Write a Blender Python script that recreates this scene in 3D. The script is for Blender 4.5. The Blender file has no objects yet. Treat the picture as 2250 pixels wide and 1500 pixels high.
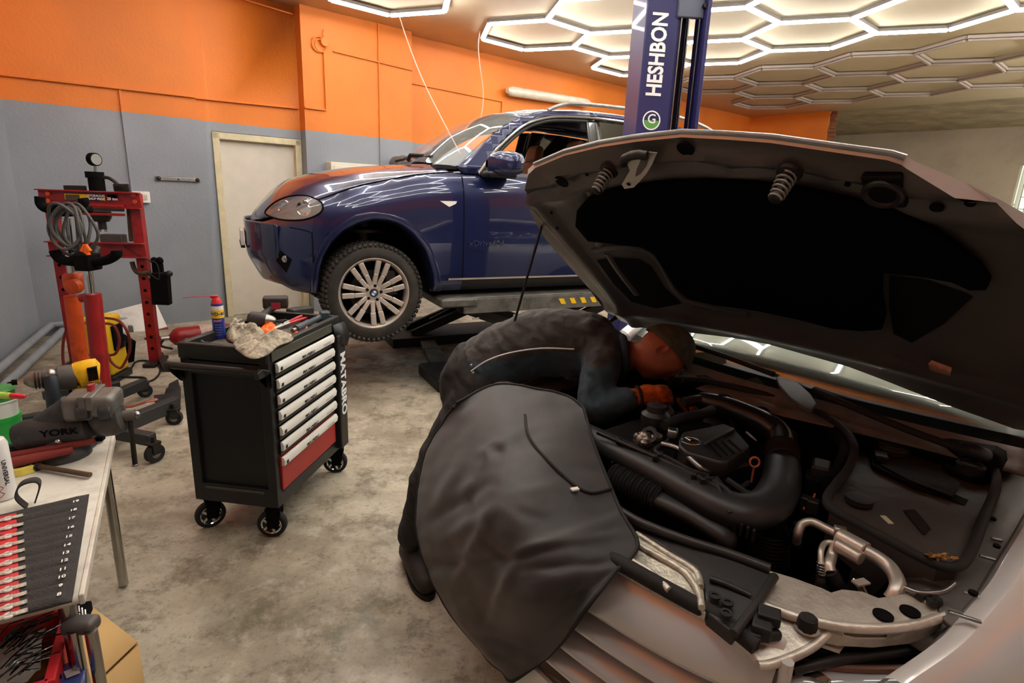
import bpy, bmesh, math, random
from mathutils import Vector as V, Matrix as Mx, noise as NZ
rnd = random.Random(7)
pi = math.pi
S = bpy.context.scene
COL = S.collection
# ---------------------------------------------------------------- camera
CH = 1.6
cd = bpy.data.cameras.new('camera'); cam = bpy.data.objects.new('camera', cd); COL.objects.link(cam)
cd.sensor_width = 36; cd.lens = 36*1233/2250; cd.clip_start = .05; cd.clip_end = 200
_th, _ro = math.radians(14.5), math.radians(2.35)
_f = V((0, math.cos(_th), -math.sin(_th))); _r0 = V((1, 0, 0)); _u0 = _r0.cross(_f)
_r = _r0*math.cos(_ro)+_u0*math.sin(_ro); _u = _u0*math.cos(_ro)-_r0*math.sin(_ro)
cam.matrix_world = Mx(((_r.x, _u.x, -_f.x, 0), (_r.y, _u.y, -_f.y, 0), (_r.z, _u.z, -_f.z, CH), (0, 0, 0, 1)))
S.camera = cam
# ---------------------------------------------------------------- world, lights, exposure
S.view_settings.view_transform = 'Standard'; S.view_settings.look = 'None'
S.view_settings.gamma = 1; S.view_settings.use_curve_mapping = False
S.view_settings.exposure = 0.2
LED = 26.0
wd = bpy.data.worlds.new('sky'); S.world = wd; wd.use_nodes = True
_bg = wd.node_tree.nodes['Background']; _bg.inputs[0].default_value = (.80, .92, .72, 1); _bg.inputs[1].default_value = 1.3

# ---------------------------------------------------------------- unprojection of photo pixels (2250x1500)
def ray(px, py):
    return (_f*1233+_r*(px-1125)-_u*(py-750)).normalized()
CAM = V((0, 0, CH))
def atz(px, py, z):
    d = ray(px, py); return CAM+d*((z-CH)/d.z)
def atp(px, py, p, n):
    d = ray(px, py); return CAM+d*((V(p)-CAM).dot(n)/d.dot(n))
def aty(px, py, y):
    return atp(px, py, (0, y, 0), V((0, 1, 0)))

# ---------------------------------------------------------------- materials
def lin(h):
    if not isinstance(h, str): return tuple(h)
    h = h.lstrip('#'); c = [int(h[i:i+2], 16)/255 for i in (0, 2, 4)]
    return tuple(x/12.92 if x <= .04045 else ((x+.055)/1.055)**2.4 for x in c)
MATS = {}
def mat(name, col, rough=.5, metal=0, var=0, vscale=8, bump=0, bscale=60, coat=0, spec=.5, emit=0, trans=0, alpha=1, dirt=None, dscale=3, damt=.5, sheen=0, ior=1.45):
    m = bpy.data.materials.new(name); m.use_nodes = True; MATS[name] = m
    nt = m.node_tree; b = nt.nodes['Principled BSDF']; c = lin(col)
    b.inputs['Base Color'].default_value = (*c, 1); b.inputs['Roughness'].default_value = rough
    b.inputs['Metallic'].default_value = metal; b.inputs['Specular IOR Level'].default_value = spec
    b.inputs['Coat Weight'].default_value = coat; b.inputs['Coat Roughness'].default_value = .03
    b.inputs['Transmission Weight'].default_value = trans; b.inputs['Alpha'].default_value = alpha
    b.inputs['IOR'].default_value = ior; b.inputs['Sheen Weight'].default_value = sheen
    if emit:
        b.inputs['Emission Color'].default_value = (*c, 1); b.inputs['Emission Strength'].default_value = emit
    if var or dirt or bump:
        tc = nt.nodes.new('ShaderNodeTexCoord')
    if var or dirt:
        n = nt.nodes.new('ShaderNodeTexNoise'); n.inputs['Scale'].default_value = vscale; n.inputs['Detail'].default_value = 6
        nt.links.new(tc.outputs['Object'], n.inputs['Vector'])
        mr = nt.nodes.new('ShaderNodeMapRange'); mr.inputs[1].default_value = .3; mr.inputs[2].default_value = .7
        mr.inputs[3].default_value = 1-var; mr.inputs[4].default_value = 1+var*.6
        nt.links.new(n.outputs[0], mr.inputs[0])
        mx = nt.nodes.new('ShaderNodeMix'); mx.data_type = 'RGBA'; mx.blend_type = 'MULTIPLY'; mx.inputs[0].default_value = 1
        mx.inputs[6].default_value = (*c, 1); nt.links.new(mr.outputs[0], mx.inputs[7]); out = mx.outputs[2]
        if dirt:
            n2 = nt.nodes.new('ShaderNodeTexNoise'); n2.inputs['Scale'].default_value = dscale; n2.inputs['Detail'].default_value = 8; n2.inputs['Roughness'].default_value = .65
            nt.links.new(tc.outputs['Object'], n2.inputs['Vector'])
            m2 = nt.nodes.new('ShaderNodeMapRange'); m2.inputs[1].default_value = .48; m2.inputs[2].default_value = .68; m2.inputs[4].default_value = damt
            nt.links.new(n2.outputs[0], m2.inputs[0])
            x2 = nt.nodes.new('ShaderNodeMix'); x2.data_type = 'RGBA'; x2.inputs[7].default_value = (*lin(dirt), 1)
            nt.links.new(out, x2.inputs[6]); nt.links.new(m2.outputs[0], x2.inputs[0]); out = x2.outputs[2]
        nt.links.new(out, b.inputs['Base Color'])
    if bump:
        nb = nt.nodes.new('ShaderNodeTexNoise'); nb.inputs['Scale'].default_value = bscale; nb.inputs['Detail'].default_value = 4
        nt.links.new(tc.outputs['Object'], nb.inputs['Vector'])
        bp = nt.nodes.new('ShaderNodeBump'); bp.inputs['Strength'].default_value = bump; bp.inputs['Distance'].default_value = .01
        nt.links.new(nb.outputs[0], bp.inputs['Height']); nt.links.new(bp.outputs[0], b.inputs['Normal'])
    return m
mat('black_plastic', '#1c1c1d', .45, var=.15)
mat('grime_plastic', '#211f1e', .5, var=.35, vscale=14, dirt='#4a4139', dscale=9, damt=.35, bump=.12)
mat('black_gloss', '#0c0c0e', .18, coat=.5)
mat('rubber', '#1d1b1a', .8, var=.2)
mat('flat_black', '#0a090a', .95, spec=.15)
mat('steel', '#9b9a97', .32, 1, var=.2, vscale=20)
mat('chrome', '#d8d8d8', .08, 1)
mat('dark_metal', '#3a3734', .5, .7, var=.35, vscale=18)
mat('alloy', '#c9bfae', .42, .85, var=.25, vscale=25, dirt='#6a5c4c', dscale=20, damt=.5, bump=.2, bscale=90)
mat('white_plastic', '#e6e4dd', .4)
mat('white_text', '#f2f2f2', .5)
mat('black_text', '#161616', .6)
mat('glass', '#dfe8e4', .02, alpha=.16, spec=1.0, coat=1)
mat('dark_glass', '#15181a', .03, spec=.9, coat=1)
mat('red_paint', '#9a1d1f', .38, var=.2, vscale=12, dirt='#3c1a14', dscale=14, damt=.5)
mat('orange_paint', '#d9531a', .45, var=.2, dirt='#5b3220', dscale=14, damt=.5)
mat('yellow', '#eec21a', .45, var=.1)

# ---------------------------------------------------------------- mesh builder
W2L = {}
class G:
    def __init__(s): s.v = []; s.f = []
    def add(s, vs, fs):
        o = len(s.v); s.v += [V(p) for p in vs]; s.f += [tuple(i+o for i in f) for f in fs]; return s
    def box(s, c, d, rot=None, tp=1):
        c = V(c); x, y, z = [q/2 for q in d]
        P = [V((sx*x*(tp if sz > 0 else 1), sy*y*(tp if sz > 0 else 1), sz*z)) for sz in (-1, 1) for sy in (-1, 1) for sx in (-1, 1)]
        if rot is not None:
            if not isinstance(rot, Mx): rot = Mx.Rotation(rot, 3, 'Z')
            P = [rot@p for p in P]
        return s.add([p+c for p in P], [(0, 2, 3, 1), (4, 5, 7, 6), (0, 1, 5, 4), (2, 6, 7, 3), (0, 4, 6, 2), (1, 3, 7, 5)])
    def bar(s, a, b, w, h, up=(0, 0, 1)):
        a = V(a); b = V(b); d = b-a; L = d.length; d.normalize(); u = V(up)
        if abs(d.dot(u)) > .98: u = V((1, 0, 0))
        x = d.cross(u).normalized(); y = x.cross(d)
        m = Mx((x, d, y)).transposed(); return s.box((a+b)/2, (w, L, h), m)
    def tube(s, pts, r, n=12, cap=True, fl=1, up=(0, 0, 1)):
        pts = [V(p) for p in pts]; k = len(pts); rs = r if isinstance(r, (list, tuple)) else [r]*k
        rings = []; prev = None
        for i, p in enumerate(pts):
            t = (pts[min(i+1, k-1)]-pts[max(i-1, 0)]).normalized()
            if prev is None:
                u = V(up)
                if abs(t.dot(u)) > .95: u = V((1, 0, 0))
                x = t.cross(u).normalized()
            else:
                x = (prev-t*prev.dot(t))
                x = x.normalized() if x.length > 1e-6 else prev
            prev = x; y = t.cross(x)
            rings.append([p+x*math.cos(2*pi*j/n)*rs[i]+y*math.sin(2*pi*j/n)*rs[i]*fl for j in range(n)])
        fs = [(i*n+j, i*n+(j+1) % n, (i+1)*n+(j+1) % n, (i+1)*n+j) for i in range(k-1) for j in range(n)]
        if cap: fs += [tuple(range(n-1, -1, -1)), tuple((k-1)*n+j for j in range(n))]
        return s.add([q for R in rings for q in R], fs)
    def cyl(s, a, b, r, r2=None, n=20): return s.tube([a, b], [r, r if r2 is None else r2], n)
    def lathe(s, prof, o=(0, 0, 0), ax=(0, 0, 1), n=28, cap=True):
        o = V(o); a = V(ax).normalized(); u = V((1, 0, 0)) if abs(a.x) < .9 else V((0, 1, 0))
        x = a.cross(u).normalized(); y = a.cross(x); k = len(prof)
        vs = [o+a*h+(x*math.cos(2*pi*j/n)+y*math.sin(2*pi*j/n))*r for r, h in prof for j in range(n)]
        fs = [(i*n+j, i*n+(j+1) % n, (i+1)*n+(j+1) % n, (i+1)*n+j) for i in range(k-1) for j in range(n)]
        if cap: fs += [tuple(range(n-1, -1, -1)), tuple((k-1)*n+j for j in range(n))]
        return s.add(vs, fs)
    def prism(s, poly, o, x, y, t):
        o = V(o); x = V(x); y = V(y); nn = x.cross(y).normalized()*t; k = len(poly)
        a = [o+x*p[0]+y*p[1] for p in poly]
        return s.add(a+[p+nn for p in a], [tuple(range(k-1, -1, -1)), tuple(range(k, 2*k))]+[(i, (i+1) % k, k+(i+1) % k, k+i) for i in range(k)])
    def grid(s, P):
        m = len(P); n = len(P[0])
        return s.add([p for R in P for p in R], [(i*n+j, i*n+j+1, (i+1)*n+j+1, (i+1)*n+j) for i in range(m-1) for j in range(n-1)])
    def ball(s, c, r, sc=(1, 1, 1), n=14, rot=None):
        c = V(c); m = n//2; vs = []
        for i in range(m+1):
            for j in range(n):
                p = V((math.sin(pi*i/m)*math.cos(2*pi*j/n)*sc[0], math.sin(pi*i/m)*math.sin(2*pi*j/n)*sc[1], math.cos(pi*i/m)*sc[2]))*r
                if rot is not None: p = rot@p
                vs.append(c+p)
        return s.add(vs, [(i*n+j, (i+1)*n+j, (i+1)*n+(j+1) % n, i*n+(j+1) % n) for i in range(m) for j in range(n)])
    def ring(s, c, R, r, ax=(0, 0, 1), n=32, k=10, a0=0, a1=2*pi):
        a = V(ax).normalized(); u = V((1, 0, 0)) if abs(a.x) < .9 else V((0, 1, 0)); x = a.cross(u).normalized(); y = a.cross(x)
        full = a1-a0 > 6.28; m = n if full else n+1
        pts = [V(c)+(x*math.cos(a0+(a1-a0)*i/n)+y*math.sin(a0+(a1-a0)*i/n))*R for i in range(m)]
        if full: pts += pts[:2]
        return s.tube(pts, r, k, cap=not full)
    def patch(s, poly, fn, step=.05):
        bm = bmesh.new(); f = bm.faces.new([bm.verts.new((p[0], p[1], 0)) for p in poly])
        for ax in (0, 1):
            lo = min(p[ax] for p in poly); hi = max(p[ax] for p in poly); c = lo+step
            while c < hi-1e-4:
                no = (1, 0, 0) if ax == 0 else (0, 1, 0)
                bmesh.ops.bisect_plane(bm, geom=bm.verts[:]+bm.edges[:]+bm.faces[:], plane_co=tuple(c*q for q in no), plane_no=no, dist=1e-5)
                c += step
        bm.verts.index_update()
        vs = [fn(v.co.x, v.co.y) for v in bm.verts]; fs = [tuple(v.index for v in f.verts) for f in bm.faces]; bm.free()
        return s.add(vs, fs)
    def xf(s, m):
        s.v = [m@p for p in s.v]; return s
    def build(s, name, m, parent=None, world=False, bevel=0, sub=0, solid=0, sharp=40, kind=None, label=None, bseg=2, offset=0):
        me = bpy.data.meshes.new(name); vs = s.v
        if world and parent is not None:
            w = W2L[parent.name]; vs = [w@p for p in vs]
        me.from_pydata([tuple(p) for p in vs], [], s.f); me.update()
        bm = bmesh.new(); bm.from_mesh(me); bmesh.ops.remove_doubles(bm, verts=bm.verts, dist=1e-5)
        bmesh.ops.recalc_face_normals(bm, faces=bm.faces); bm.to_mesh(me); bm.free()
        for p in me.polygons: p.use_smooth = kind != 'structure'
        me.set_sharp_from_angle(angle=math.radians(sharp))
        me.materials.append(MATS[m] if isinstance(m, str) else m)
        o = bpy.data.objects.new(name, me); COL.objects.link(o)
        if parent is not None:
            o.parent = parent; W2L[o.name] = W2L.get(parent.name, Mx())
        if solid:
            md = o.modifiers.new('thickness', 'SOLIDIFY'); md.thickness = solid; md.offset = offset
        if bevel:
            md = o.modifiers.new('bevel', 'BEVEL'); md.width = bevel; md.segments = bseg; md.limit_method = 'ANGLE'; md.angle_limit = .6
        if sub:
            md = o.modifiers.new('subd', 'SUBSURF'); md.levels = sub; md.render_levels = sub
        if kind: o['kind'] = kind
        if label: o['label'] = label
        return o
def tag(o, label, cat, group=None, kind=None):
    o['label'] = label; o['category'] = cat
    if group: o['group'] = group
    if kind: o['kind'] = kind
    return o
def thing(name, label, cat, loc=(0, 0, 0), rz=0, group=None):
    o = bpy.data.objects.new(name, None); COL.objects.link(o); o.empty_display_size = .05
    o.location = loc; o.rotation_euler = (0, 0, rz)
    W2L[o.name] = (Mx.Translation(V(loc))@Mx.Rotation(rz, 4, 'Z')).inverted()
    return tag(o, label, cat, group)
def copy_tree(o, parent=None):
    c = o.copy(); COL.objects.link(c)
    if parent is not None: c.parent = parent
    for ch in list(o.children): copy_tree(ch, c)
    return c
def text(s, size, m, parent, o, x, y, name='lettering', ext=.0015, bold=.0, world=False, sx=1, align='CENTER', space=1):
    cu = bpy.data.curves.new('t', 'FONT'); cu.body = s; cu.size = 1; cu.extrude = 0; cu.offset = bold
    cu.align_x = align; cu.align_y = 'CENTER'; cu.space_character = space; cu.resolution_u = 3
    ob = bpy.data.objects.new('t', cu); COL.objects.link(ob)
    dg = bpy.context.evaluated_depsgraph_get(); me = bpy.data.meshes.new_from_object(ob.evaluated_get(dg))
    x = V(x).normalized(); y = V(y).normalized(); n = x.cross(y); o = V(o)
    g = G(); k = len(me.vertices)
    a = [o+x*v.co.x*size*sx+y*v.co.y*size for v in me.vertices]
    fs = [tuple(p.vertices) for p in me.polygons]; g.add([p+n*ext for p in a], fs)
    ed = {}
    for f in fs:
        for i in range(len(f)): e = tuple(sorted((f[i], f[(i+1) % len(f)]))); ed[e] = ed.get(e, 0)+1
    g.v += a; g.f += [(e[0], e[1], e[1]+k, e[0]+k) for e, c in ed.items() if c == 1]
    bpy.data.objects.remove(ob); bpy.data.curves.remove(cu)
    return g.build(name, m, parent, world=world, sharp=30)
def cat(pts, n=6, closed=False):
    pts = [V(p) if len(p) == 3 else V((p[0], p[1], 0)) for p in pts]; k = len(pts); out = []
    for i in range(k if closed else k-1):
        p0, p1, p2, p3 = (pts[(i-1) % k], pts[i], pts[(i+1) % k], pts[(i+2) % k]) if closed else (pts[max(i-1, 0)], pts[i], pts[i+1], pts[min(i+2, k-1)])
        for j in range(n):
            t = j/n; out.append(.5*((2*p1)+(p2-p0)*t+(2*p0-5*p1+4*p2-p3)*t*t+(3*p1-p0-3*p2+p3)*t**3))
    if not closed: out.append(pts[-1].copy())
    return out
def lerp(T, x):
    T = sorted(T)
    if x <= T[0][0]: return T[0][1]
    for (a, p), (b, q) in zip(T, T[1:]):
        if x <= b:
            t = (x-a)/(b-a); return p+(q-p)*t
    return T[-1][1]

def smo(T, x):   # smooth monotone table lookup
    T = sorted(T); n = len(T)
    if x <= T[0][0]: return T[0][1]
    if x >= T[-1][0]: return T[-1][1]
    d = [(T[i+1][1]-T[i][1])/(T[i+1][0]-T[i][0]) for i in range(n-1)]
    m = [d[0]]+[0 if d[i-1]*d[i] <= 0 else 2*d[i-1]*d[i]/(d[i-1]+d[i]) for i in range(1, n-1)]+[d[-1]]
    for i in range(n-1):
        if x <= T[i+1][0]:
            h = T[i+1][0]-T[i][0]; t = (x-T[i][0])/h
            return (2*t**3-3*t*t+1)*T[i][1]+(t**3-2*t*t+t)*h*m[i]+(-2*t**3+3*t*t)*T[i+1][1]+(t**3-t*t)*h*m[i+1]
# ================================================================ ROOM
WA = math.radians(49.3); Ww = V((math.sin(WA), math.cos(WA), 0)); Wn = V((Ww.y, -Ww.x, 0)); WP = V((-3.58, 6.8, 0))
def R(s, n, z): return WP+Ww*s+Wn*n+V((0, 0, z))
ZC = 3.71; ZB = 2.29
def wallmat(name, lo='#8b9198', hi='#dc7b26'):
    m = mat(name, lo, .55, bump=.25, bscale=35); nt = m.node_tree; b = nt.nodes['Principled BSDF']
    tc = nt.nodes.new('ShaderNodeTexCoord'); sp = nt.nodes.new('ShaderNodeSeparateXYZ'); nt.links.new(tc.outputs['Object'], sp.inputs[0])
    gt = nt.nodes.new('ShaderNodeMath'); gt.operation = 'GREATER_THAN'; gt.inputs[1].default_value = ZB; nt.links.new(sp.outputs[2], gt.inputs[0])
    n = nt.nodes.new('ShaderNodeTexNoise'); n.inputs['Scale'].default_value = 1.3; n.inputs['Detail'].default_value = 7; nt.links.new(tc.outputs['Object'], n.inputs['Vector'])
    r = nt.nodes.new('ShaderNodeMapRange'); r.inputs[1].default_value = .3; r.inputs[2].default_value = .7; r.inputs[3].default_value = .88; r.inputs[4].default_value = 1.08; nt.links.new(n.outputs[0], r.inputs[0])
    mx = nt.nodes.new('ShaderNodeMix'); mx.data_type = 'RGBA'; mx.inputs[6].default_value = (*lin(lo), 1); mx.inputs[7].default_value = (*lin(hi), 1); nt.links.new(gt.outputs[0], mx.inputs[0])
    m2 = nt.nodes.new('ShaderNodeMix'); m2.data_type = 'RGBA'; m2.blend_type = 'MULTIPLY'; m2.inputs[0].default_value = 1; nt.links.new(mx.outputs[2], m2.inputs[6]); nt.links.new(r.outputs[0], m2.inputs[7])
    nt.links.new(m2.outputs[2], b.inputs['Base Color']); return m
wallmat('wall_paint')
mat('orange_wall', '#dc7b26', .55, var=.08, vscale=3, bump=.15, bscale=35)
mat('grey_wall', '#8b9198', .55, var=.08, vscale=3, bump=.2, bscale=35)
mat('ceiling_paint', '#d3c6a6', .75, var=.05, vscale=2, bump=.1)
mat('raw_concrete', '#a89c80', .9, var=.25, vscale=2.5, dirt='#5e5747', dscale=1.2, damt=.5, bump=.3)
mat('raw_plaster', '#b5ab98', .9, var=.12, vscale=2, dirt='#6a6459', dscale=1.0, damt=.4, bump=.2)
# stained concrete floor
fm = mat('floor_concrete', '#a09682', .62, bump=.25, bscale=18); nt = fm.node_tree; b = nt.nodes['Principled BSDF']
tc = nt.nodes.new('ShaderNodeTexCoord')
def nz(sc, det, lo, hi, a, bb, ro=.6):
    n = nt.nodes.new('ShaderNodeTexNoise'); n.inputs['Scale'].default_value = sc; n.inputs['Detail'].default_value = det; n.inputs['Roughness'].default_value = ro
    nt.links.new(tc.outputs['Object'], n.inputs['Vector']); r = nt.nodes.new('ShaderNodeMapRange')
    for i, q in zip((1, 2, 3, 4), (lo, hi, a, bb)): r.inputs[i].default_value = q
    nt.links.new(n.outputs[0], r.inputs[0]); return r.outputs[0]
def mixc(fac, a, c):
    x = nt.nodes.new('ShaderNodeMix'); x.data_type = 'RGBA'; nt.links.new(fac, x.inputs[0])
    if isinstance(a, str): x.inputs[6].default_value = (*lin(a), 1)
    else: nt.links.new(a, x.inputs[6])
    x.inputs[7].default_value = (*lin(c), 1); return x.outputs[2]
c = mixc(nz(1.6, 12, .38, .60, 0, .9, .68), '#bfb5a1', '#8c816f')
c = mixc(nz(4.6, 14, .49, .60, 0, .8, .82), c, '#685d4c')
c = mixc(nz(34, 12, .545, .68, 0, .95, .8), c, '#463b2c')
c = mixc(nz(7.3, 10, .55, .68, 0, .6, .7), c, '#cbc4b6')
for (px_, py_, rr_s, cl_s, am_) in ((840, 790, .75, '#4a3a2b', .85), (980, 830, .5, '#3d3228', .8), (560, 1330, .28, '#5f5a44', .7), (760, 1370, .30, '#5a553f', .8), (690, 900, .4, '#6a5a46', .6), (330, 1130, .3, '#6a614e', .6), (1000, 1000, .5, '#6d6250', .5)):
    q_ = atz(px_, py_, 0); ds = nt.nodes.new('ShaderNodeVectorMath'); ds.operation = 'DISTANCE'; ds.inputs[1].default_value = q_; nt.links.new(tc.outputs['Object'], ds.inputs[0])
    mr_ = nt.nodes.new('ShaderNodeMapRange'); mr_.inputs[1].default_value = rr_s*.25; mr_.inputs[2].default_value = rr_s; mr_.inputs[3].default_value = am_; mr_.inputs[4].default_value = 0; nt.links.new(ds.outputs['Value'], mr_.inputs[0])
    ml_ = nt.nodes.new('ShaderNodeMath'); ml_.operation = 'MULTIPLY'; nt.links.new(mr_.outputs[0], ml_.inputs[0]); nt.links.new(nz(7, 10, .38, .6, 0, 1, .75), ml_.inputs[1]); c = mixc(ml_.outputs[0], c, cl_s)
nt.links.new(c, b.inputs['Base Color']); nt.links.new(nz(3, 6, .4, .6, .35, .75), b.inputs['Roughness'])

def quad(pts): return G().add(pts, [tuple(range(len(pts)))])
Sx, Nx = 17.6, 11.0
LW = lambda n: -1.75-.235*n          # the left wall is not quite square
quad([R(LW(0)-.3, -.4, 0), R(Sx, -.4, 0), R(Sx, Nx, 0), R(LW(Nx), Nx, 0)]).build('floor', 'floor_concrete', kind='structure')
G().prism([(LW(0)-.3, -.3), (12.15, -.3), (12.15, Nx), (LW(Nx), Nx)], WP+V((0, 0, ZC)), Ww, -Wn*-1, -.0001).build('ceiling', 'ceiling_paint', kind='structure') if 0 else quad([R(LW(0)-.3, -.3, ZC), R(12.15, -.3, ZC), R(12.4, Nx, ZC), R(LW(Nx), Nx, ZC)]).build('ceiling', 'ceiling_paint', kind='structure', solid=.04, offset=0)
quad([R(12.1, -.4, ZC+.05), R(Sx+.1, -.4, ZC+.05), R(Sx+.1, Nx, ZC+.05), R(12.1, Nx, ZC+.05)]).build('ceiling_rear', 'raw_concrete', kind='structure')
# the long wall with its pilaster, a hole for the door
g = G()
def wq(s0, s1, n, z0, z1): g.add([R(s0, n, z0), R(s1, n, z0), R(s1, n, z1), R(s0, n, z1)], [(0, 1, 2, 3)])
def wr(s, n0, n1, z0=0, z1=ZC): g.add([R(s, n0, z0), R(s, n1, z0), R(s, n1, z1), R(s, n0, z1)], [(0, 1, 2, 3)])
DS0, DS1, DZ = .03, 1.06, 2.19
wq(-1.95, -.12, .07, 0, ZC); wr(-.12, .07, 0)
wq(-.12, DS0, 0, 0, ZC); wq(DS0, DS1, 0, DZ, ZC); wr(DS1, .17, 0)
wr(DS0, 0, -.12, 0, DZ); wr(DS1, 0, -.12, 0, DZ); g.add([R(DS0, 0, DZ), R(DS1, 0, DZ), R(DS1, -.12, DZ), R(DS0, -.12, DZ)], [(0, 1, 2, 3)])
wq(DS1, 2.57, .17, 0, ZC); wr(2.57, .17, 0); wq(2.57, 12.1, 0, 0, ZC)
g.build('wall_back', 'wall_paint', kind='structure')
g = G(); wq(-1.75, -1.75, 0, 0, 0); g = G()
g.add([R(LW(0), 0, 0), R(LW(Nx), Nx, 0), R(LW(Nx), Nx, ZC), R(LW(0), 0, ZC)], [(0, 1, 2, 3)]); g.build('wall_left', 'wall_paint', kind='structure')
g = G(); g.prism([(0, 0), (.22, 0), (.22, 1.83), (0, 1.83)], R(12.1, 0, 0), Ww, Wn, -ZC); g.v = [p if p.z >= 0 else V((p.x, p.y, -p.z)) for p in g.v]
g.build('wall_end', 'wall_paint', kind='structure')
g = G()
for i in range(46):   # broken brick edge of the end wall
    g.box(R(12.21+rnd.uniform(-.02, .02), 1.84+rnd.uniform(0, .05), .04+i*.081), (.2, rnd.uniform(.03, .10), rnd.uniform(.05, .08)), WA-pi/2+rnd.uniform(-.2, .2))
g.build('trim_1', mat('broken_brick', '#8a5a3c', .9, var=.5, vscale=9, bump=.5), kind='structure', bevel=.006)
g = G(); wn0, wn1, wz0, wz1 = 4.45, 5.9, 1.35, 2.86
def fb(n0, n1, z0, z1): g.box(R(Sx+.15, (n0+n1)/2, (z0+z1)/2), (n1-n0, .3, z1-z0), WA+pi/2*0-pi/2+pi/2-WA*2+pi/2) if 0 else g.prism([(n0, z0), (n1, z0), (n1, z1), (n0, z1)], R(Sx, 0, 0), Wn, (0, 0, 1), .3)
fb(-.4, wn0, 0, ZC+.05); fb(wn1, Nx, 0, ZC+.05); fb(wn0, wn1, 0, wz0); fb(wn0, wn1, wz1, ZC+.05)
g.build('wall_far', 'raw_plaster', kind='structure')
w = G()
for n in (wn0+.03, wn1-.03, (wn0+wn1)/2): w.bar(R(Sx+.2, n, wz0), R(Sx+.2, n, wz1), .06, .06)
for z in (wz0+.03, wz1-.03): w.bar(R(Sx+.2, wn0, z), R(Sx+.2, wn1, z), .06, .06)
wo = w.build('window_1', 'white_plastic', kind='structure'); W2L[wo.name] = Mx()
w = G()
for i in range(12): w.cyl(R(Sx+.34, wn0+.06+i*.12, wz0), R(Sx+.34, wn0+.06+i*.12, wz1), .008, n=6)
for i in range(5): w.cyl(R(Sx+.34, wn0, wz0+.15+i*.3), R(Sx+.34, wn1, wz0+.15+i*.3), .008, n=6)
w.build('security_grille', 'dark_metal', wo)
quad([R(Sx+.22, wn0, wz0), R(Sx+.22, wn1, wz0), R(Sx+.22, wn1, wz1), R(Sx+.22, wn0, wz1)]).build('pane', 'glass', wo)
g = G(); g.add([R(LW(Nx), Nx, 0), R(Sx, Nx, 0), R(Sx, Nx, ZC+.06), R(LW(Nx), Nx, ZC+.06)], [(0, 1, 2, 3)]); g.build('wall_front', 'wall_paint', kind='structure')
g = G(); g.add([R(12.2, -.3, 0), R(Sx+.1, -.3, 0), R(Sx+.1, -.3, ZC+.06), R(12.2, -.3, ZC+.06)], [(0, 1, 2, 3)]); g.build('wall_right', 'raw_plaster', kind='structure')
G().box(R(Sx-.05, 2.35, 3.5), (.14, .22, .42), WA).build('trim_2', mat('dark_plaster', '#4b453b', .9, var=.3), kind='structure')
# tree foliage outside the window
mat('leaf', '#9fbf7a', .8, var=.5, vscale=30)
g = G()
for i in range(260):
    p = R(Sx+2.2+rnd.random()*1.2, wn0-1+rnd.random()*4, rnd.uniform(.3, 3.6)); a = V((rnd.uniform(-1, 1), rnd.uniform(-1, 1), rnd.uniform(-1, 1))).normalized(); c2 = a.cross(V((.3, .5, .8))).normalized()
    g.add([p-a*.09, p+c2*.05, p+a*.09, p-c2*.05], [(0, 1, 2, 3)])
tag(g.build('foliage', 'leaf'), 'pale green leaves seen outside the barred window', 'foliage', kind='stuff')
# door
d = thing('door_1', 'plain white door in a cream frame in the grey wall', 'door', R(.55, -.08, 0)); d['kind'] = 'structure'
G().box(R((DS0+DS1)/2, -.09, 1.07), (DS1-DS0-.14, .04, 2.12), pi/2-WA).build('door_leaf', mat('door_white', '#cfc8ba', .5, var=.05, bump=.05), d, world=True)
g = G()
for s in (DS0+.04, DS1-.04): g.box(R(s, -.035, DZ/2-.005), (.075, .10, DZ-.01), pi/2-WA)
g.box(R((DS0+DS1)/2, -.035, DZ-.045), (DS1-DS0-.01, .10, .075), pi/2-WA)
g.build('door_frame', mat('cream_paint', '#cfc5a2', .6, var=.12, vscale=12, bump=.3), d, world=True, bevel=.006)
# baseboard strip under wall / dirt line
# ---------------------------------------------------------------- wall fittings
tr = pi/2-WA
def conduit(pts, label, w=.022, n0=0, m='wall_paint'):
    g = G()
    for a, c in zip(pts, pts[1:]): g.bar(a, c, .018, w, up=Wn)
    return tag(g.build('cable_conduit', m, bevel=.003), label, 'cable conduit')
conduit([R(-1.75, .085, 2.50), R(-.12, .085, 2.52)], 'orange painted conduit along the left panel of the wall', .05)
conduit([R(-.12, .015, 2.52), R(DS1-.02, .015, 2.55)], 'orange painted conduit above the white door', .05)
conduit([R(DS1, .185, 2.55), R(1.33, .185, 2.55), R(1.33, .185, 3.22)], 'orange conduit rising to the round junction box', .03)
conduit([R(1.45, .185, 3.25), R(2.57, .185, 3.21)], 'orange conduit running right from the round junction box', .02)
conduit([R(2.6, .015, 3.08), R(4.3, .015, 3.05), R(4.3, .015, 2.1)], 'orange conduit ending at the wall tube lamp', .022)
conduit([R(2.07, .18, 0.1), R(2.07, .18, ZC-.02)], 'thin vertical conduit right of the junction box', .02)
conduit([R(-.82, .08, .1), R(-.82, .08, 2.5)], 'thin vertical conduit behind the shop press', .03)
conduit([R(.1, .01, 3.66), R(DS1-.02, .01, 3.6)], 'orange conduit just under the ceiling above the door', .04)
jb = thing('junction_box', 'round orange painted junction box with coiled cable on the pilaster', 'junction box', R(1.3, .17, 3.33))
G().lathe([(.055, 0), (.055, .03), (.05, .045), (.0, .048)], R(1.34, .17, 3.33), Wn, 20).build('cover', 'orange_wall', jb, world=True)
g = G(); g.ring(R(1.27, .19, 3.29), .085, .008, Wn); g.ring(R(1.29, .20, 3.28), .07, .008, Wn); g.tube([R(1.33, .19, 3.37), R(1.32, .2, 3.42), R(1.33, .2, 3.47)], .008, 6)
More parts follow.
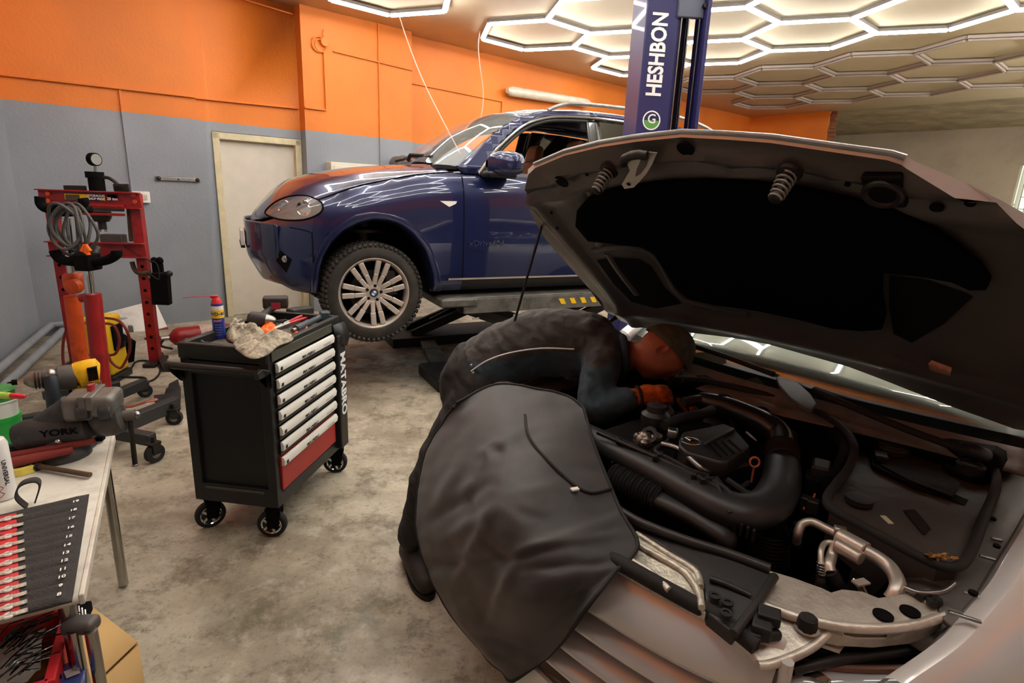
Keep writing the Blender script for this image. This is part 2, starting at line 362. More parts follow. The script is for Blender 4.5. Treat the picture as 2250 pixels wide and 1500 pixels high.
g.build('cable_coil', 'orange_wall', jb, world=True)
eb = thing('electrical_cabinet', 'white metal electrical box on the wall behind the blue car', 'electrical box', R(1.7, .17, 1.5))
G().box(R(1.69, .25, 1.62), (.78, .18, .62), tr).build('housing', mat('box_cream', '#d9d2bf', .4), eb, world=True, bevel=.006)
G().box(R(1.69, .345, 1.62), (.70, .012, .54), tr).build('door', 'box_cream', eb, world=True, bevel=.004)
G().box(R(1.97, .355, 1.78), (.13, .012, .045), tr).build('latch', 'dark_metal', eb, world=True)
vp = thing('vent_pipe', 'grey round pipe stub sticking out of the wall', 'pipe', R(2.36, .17, 1.95))
G().lathe([(.115, -.1), (.115, .28), (.10, .28), (.10, -.1)], R(2.32, .17, 1.96), Wn, 28, cap=False).build('pipe', mat('pipe_grey', '#6f6e6a', .5, .3, var=.2), vp, world=True)
G().lathe([(.12, .18), (.122, .18), (.122, .22), (.12, .22)], R(2.32, .17, 1.96), Wn, 28).build('collar', 'pipe_grey', vp, world=True)
G().lathe([(.10, -.05), (.0, -.05)], R(2.32, .17, 1.96), Wn, 28, cap=False).build('bore', 'flat_black', vp, world=True)
sl = thing('wall_bracket', 'small silver metal bracket screwed to the grey wall', 'bracket', R(-.35, .09, 1.64))
G().box(R(-.37, .085, 1.635), (.44, .025, .045), tr).build('rail', 'steel', sl, world=True, bevel=.008)
g = G()
for s in (-.56, -.18): G().ball(R(s, .10, 1.635), .022).build('screw', 'dark_metal', sl, world=True)
G().cyl(R(-.37, .09, 1.635), R(-.37, .108, 1.635), .009).build('screw', 'dark_metal', sl, world=True)
so = thing('wall_socket', 'white surface socket on the grey wall behind the press', 'socket', R(-.73, .09, 1.42))
G().box(R(-.745, .10, 1.43), (.16, .05, .12), tr).build('plate', 'white_plastic', so, world=True, bevel=.008)
G().box(R(-.72, .128, 1.43), (.05, .01, .05), tr).build('switch', mat('socket_grey', '#b9b2a0', .5), so, world=True)
lm = thing('tube_lamp', 'unlit fluorescent tube lamp fixed to the orange wall', 'lamp', R(5, .06, 2.95))
G().bar(R(4.42, .06, 3.20), R(6.1, .06, 3.25), .10, .15, up=Wn).build('housing', mat('lamp_grey', '#b7ad98', .5, var=.2), lm, world=True, bevel=.02)
G().tube([R(4.30, .13, 3.20), R(4.38, .13, 3.20), R(6.1, .13, 3.25), R(6.2, .13, 3.25)], [.04, .075, .075, .04], 16).build('lamp_cover', mat('lamp_cover', '#cfc8b4', .25, var=.15, coat=.4), lm, world=True)
# hanging cords from the ceiling
mat('cord_pink', '#e8b9a8', .6)
CL_ = V((.4512, -.8925, 0)).normalized(); CW_ = V((-1.06, 4.2, 0)); p0 = R(1.98, .85, ZC-.02)
g = G(); e = atp(1012, 338, CW_+CL_*(-.7), CL_); mid = p0.lerp(e, .45)+V((0, 0, -.12)); g.tube(cat([p0, p0.lerp(e, .2)+V((-.01, 0, -.06)), mid, p0.lerp(e, .75)+V((0, 0, -.07)), e], 8), .005, 6)
tag(g.build('hanging_cord', 'cord_pink'), 'long pale cord hanging from the corner of the small light to the car windscreen', 'cord')
g = G(); pts = [atp(x, y, R(3.0, .9, 0), Wn) for x, y in ((1054, 84), (1051, 100), (1054, 140), (1059, 175), (1062, 205), (1060, 240), (1053, 275))]
pts[0].z = ZC-.02
g.tube(cat(pts, 6), .006, 6); tag(g.build('hanging_cord', 'cord_pink'), 'wavy pale cord hanging down the wall left of the honeycomb lights', 'cord')
# heating pipes along the left wall
mat('pipe_paint', '#8f959a', .45, var=.15)
for k, (o, z, lb) in enumerate(((.10, .10, 'upper grey heating pipe low along the left wall'), (.19, .035, 'grey pipe on the floor along the left wall'))):
    g = G(); g.tube([R(LW(n)+o, n, z+.02) for n in (.12, 2, 4, 6)], .035, 14); g.tube([R(LW(.12)+o, .12, z+.02), R(-.9, .12+o*.5, z+.02)] , .03, 14)
    tag(g.build('heating_pipe', 'pipe_paint'), lb, 'pipe')
# ---------------------------------------------------------------- honeycomb ceiling lights
hl = mat('led_diffuser', (1, .975, .94), .4, emit=LED)
mat('lamp_off', '#b8aea6', .45); mat('housing_grey', '#7f7b78', .5)
def honey(name, label, centers, lit):
    A = .735; segs = {}
    for cs, cn in centers:
        vv = [(cs+A*math.cos(k*pi/3), cn+A*.865*math.sin(k*pi/3)/.866) for k in range(6)]
        for k in range(6):
            a, c = vv[k], vv[(k+1) % 6]; key = tuple(sorted(((round(a[0], 1), round(a[1], 1)), (round(c[0], 1), round(c[1], 1)))))
            segs.setdefault(key, (a, c))
    c0 = centers[0]; t = thing(name, label, 'ceiling light', R(c0[0], c0[1], ZC))
    fr = G(); zt = 3.66
    for a, c in segs.values():
        a3, c3 = R(a[0], a[1], zt), R(c[0], c[1], zt); d = (c3-a3).normalized()
        fr.bar(a3, c3, .072, .034)
    fr.build('frame', 'housing_grey' if lit else 'lamp_off', t, world=True)
    for a, c in segs.values():
        a3, c3 = R(a[0], a[1], zt-.033), R(c[0], c[1], zt-.033); d = (c3-a3).normalized()
        G().bar(a3+d*.012, c3-d*.012, .040, .026).build('light_tube', 'led_diffuser' if lit else 'lamp_off', t, world=True, bevel=.008)
    seen = set()
    for a, c in segs.values():
        for q in (a, c):
            kq = (round(q[0], 1), round(q[1], 1))
            if kq not in seen:
                seen.add(kq); G().cyl(R(q[0], q[1], zt), R(q[0], q[1], ZC), .004, n=6).build('hanger', 'housing_grey', t, world=True)
hs, hn = 1.10, .635
honey('honeycomb_light', 'lit honeycomb of white light tubes behind the blue lift post', [(3.67, 1.42+2*hn*k) for k in range(0, 5)]+[(3.67+hs, 1.42+hn+2*hn*k) for k in range(0, 4)]+[(3.67+2*hs, 1.42+2*hn*k) for k in range(0, 5)], True)
honey('honeycomb_light', 'lit honeycomb above the trolley, one corner showing top left', [(1.55, 1.41+2*hn*k) for k in range(0, 6)]+[(.45, 1.41+hn+2*hn*k) for k in range(0, 5)]+[(-.65, 1.41+2*hn*k) for k in range(1, 6)], True)
honey('honeycomb_light', 'unlit honeycomb light hanging at the far end of the ceiling', [(7.93, 1.46+2*hn*k) for k in range(0, 4)]+[(7.93+hs, 1.46+hn+2*hn*k) for k in range(0, 4)]+[(7.93+2*hs, 1.46+2*hn*k) for k in range(0, 4)], False)

mat('fill_glow', (1, .96, .9), .4, emit=85.0)  # fill lights added out of view to brighten the unlit ceiling and far end
for k, (s0_, n0_) in enumerate(((5.2, 8.3), (8.4, 7.9), (11.6, 7.7), (14.6, 7.7))):
    t = thing('fill_light', ['nearest', 'second', 'third', 'farthest'][k]+' added fill light out of view over the bays right of the silver car', 'ceiling light', R(s0_+1, n0_, ZC), group='added fill lights over the right bays')
    G().bar(R(s0_, n0_, 3.12), R(s0_+2, n0_, 3.12), .05, .05).build('housing', 'housing_grey', t, world=True)
    for dn_ in (-.06, .06): G().cyl(R(s0_+.05, n0_+dn_, 3.12), R(s0_+1.95, n0_+dn_, 3.12), .03, n=10).build('light_tube', 'fill_glow', t, world=True)
    for q in (.3, 1.7): G().cyl(R(s0_+q, n0_, 3.14), R(s0_+q, n0_, ZC), .004, n=6).build('suspension_wire', 'housing_grey', t, world=True)
# ================================================================ BLUE CAR ON THE LIFT
mat('blue_paint', '#121d48', .28, .35, coat=1, spec=.6)
mat('blue_wet', '#121d48', .25, .35, coat=1, spec=.6, bump=.012, bscale=90)
mat('black_trim', '#161617', .5, var=.15)
mat('tyre', '#2a2724', .75, var=.25, vscale=20, dirt='#4a4238', dscale=9, damt=.4)
mat('rim', '#c9bfb6', .36, .6, var=.12)
mat('rim_dark', '#3b3836', .55, .6)
mat('seat_leather', '#6b4a35', .55, var=.1)
mat('headlight_glass', '#cfc9c4', .03, alpha=.28, coat=1, spec=1)
mat('lamp_amber', '#c8c4bf', .15, .6)
CF = V((-.8925, -.4512, 0)).normalized(); CL = V((-CF.y, CF.x, 0)); CW = V((-1.06, 4.2, .475))
CO = CW-CL*.95
crz = math.atan2(CF.y, CF.x)
car = thing('parked_suv', 'dark blue four wheel drive car raised on the scissor lift', 'car', CO, crz)
L2C = W2L[car.name]
def C2W(p): return CO+CF*p[0]+CL*p[1]+V((0, 0, p[2]))
def SB(px, py, y=.95):   # pixel -> car coordinates on the plane at lateral offset y
    p = L2C@atp(px, py, CW+CL*(y-.95), CL); return (p.x, p.z)
T_y = [(-3.98, .5), (-3.93, .78), (-3.8, .88), (-3.5, .93), (-2.9, .955), (-.6, .95), (0, .95), (.2, .94), (.35, .92), (.45, .89), (.55, .84), (.63, .77), (.70, .66), (.75, .52), (.78, .35), (.80, .0)]
T_zb = [(-3.98, .45), (-3.6, .36), (.45, .355), (.56, .385), (.66, .44), (.72, .53), (.76, .66), (.80, .78)]
T_zs = [(-3.98, 1.0), (-3.7, 1.22), (-2.5, 1.31), (-.7, 1.29), (-.4, 1.26), (-.15, 1.21), (.09, 1.15), (.34, 1.05), (.5, .98), (.67, .88), (.8, .84)]
T_zc = [(-3.98, 1.1), (-.91, 1.40), (-.63, 1.375), (-.34, 1.35), (-.02, 1.31), (.24, 1.26), (.46, 1.20), (.60, 1.11), (.68, 1.02), (.76, .92), (.8, .86)]
_sc = {}
def sec(x):
    k = round(x, 3)
    if k in _sc: return _sc[k]
    y, zb, zs, zc = smo(T_y, x), smo(T_zb, x), smo(T_zs, x), smo(T_zc, x)
    h = zs-zb
    P = [(y-.075, zb), (y-.02, zb+.07*h/.9), (y-.004, zb+.3*h), (y, zb+.5*h), (y-.008, zs-.24*h), (y-.035, zs-.10*h), (y-.10, zs), (y*.70, zs+(zc-zs)*.48), (y*.38, zs+(zc-zs)*.86), (0, zc)]
    _sc[k] = [(p.x, p.y) for p in cat(P, 7)]
    return _sc[k]
def _ip(L, key, val, q):
    for a, b in zip(L, L[1:]):
        if (a[key]-q)*(b[key]-q) <= 0 and abs(a[key]-b[key]) > 1e-9:
            t = (q-a[key])/(b[key]-a[key]); return a[val]+(b[val]-a[val])*t
    return None
def yside(x, z, off=0):
    L = sec(x); q = _ip(L[:46], 1, 0, z)
    if q is None: q = L[0][0] if z < L[0][1] else L[45][0]
    return q+off
def ztop(x, y, off=0):
    L = sec(x); q = _ip(L[36:], 0, 1, abs(y))
    if q is None: q = L[36][1]
    return q+off
def side(poly, m, name, off=0, step=.06, both=True, solid=0, parent=None, fn=None, label=None, sharp=40):
    out = []
    for s in ((1, -1) if both else (1,)):
        g = G().patch(poly, lambda x, z: V((x, s*((fn or yside)(x, z)+off), z)), step)
        out.append(g.build(name, m, parent or car, solid=solid, offset=(-1 if s > 0 else -1), sharp=sharp, label=label))
    return out
yg = lambda x, z: .885-max(0, z-1.28)*.44-max(0, -2.9-x)*.06
E_ = lambda x: lerp(T_zs, x)
# arch outline (xz), from the photo
AR = [(.44, .38), (.435, .50), (.42, .60), (.385, .70), (.32, .81), (.23, .89), (.12, .95), (0, .975), (-.12, .965), (-.24, .93), (-.34, .86), (-.43, .75), (-.48, .64), (-.52, .52), (-.55, .36)]
AI = [(.385, .38), (.375, .55), (.345, .65), (.285, .75), (.20, .83), (.10, .88), (0, .91), (-.11, .905), (-.21, .87), (-.30, .80), (-.38, .70), (-.42, .60), (-.45, .50), (-.47, .36)]
HLT = [(.70, .93), (.665, .985), (.60, 1.035), (.52, 1.065), (.43, 1.07), (.36, 1.045), (.335, 1.01), (.35, .965), (.40, .93), (.47, .905), (.56, .895), (.64, .90)]
hood_edge = [(-.66, 1.285), (-.4, 1.255), (-.15, 1.205), (.09, 1.145), (.33, 1.05)]
fender = hood_edge+[(.36, 1.045), (.335, 1.01), (.35, .965), (.40, .93), (.42, .815)]+[(.42, .60)]+AR[3:]+[(-.72, .36), (-.72, 1.285)]
fender = [p for i, p in enumerate(fender)]
side(fender, 'blue_wet', 'fender', step=.05)
bumper = [(.79, .86), (.72, .865), (.64, .90), (.56, .895), (.47, .905), (.40, .93), (.42, .815), (.42, .60), (.435, .50), (.45, .37), (.56, .385), (.66, .44), (.72, .53), (.76, .66), (.795, .78)]
side(bumper, 'blue_paint', 'bumper_side', step=.04)
for s in (1, -1):
    g = G(); a = []
    P = AR; Q = AI
    import itertools
    def rs(L, n):
        L = [V((p[0], p[1], 0)) for p in L]; d = [0]
        for u, w in zip(L, L[1:]): d.append(d[-1]+(w-u).length)
        return [lerp([(q, l) for q, l in zip(d, L)], d[-1]*i/n) for i in range(n+1)]
    A1, A2 = rs(AR, 40), rs(AI, 40)
    rows = []
    for off, t in ((.0, 0), (.022, .02), (.028, .3), (.02, .75), (-.005, .97), (-.05, 1.0)):
        rows.append([V((p.x+(q.x-p.x)*t, s*(yside(p.x, p.y)+off), p.y+(q.y-p.y)*t)) for p, q in zip(A1, A2)])
    g.grid(rows).build('wheel_arch', 'blue_paint', car)
    # inner arch liner
    g = G(); g.grid([[V((q.x, s*(yside(q.x, q.y)-.03), q.y)) for q in A2], [V((q.x*1.02, s*.52, q.y+.02)) for q in A2]])
    g.add([V((q.x*1.02, s*.52, q.y+.02)) for q in A2], [tuple(range(len(A2)))])
    g.build('arch_liner', 'flat_black', car, solid=.01)
# hood
hp = []
def hz(x, y): return V((x, y, ztop(x, y)))
rows = []
for i in range(33):
    x = .80-i*(.80+.64)/32; ym = lerp(T_y, x)-.10; xx = x
    zz = smo([(-.66, 1.285), (-.4, 1.255), (-.15, 1.205), (.09, 1.145), (.33, 1.05), (.45, .99), (.8, .86)], x)
    ym = yside(x, zz) if x > -.66 else .84
    rows.append([V((x+.06*math.cos(pi/2*t/12)*(-1 if i > 30 else 0)*0, ym*t/12, max(ztop(x, ym*t/12), 0)+.010*math.exp(-((abs(t)/12*ym-.60)/.07)**2)*min(1, max(0, (.6-x)/.3)))) for t in range(-12, 13)])
G().grid(rows).build('hood', 'blue_wet', car, sub=1, solid=.012, offset=-1)
# headlights
for s in (1, -1):
    h = G().patch(HLT, lambda x, z: V((x, s*(yside(x, z)+.006), z)), .03).build('headlight', 'headlight_glass', car)
    cx, cz = .50, .98
    G().patch(HLT, lambda x, z: V((x-.02, s*(yside(x, z)-.05), z)), .03).build('lamp_housing', 'rim_dark', h)
    for q, r in ((.57, .052), (.45, .058)):
        yy = s*(yside(q, cz)-.035)
        G().lathe([(r, 0), (r*.93, .012), (r*.6, .0), (.0, -.01)], (q, yy, cz), (.5*1, s*.85, 0), 20).build('reflector', 'chrome', h)
# front bumper across
rows = []
for z in [(.40), .46, .53, .60, .66, .72, .78, .84, .87]:
    rows.append([V((lerp([(0, .84), (.3, .835), (.52, .765), (.66, .705), (.77, .64)], abs(y))-.10*max(0, .60-z)/.2-.0, y, z)) for y in [k*.77/10 for k in range(-10, 11)]])
G().grid(rows).build('front_bumper', 'blue_paint', car, sub=1, solid=.015, offset=-1)
G().box((.86, 0, .72), (.02, .5, .12)).build('number_plate', 'white_plastic', car)
G().box((.86, 0, .66), (.03, .54, .02)).build('plate_holder', 'black_trim', car)
gr = G().patch([(-.30, .80), (.30, .80), (.24, .95), (-.24, .95)], lambda y, z: V((.765-.9*(z-.80), y, z)), .05).build('grille', 'black_gloss', car)
for k in range(-7, 8):
    if k: G().bar((.77, k*.037, .80), (.645, k*.033, .94), .008, .01).build('grille_slat', 'chrome', gr)
# doors and sills
fd = [(-.725, .46), (-.725, 1.285), (-2.02, 1.31), (-2.03, .46)]
side(fd, 'blue_paint', 'front_door', step=.06)
side([(-2.05, .46), (-2.05, 1.31), (-3.05, 1.315), (-3.0, 1.1), (-2.62, .95), (-2.46, .72), (-2.42, .46)], 'blue_paint', 'rear_door', step=.06)
side([(-3.06, 1.315), (-3.01, 1.1), (-2.64, .94), (-2.75, 1.0), (-2.93, 1.02), (-3.12, 1.0), (-3.26, .92), (-3.38, .78), (-3.43, .6), (-3.45, .40), (-3.6, .37), (-3.95, .46), (-3.97, .98), (-3.7, 1.22)], 'blue_paint', 'rear_quarter', step=.08)
side([(-.56, .36), (-.56, .46), (-2.42, .46), (-2.42, .36)], 'black_trim', 'sill', off=-.01)
side([(-.60, .452), (-.60, .467), (-2.4, .467), (-2.4, .452)], 'rim', 'sill_strip', off=.004, both=False)
side([(-.76, .69), (-.76, .725), (-2.0, .725), (-2.0, .69)], 'blue_paint', 'rubbing_strip', off=.010, both=False)
side([(-.715, .46), (-.715, 1.26), (-.724, 1.26), (-.724, .46)], 'flat_black', 'door_gap', off=.001, both=False)
side([(-2.03, .46), (-2.03, 1.3), (-2.045, 1.3), (-2.045, .46)], 'flat_black', 'door_gap', off=.001, both=False)
G().box((-1.6, 0, .40), (2.9, 1.6, .1)).build('floor_pan', 'flat_black', car)
# belt line chrome, indicator, badge
side([(-.86, 1.275), (-.86, 1.30), (-3.0, 1.335), (-3.0, 1.31)], 'chrome', 'belt_trim', off=.0, both=True, fn=lambda x, z: .893)
side([(-.52, 1.068), (-.66, 1.07), (-.65, 1.05), (-.595, 1.025)], 'white_plastic', 'side_indicator', off=.006, both=False)
text('xDrive40d', .062, 'chrome', car, (-.92, .955, .745), (-1, 0, 0), (0, 0, 1), 'badge', bold=.02, sx=1.15)
# greenhouse: pillars and window frames
WS0 = [(-.69, .80), (-.60, .55), (-.54, .28), (-.52, 0)]
win_f = [(-.90, 1.30), (-1.11, 1.50), (-1.34, 1.67), (-1.55, 1.755), (-1.75, 1.785), (-2.0, 1.80), (-1.98, 1.31)]
rail = lambda x: lerp([(-3.95, 1.70), (-3.5, 1.80), (-3.0, 1.86), (-2.4, 1.885), (-1.9, 1.875), (-1.6, 1.845), (-1.32, 1.775), (-1.15, 1.69), (-.91, 1.51), (-.69, 1.33)], x)
top = [(-.69, 1.33), (-.91, 1.51), (-1.15, 1.69), (-1.32, 1.775), (-1.6, 1.845), (-1.9, 1.875), (-2.4, 1.885), (-3.0, 1.86), (-3.5, 1.80), (-3.95, 1.62)]
side([(-.69, 1.33), (-.91, 1.51), (-1.15, 1.69), (-1.32, 1.775), (-1.6, 1.845), (-1.9, 1.875), (-2.04, 1.878), (-2.04, 1.845), (-1.75, 1.825), (-1.56, 1.795), (-1.33, 1.705), (-1.08, 1.515), (-.86, 1.29), (-.74, 1.29)], 'blue_paint', 'front_pillar', fn=yg, solid=.03)
side([(-2.04, 1.878), (-2.4, 1.885), (-3.0, 1.86), (-3.5, 1.80), (-3.95, 1.62), (-3.9, 1.3), (-3.7, 1.22), (-3.0, 1.31), (-3.05, 1.36), (-3.7, 1.38), (-3.45, 1.70), (-3.0, 1.80), (-2.4, 1.835), (-2.04, 1.845)], 'blue_paint', 'rear_pillar', fn=yg, solid=.03)
side([(-1.97, 1.31), (-1.99, 1.80), (-2.13, 1.81), (-2.11, 1.31)], 'black_gloss', 'middle_pillar', fn=yg, off=.004, solid=.02)
side([(-2.92, 1.33), (-2.95, 1.79), (-3.02, 1.78), (-3.0, 1.33)], 'black_gloss', 'window_pillar', fn=yg, off=.004, solid=.02)
side([(-2.13, 1.32), (-2.13, 1.815), (-2.5, 1.81), (-2.92, 1.785), (-2.92, 1.33)], 'dark_glass', 'rear_window', fn=yg, off=-.004)
side([(-3.02, 1.34), (-3.02, 1.775), (-3.42, 1.69), (-3.68, 1.40)], 'dark_glass', 'quarter_window', fn=yg, off=-.004)
for s in (1, -1):
    g = G(); pts = [(-.86, 1.29), (-.98, 1.42), (-1.10, 1.53), (-1.33, 1.70), (-1.56, 1.785), (-1.75, 1.815), (-2.0, 1.83), (-2.4, 1.83), (-3.0, 1.795), (-3.45, 1.69), (-3.72, 1.38)]
    g.tube([V((p.x, s*(yg(p.x, p.y)+.014), p.y)) for p in cat(pts, 5)], .011, 8, up=(0, 1, 0)).build('window_trim', 'chrome', car)
    pts = win_f
    g = G().tube([V((p.x, s*(yg(p.x, p.y)-.005), p.y)) for p in cat(pts[:-1], 5)], .016, 8).build('window_seal', 'black_trim', car)
    G().patch([(-.74, 1.29), (-.92, 1.30), (-1.0, 1.39), (-.86, 1.29)], lambda x, z: V((x, s*(yg(x, z)-.002), z)), .08).build('quarter_light', 'black_gloss', car)
# roof
zr = lambda x: lerp([(-3.95, 1.75), (-3.7, 1.83), (-3.4, 1.875), (-3.0, 1.92), (-2.5, 1.955), (-2.1, 1.955), (-1.75, 1.93), (-1.5, 1.895), (-1.3, 1.845)], x)
rows = []
for i in range(28):
    x = -1.30-i*2.63/27; e = rail(x) if x > -3.5 else rail(x); ye = yg(x, e)
    rows.append([V((x-(.05*(abs(t)/10)**2 if i < 2 else 0), ye*t/10, e+(zr(x)-e)*(1-(abs(t)/10)**2.6))) for t in range(-10, 11)])
G().grid(rows).build('roof', 'blue_wet', car, solid=.02, offset=-1)
for s in (1, -1):
    pts = [(-1.62, 1.86), (-1.75, 1.915), (-1.95, 1.945), (-2.5, 1.955), (-3.1, 1.94), (-3.45, 1.89), (-3.62, 1.84)]
    G().tube([V((p.x, s*(yg(p.x, 1.86)-.02), p.y)) for p in cat(pts, 6)], .017, 10).build('roof_rail', 'steel', car)
# windscreen
rows = []
for i in range(11):
    t = i/10
    row = []
    for k in range(-10, 11):
        u = abs(k)/10; a = V((-.70+.20*(1-u**2), .80*k/10, 1.335+.05*(1-u*u))); b = V((-1.33+.06*(1-u**2), .66*k/10, 1.77+.085*(1-u**2)))
        p = a.lerp(b, t); p.z += .045*math.sin(pi*t); row.append(p)
    rows.append(row)
G().grid(rows).build('windscreen', mat('screen_glass', '#b8c2c0', .03, alpha=.30, spec=1, coat=1), car)
G().tube([V((-.50, -.25, 1.40)), V((-.56, .0, 1.42)), V((-.62, .45, 1.42))], .012, 8).build('wiper', 'black_trim', car)
g = G()
for a in ((-.50, .15), (-.45, .3)): g.tube([V((a[0], a[1], 1.385)), V((a[0]-.02, a[1]+.02, 1.43)), V((a[0]-.10, a[1]+.12, 1.425))], .014, 8)
g.build('wiper_arm', 'black_trim', car)
G().box((-.72, 0, 1.33), (.32, 1.5, .03), tp=1).build('scuttle', 'black_trim', car)
# interior
G().box((-1.02, 0, 1.20), (.45, 1.46, .20)).build('dashboard', 'black_trim', car, bevel=.05)
for y in (.40, -.40):
    st = G().box((-1.95, y, 1.18), (.14, .50, .62), Mx.Rotation(-.22, 3, 'Y'), tp=.86).build('seat', 'seat_leather', car, bevel=.05, bseg=3)
    G().box((-2.05, y, 1.56), (.10, .28, .19), Mx.Rotation(-.2, 3, 'Y'), tp=.85).build('headrest', 'seat_leather', st, bevel=.04, bseg=3)
    G().box((-1.68, y, .86), (.52, .50, .16)).build('seat_base', 'seat_leather', car, bevel=.05)
    G().box((-2.85, y, 1.18), (.14, .55, .60), Mx.Rotation(-.25, 3, 'Y')).build('rear_seat', 'seat_leather', car, bevel=.05)
G().ring((-1.33, .40, 1.22), .185, .016, (-.9, 0, .45)).build('steering_wheel', 'black_trim', car)
# mirror
mr = G(); k = []
for (x, y, z, a, bb) in ((-.88, 1.00, 1.36, .02, .03), (-.90, 1.02, 1.36, .075, .085), (-1.0, 1.05, 1.37, .115, .10), (-1.09, 1.05, 1.37, .12, .095), (-1.13, 1.05, 1.37, .10, .08)):
    k.append([V((x, y+a*math.cos(2*pi*j/16)*1.05, z+bb*math.copysign(abs(math.sin(2*pi*j/16))**.8, math.sin(2*pi*j/16)))) for j in range(17)])
mo = mr.grid(k).build('door_mirror', 'blue_paint', car, sub=1)
G().add(k[-1][:16], [tuple(range(16))]).build('mirror_glass', 'chrome', mo)
G().box((-1.0, .96, 1.285), (.24, .22, .05)).build('mirror_foot', 'black_trim', mo, bevel=.02)
# wheels
def wheel():
    t = G(); prof = [(.262, -.12), (.272, -.128), (.30, -.13), (.34, -.125), (.366, -.105), (.371, -.08), (.371, .08), (.366, .105), (.34, .125), (.30, .13), (.272, .128), (.262, .12)]
    t.lathe(prof, ax=(0, 1, 0), n=96, cap=False)
    ty = t.build('tyre', 'tyre')
    g = G(); n = 58
    for i in range(n):
        a = 2*pi*i/n
        for (y, w, of) in ((-.088, .055, 0), (-.03, .045, .5), (.03, .045, 0), (.088, .055, .5)):
            aa = a+of*pi/n; c = V((math.cos(aa)*.374, y, math.sin(aa)*.374)); m = Mx.Rotation(-aa, 3, 'Y')
            g.box(c, (.014, w, .026), m)
        c = V((math.cos(a)*.362, .113, math.sin(a)*.362)); g.box(c, (.02, .03, .022), Mx.Rotation(-a, 3, 'Y')@Mx.Rotation(.6, 3, 'Z'))
    tread = g.build('tread', 'tyre', ty); tread['kind'] = 'stuff'
    root = t0 = None
    r = G(); r.lathe([(.264, -.115), (.245, -.10), (.238, 0), (.242, .085), (.252, .112), (.262, .126), (.274, .126), (.274, .115), (.252, .0), (.264, -.115)], ax=(0, 1, 0), n=64, cap=False)
    rim = r.build('rim', 'rim')
    G().lathe([(.237, -.10), (.232, .0), (.236, .088)], ax=(0, 1, 0), n=48, cap=False).build('rim_well', 'rim_dark', rim)
    G().lathe([(0, -.02), (.236, -.02)], ax=(0, 1, 0), n=40, cap=False).build('rim_shadow_plate', 'flat_black', rim)  # black disc and dark barrel lining paint in the shade behind the spokes
    for i in range(7):
        a = pi/2+2*pi*(i+.5)/7
        for s in (-1, 1):
            b0, b1 = a+s*.26, a+s*.155
            p0 = V((math.cos(b0)*.062, .085, math.sin(b0)*.062)); pm = V((math.cos(a+s*.19)*.15, .098, math.sin(a+s*.19)*.15)); p1 = V((math.cos(b1)*.240, .108, math.sin(b1)*.252))
            g = G(); g.bar(p0, pm, .034, .026, up=(0, 1, 0)); g.bar(pm, p1, .040, .024, up=(0, 1, 0)); g.build('spoke', 'rim', rim, bevel=.005)
    G().lathe([(.078, .04), (.078, .088), (.07, .096), (.036, .098), (.034, .092), (0, .092)], ax=(0, 1, 0), n=32, cap=False).build('hub', 'rim', rim)
    for i in range(5):
        a = pi/2+2*pi*i/5+.3; G().lathe([(.012, .09), (.012, .104), (0, .104)], (math.cos(a)*.056, 0, math.sin(a)*.056), (0, 1, 0), 6).build('wheel_bolt', 'flat_black', rim)
    cp = G().lathe([(.031, .092), (.029, .101), (0, .102)], ax=(0, 1, 0), n=28).build('centre_cap', 'black_gloss', rim)
    for q in range(4):
        g = G(); pts = [(0, .1035, 0)]+[(math.cos(q*pi/2+j*pi/16)*.020, .1035, math.sin(q*pi/2+j*pi/16)*.020) for j in range(9)]
        g.add(pts, [tuple(range(10))]).build('roundel_quarter', 'white_plastic' if q % 2 else MATS.get('roundel_blue') or mat('roundel_blue', '#2f6fc4', .3), cp)
    dk = G().lathe([(0, .0), (.17, .0), (.17, .02), (0, .02)], (0, .02, 0), (0, 1, 0), 40).build('brake_disc', 'dark_metal')
    cl = G().box((-.15, .045, .05), (.09, .06, .20)).build('brake_caliper', 'dark_metal', bevel=.01)
    return [ty, rim, dk, cl]
wt = thing('wheel_hub', 'x', 'x'); bpy.data.objects.remove(wt)
def put_wheel(x, y, z, flip, steer=0):
    e = bpy.data.objects.new('wheel', None); COL.objects.link(e); e.parent = car; e.location = (x, y, z); e.rotation_euler = (0, .12*(1 if not flip else 2), steer+(pi if flip else 0)); return e
base = wheel(); e0 = put_wheel(0, .832, .37, False, .03)
for o in base: o.parent = e0
for (x, y, fl) in ((0, -.832, True), (-2.93, .832, False), (-2.93, -.832, True)):
    e = put_wheel(x, y, .37, fl)
    for o in base: copy_tree(o, e)
G().bar((0, -.7, .40), (0, .7, .40), .07, .07).build('front_axle', 'dark_metal', car)
G().tube([(.0, .62, .45), (.0, .60, .92)], .05, 14).build('suspension_strut', 'dark_metal', car)
G().lathe([(.02, 0), (.17, .01), (.17, .03), (.02, .05)], (0, .6, .80), (0, 0, 1), 24).build('spring_seat', 'dark_metal', car)

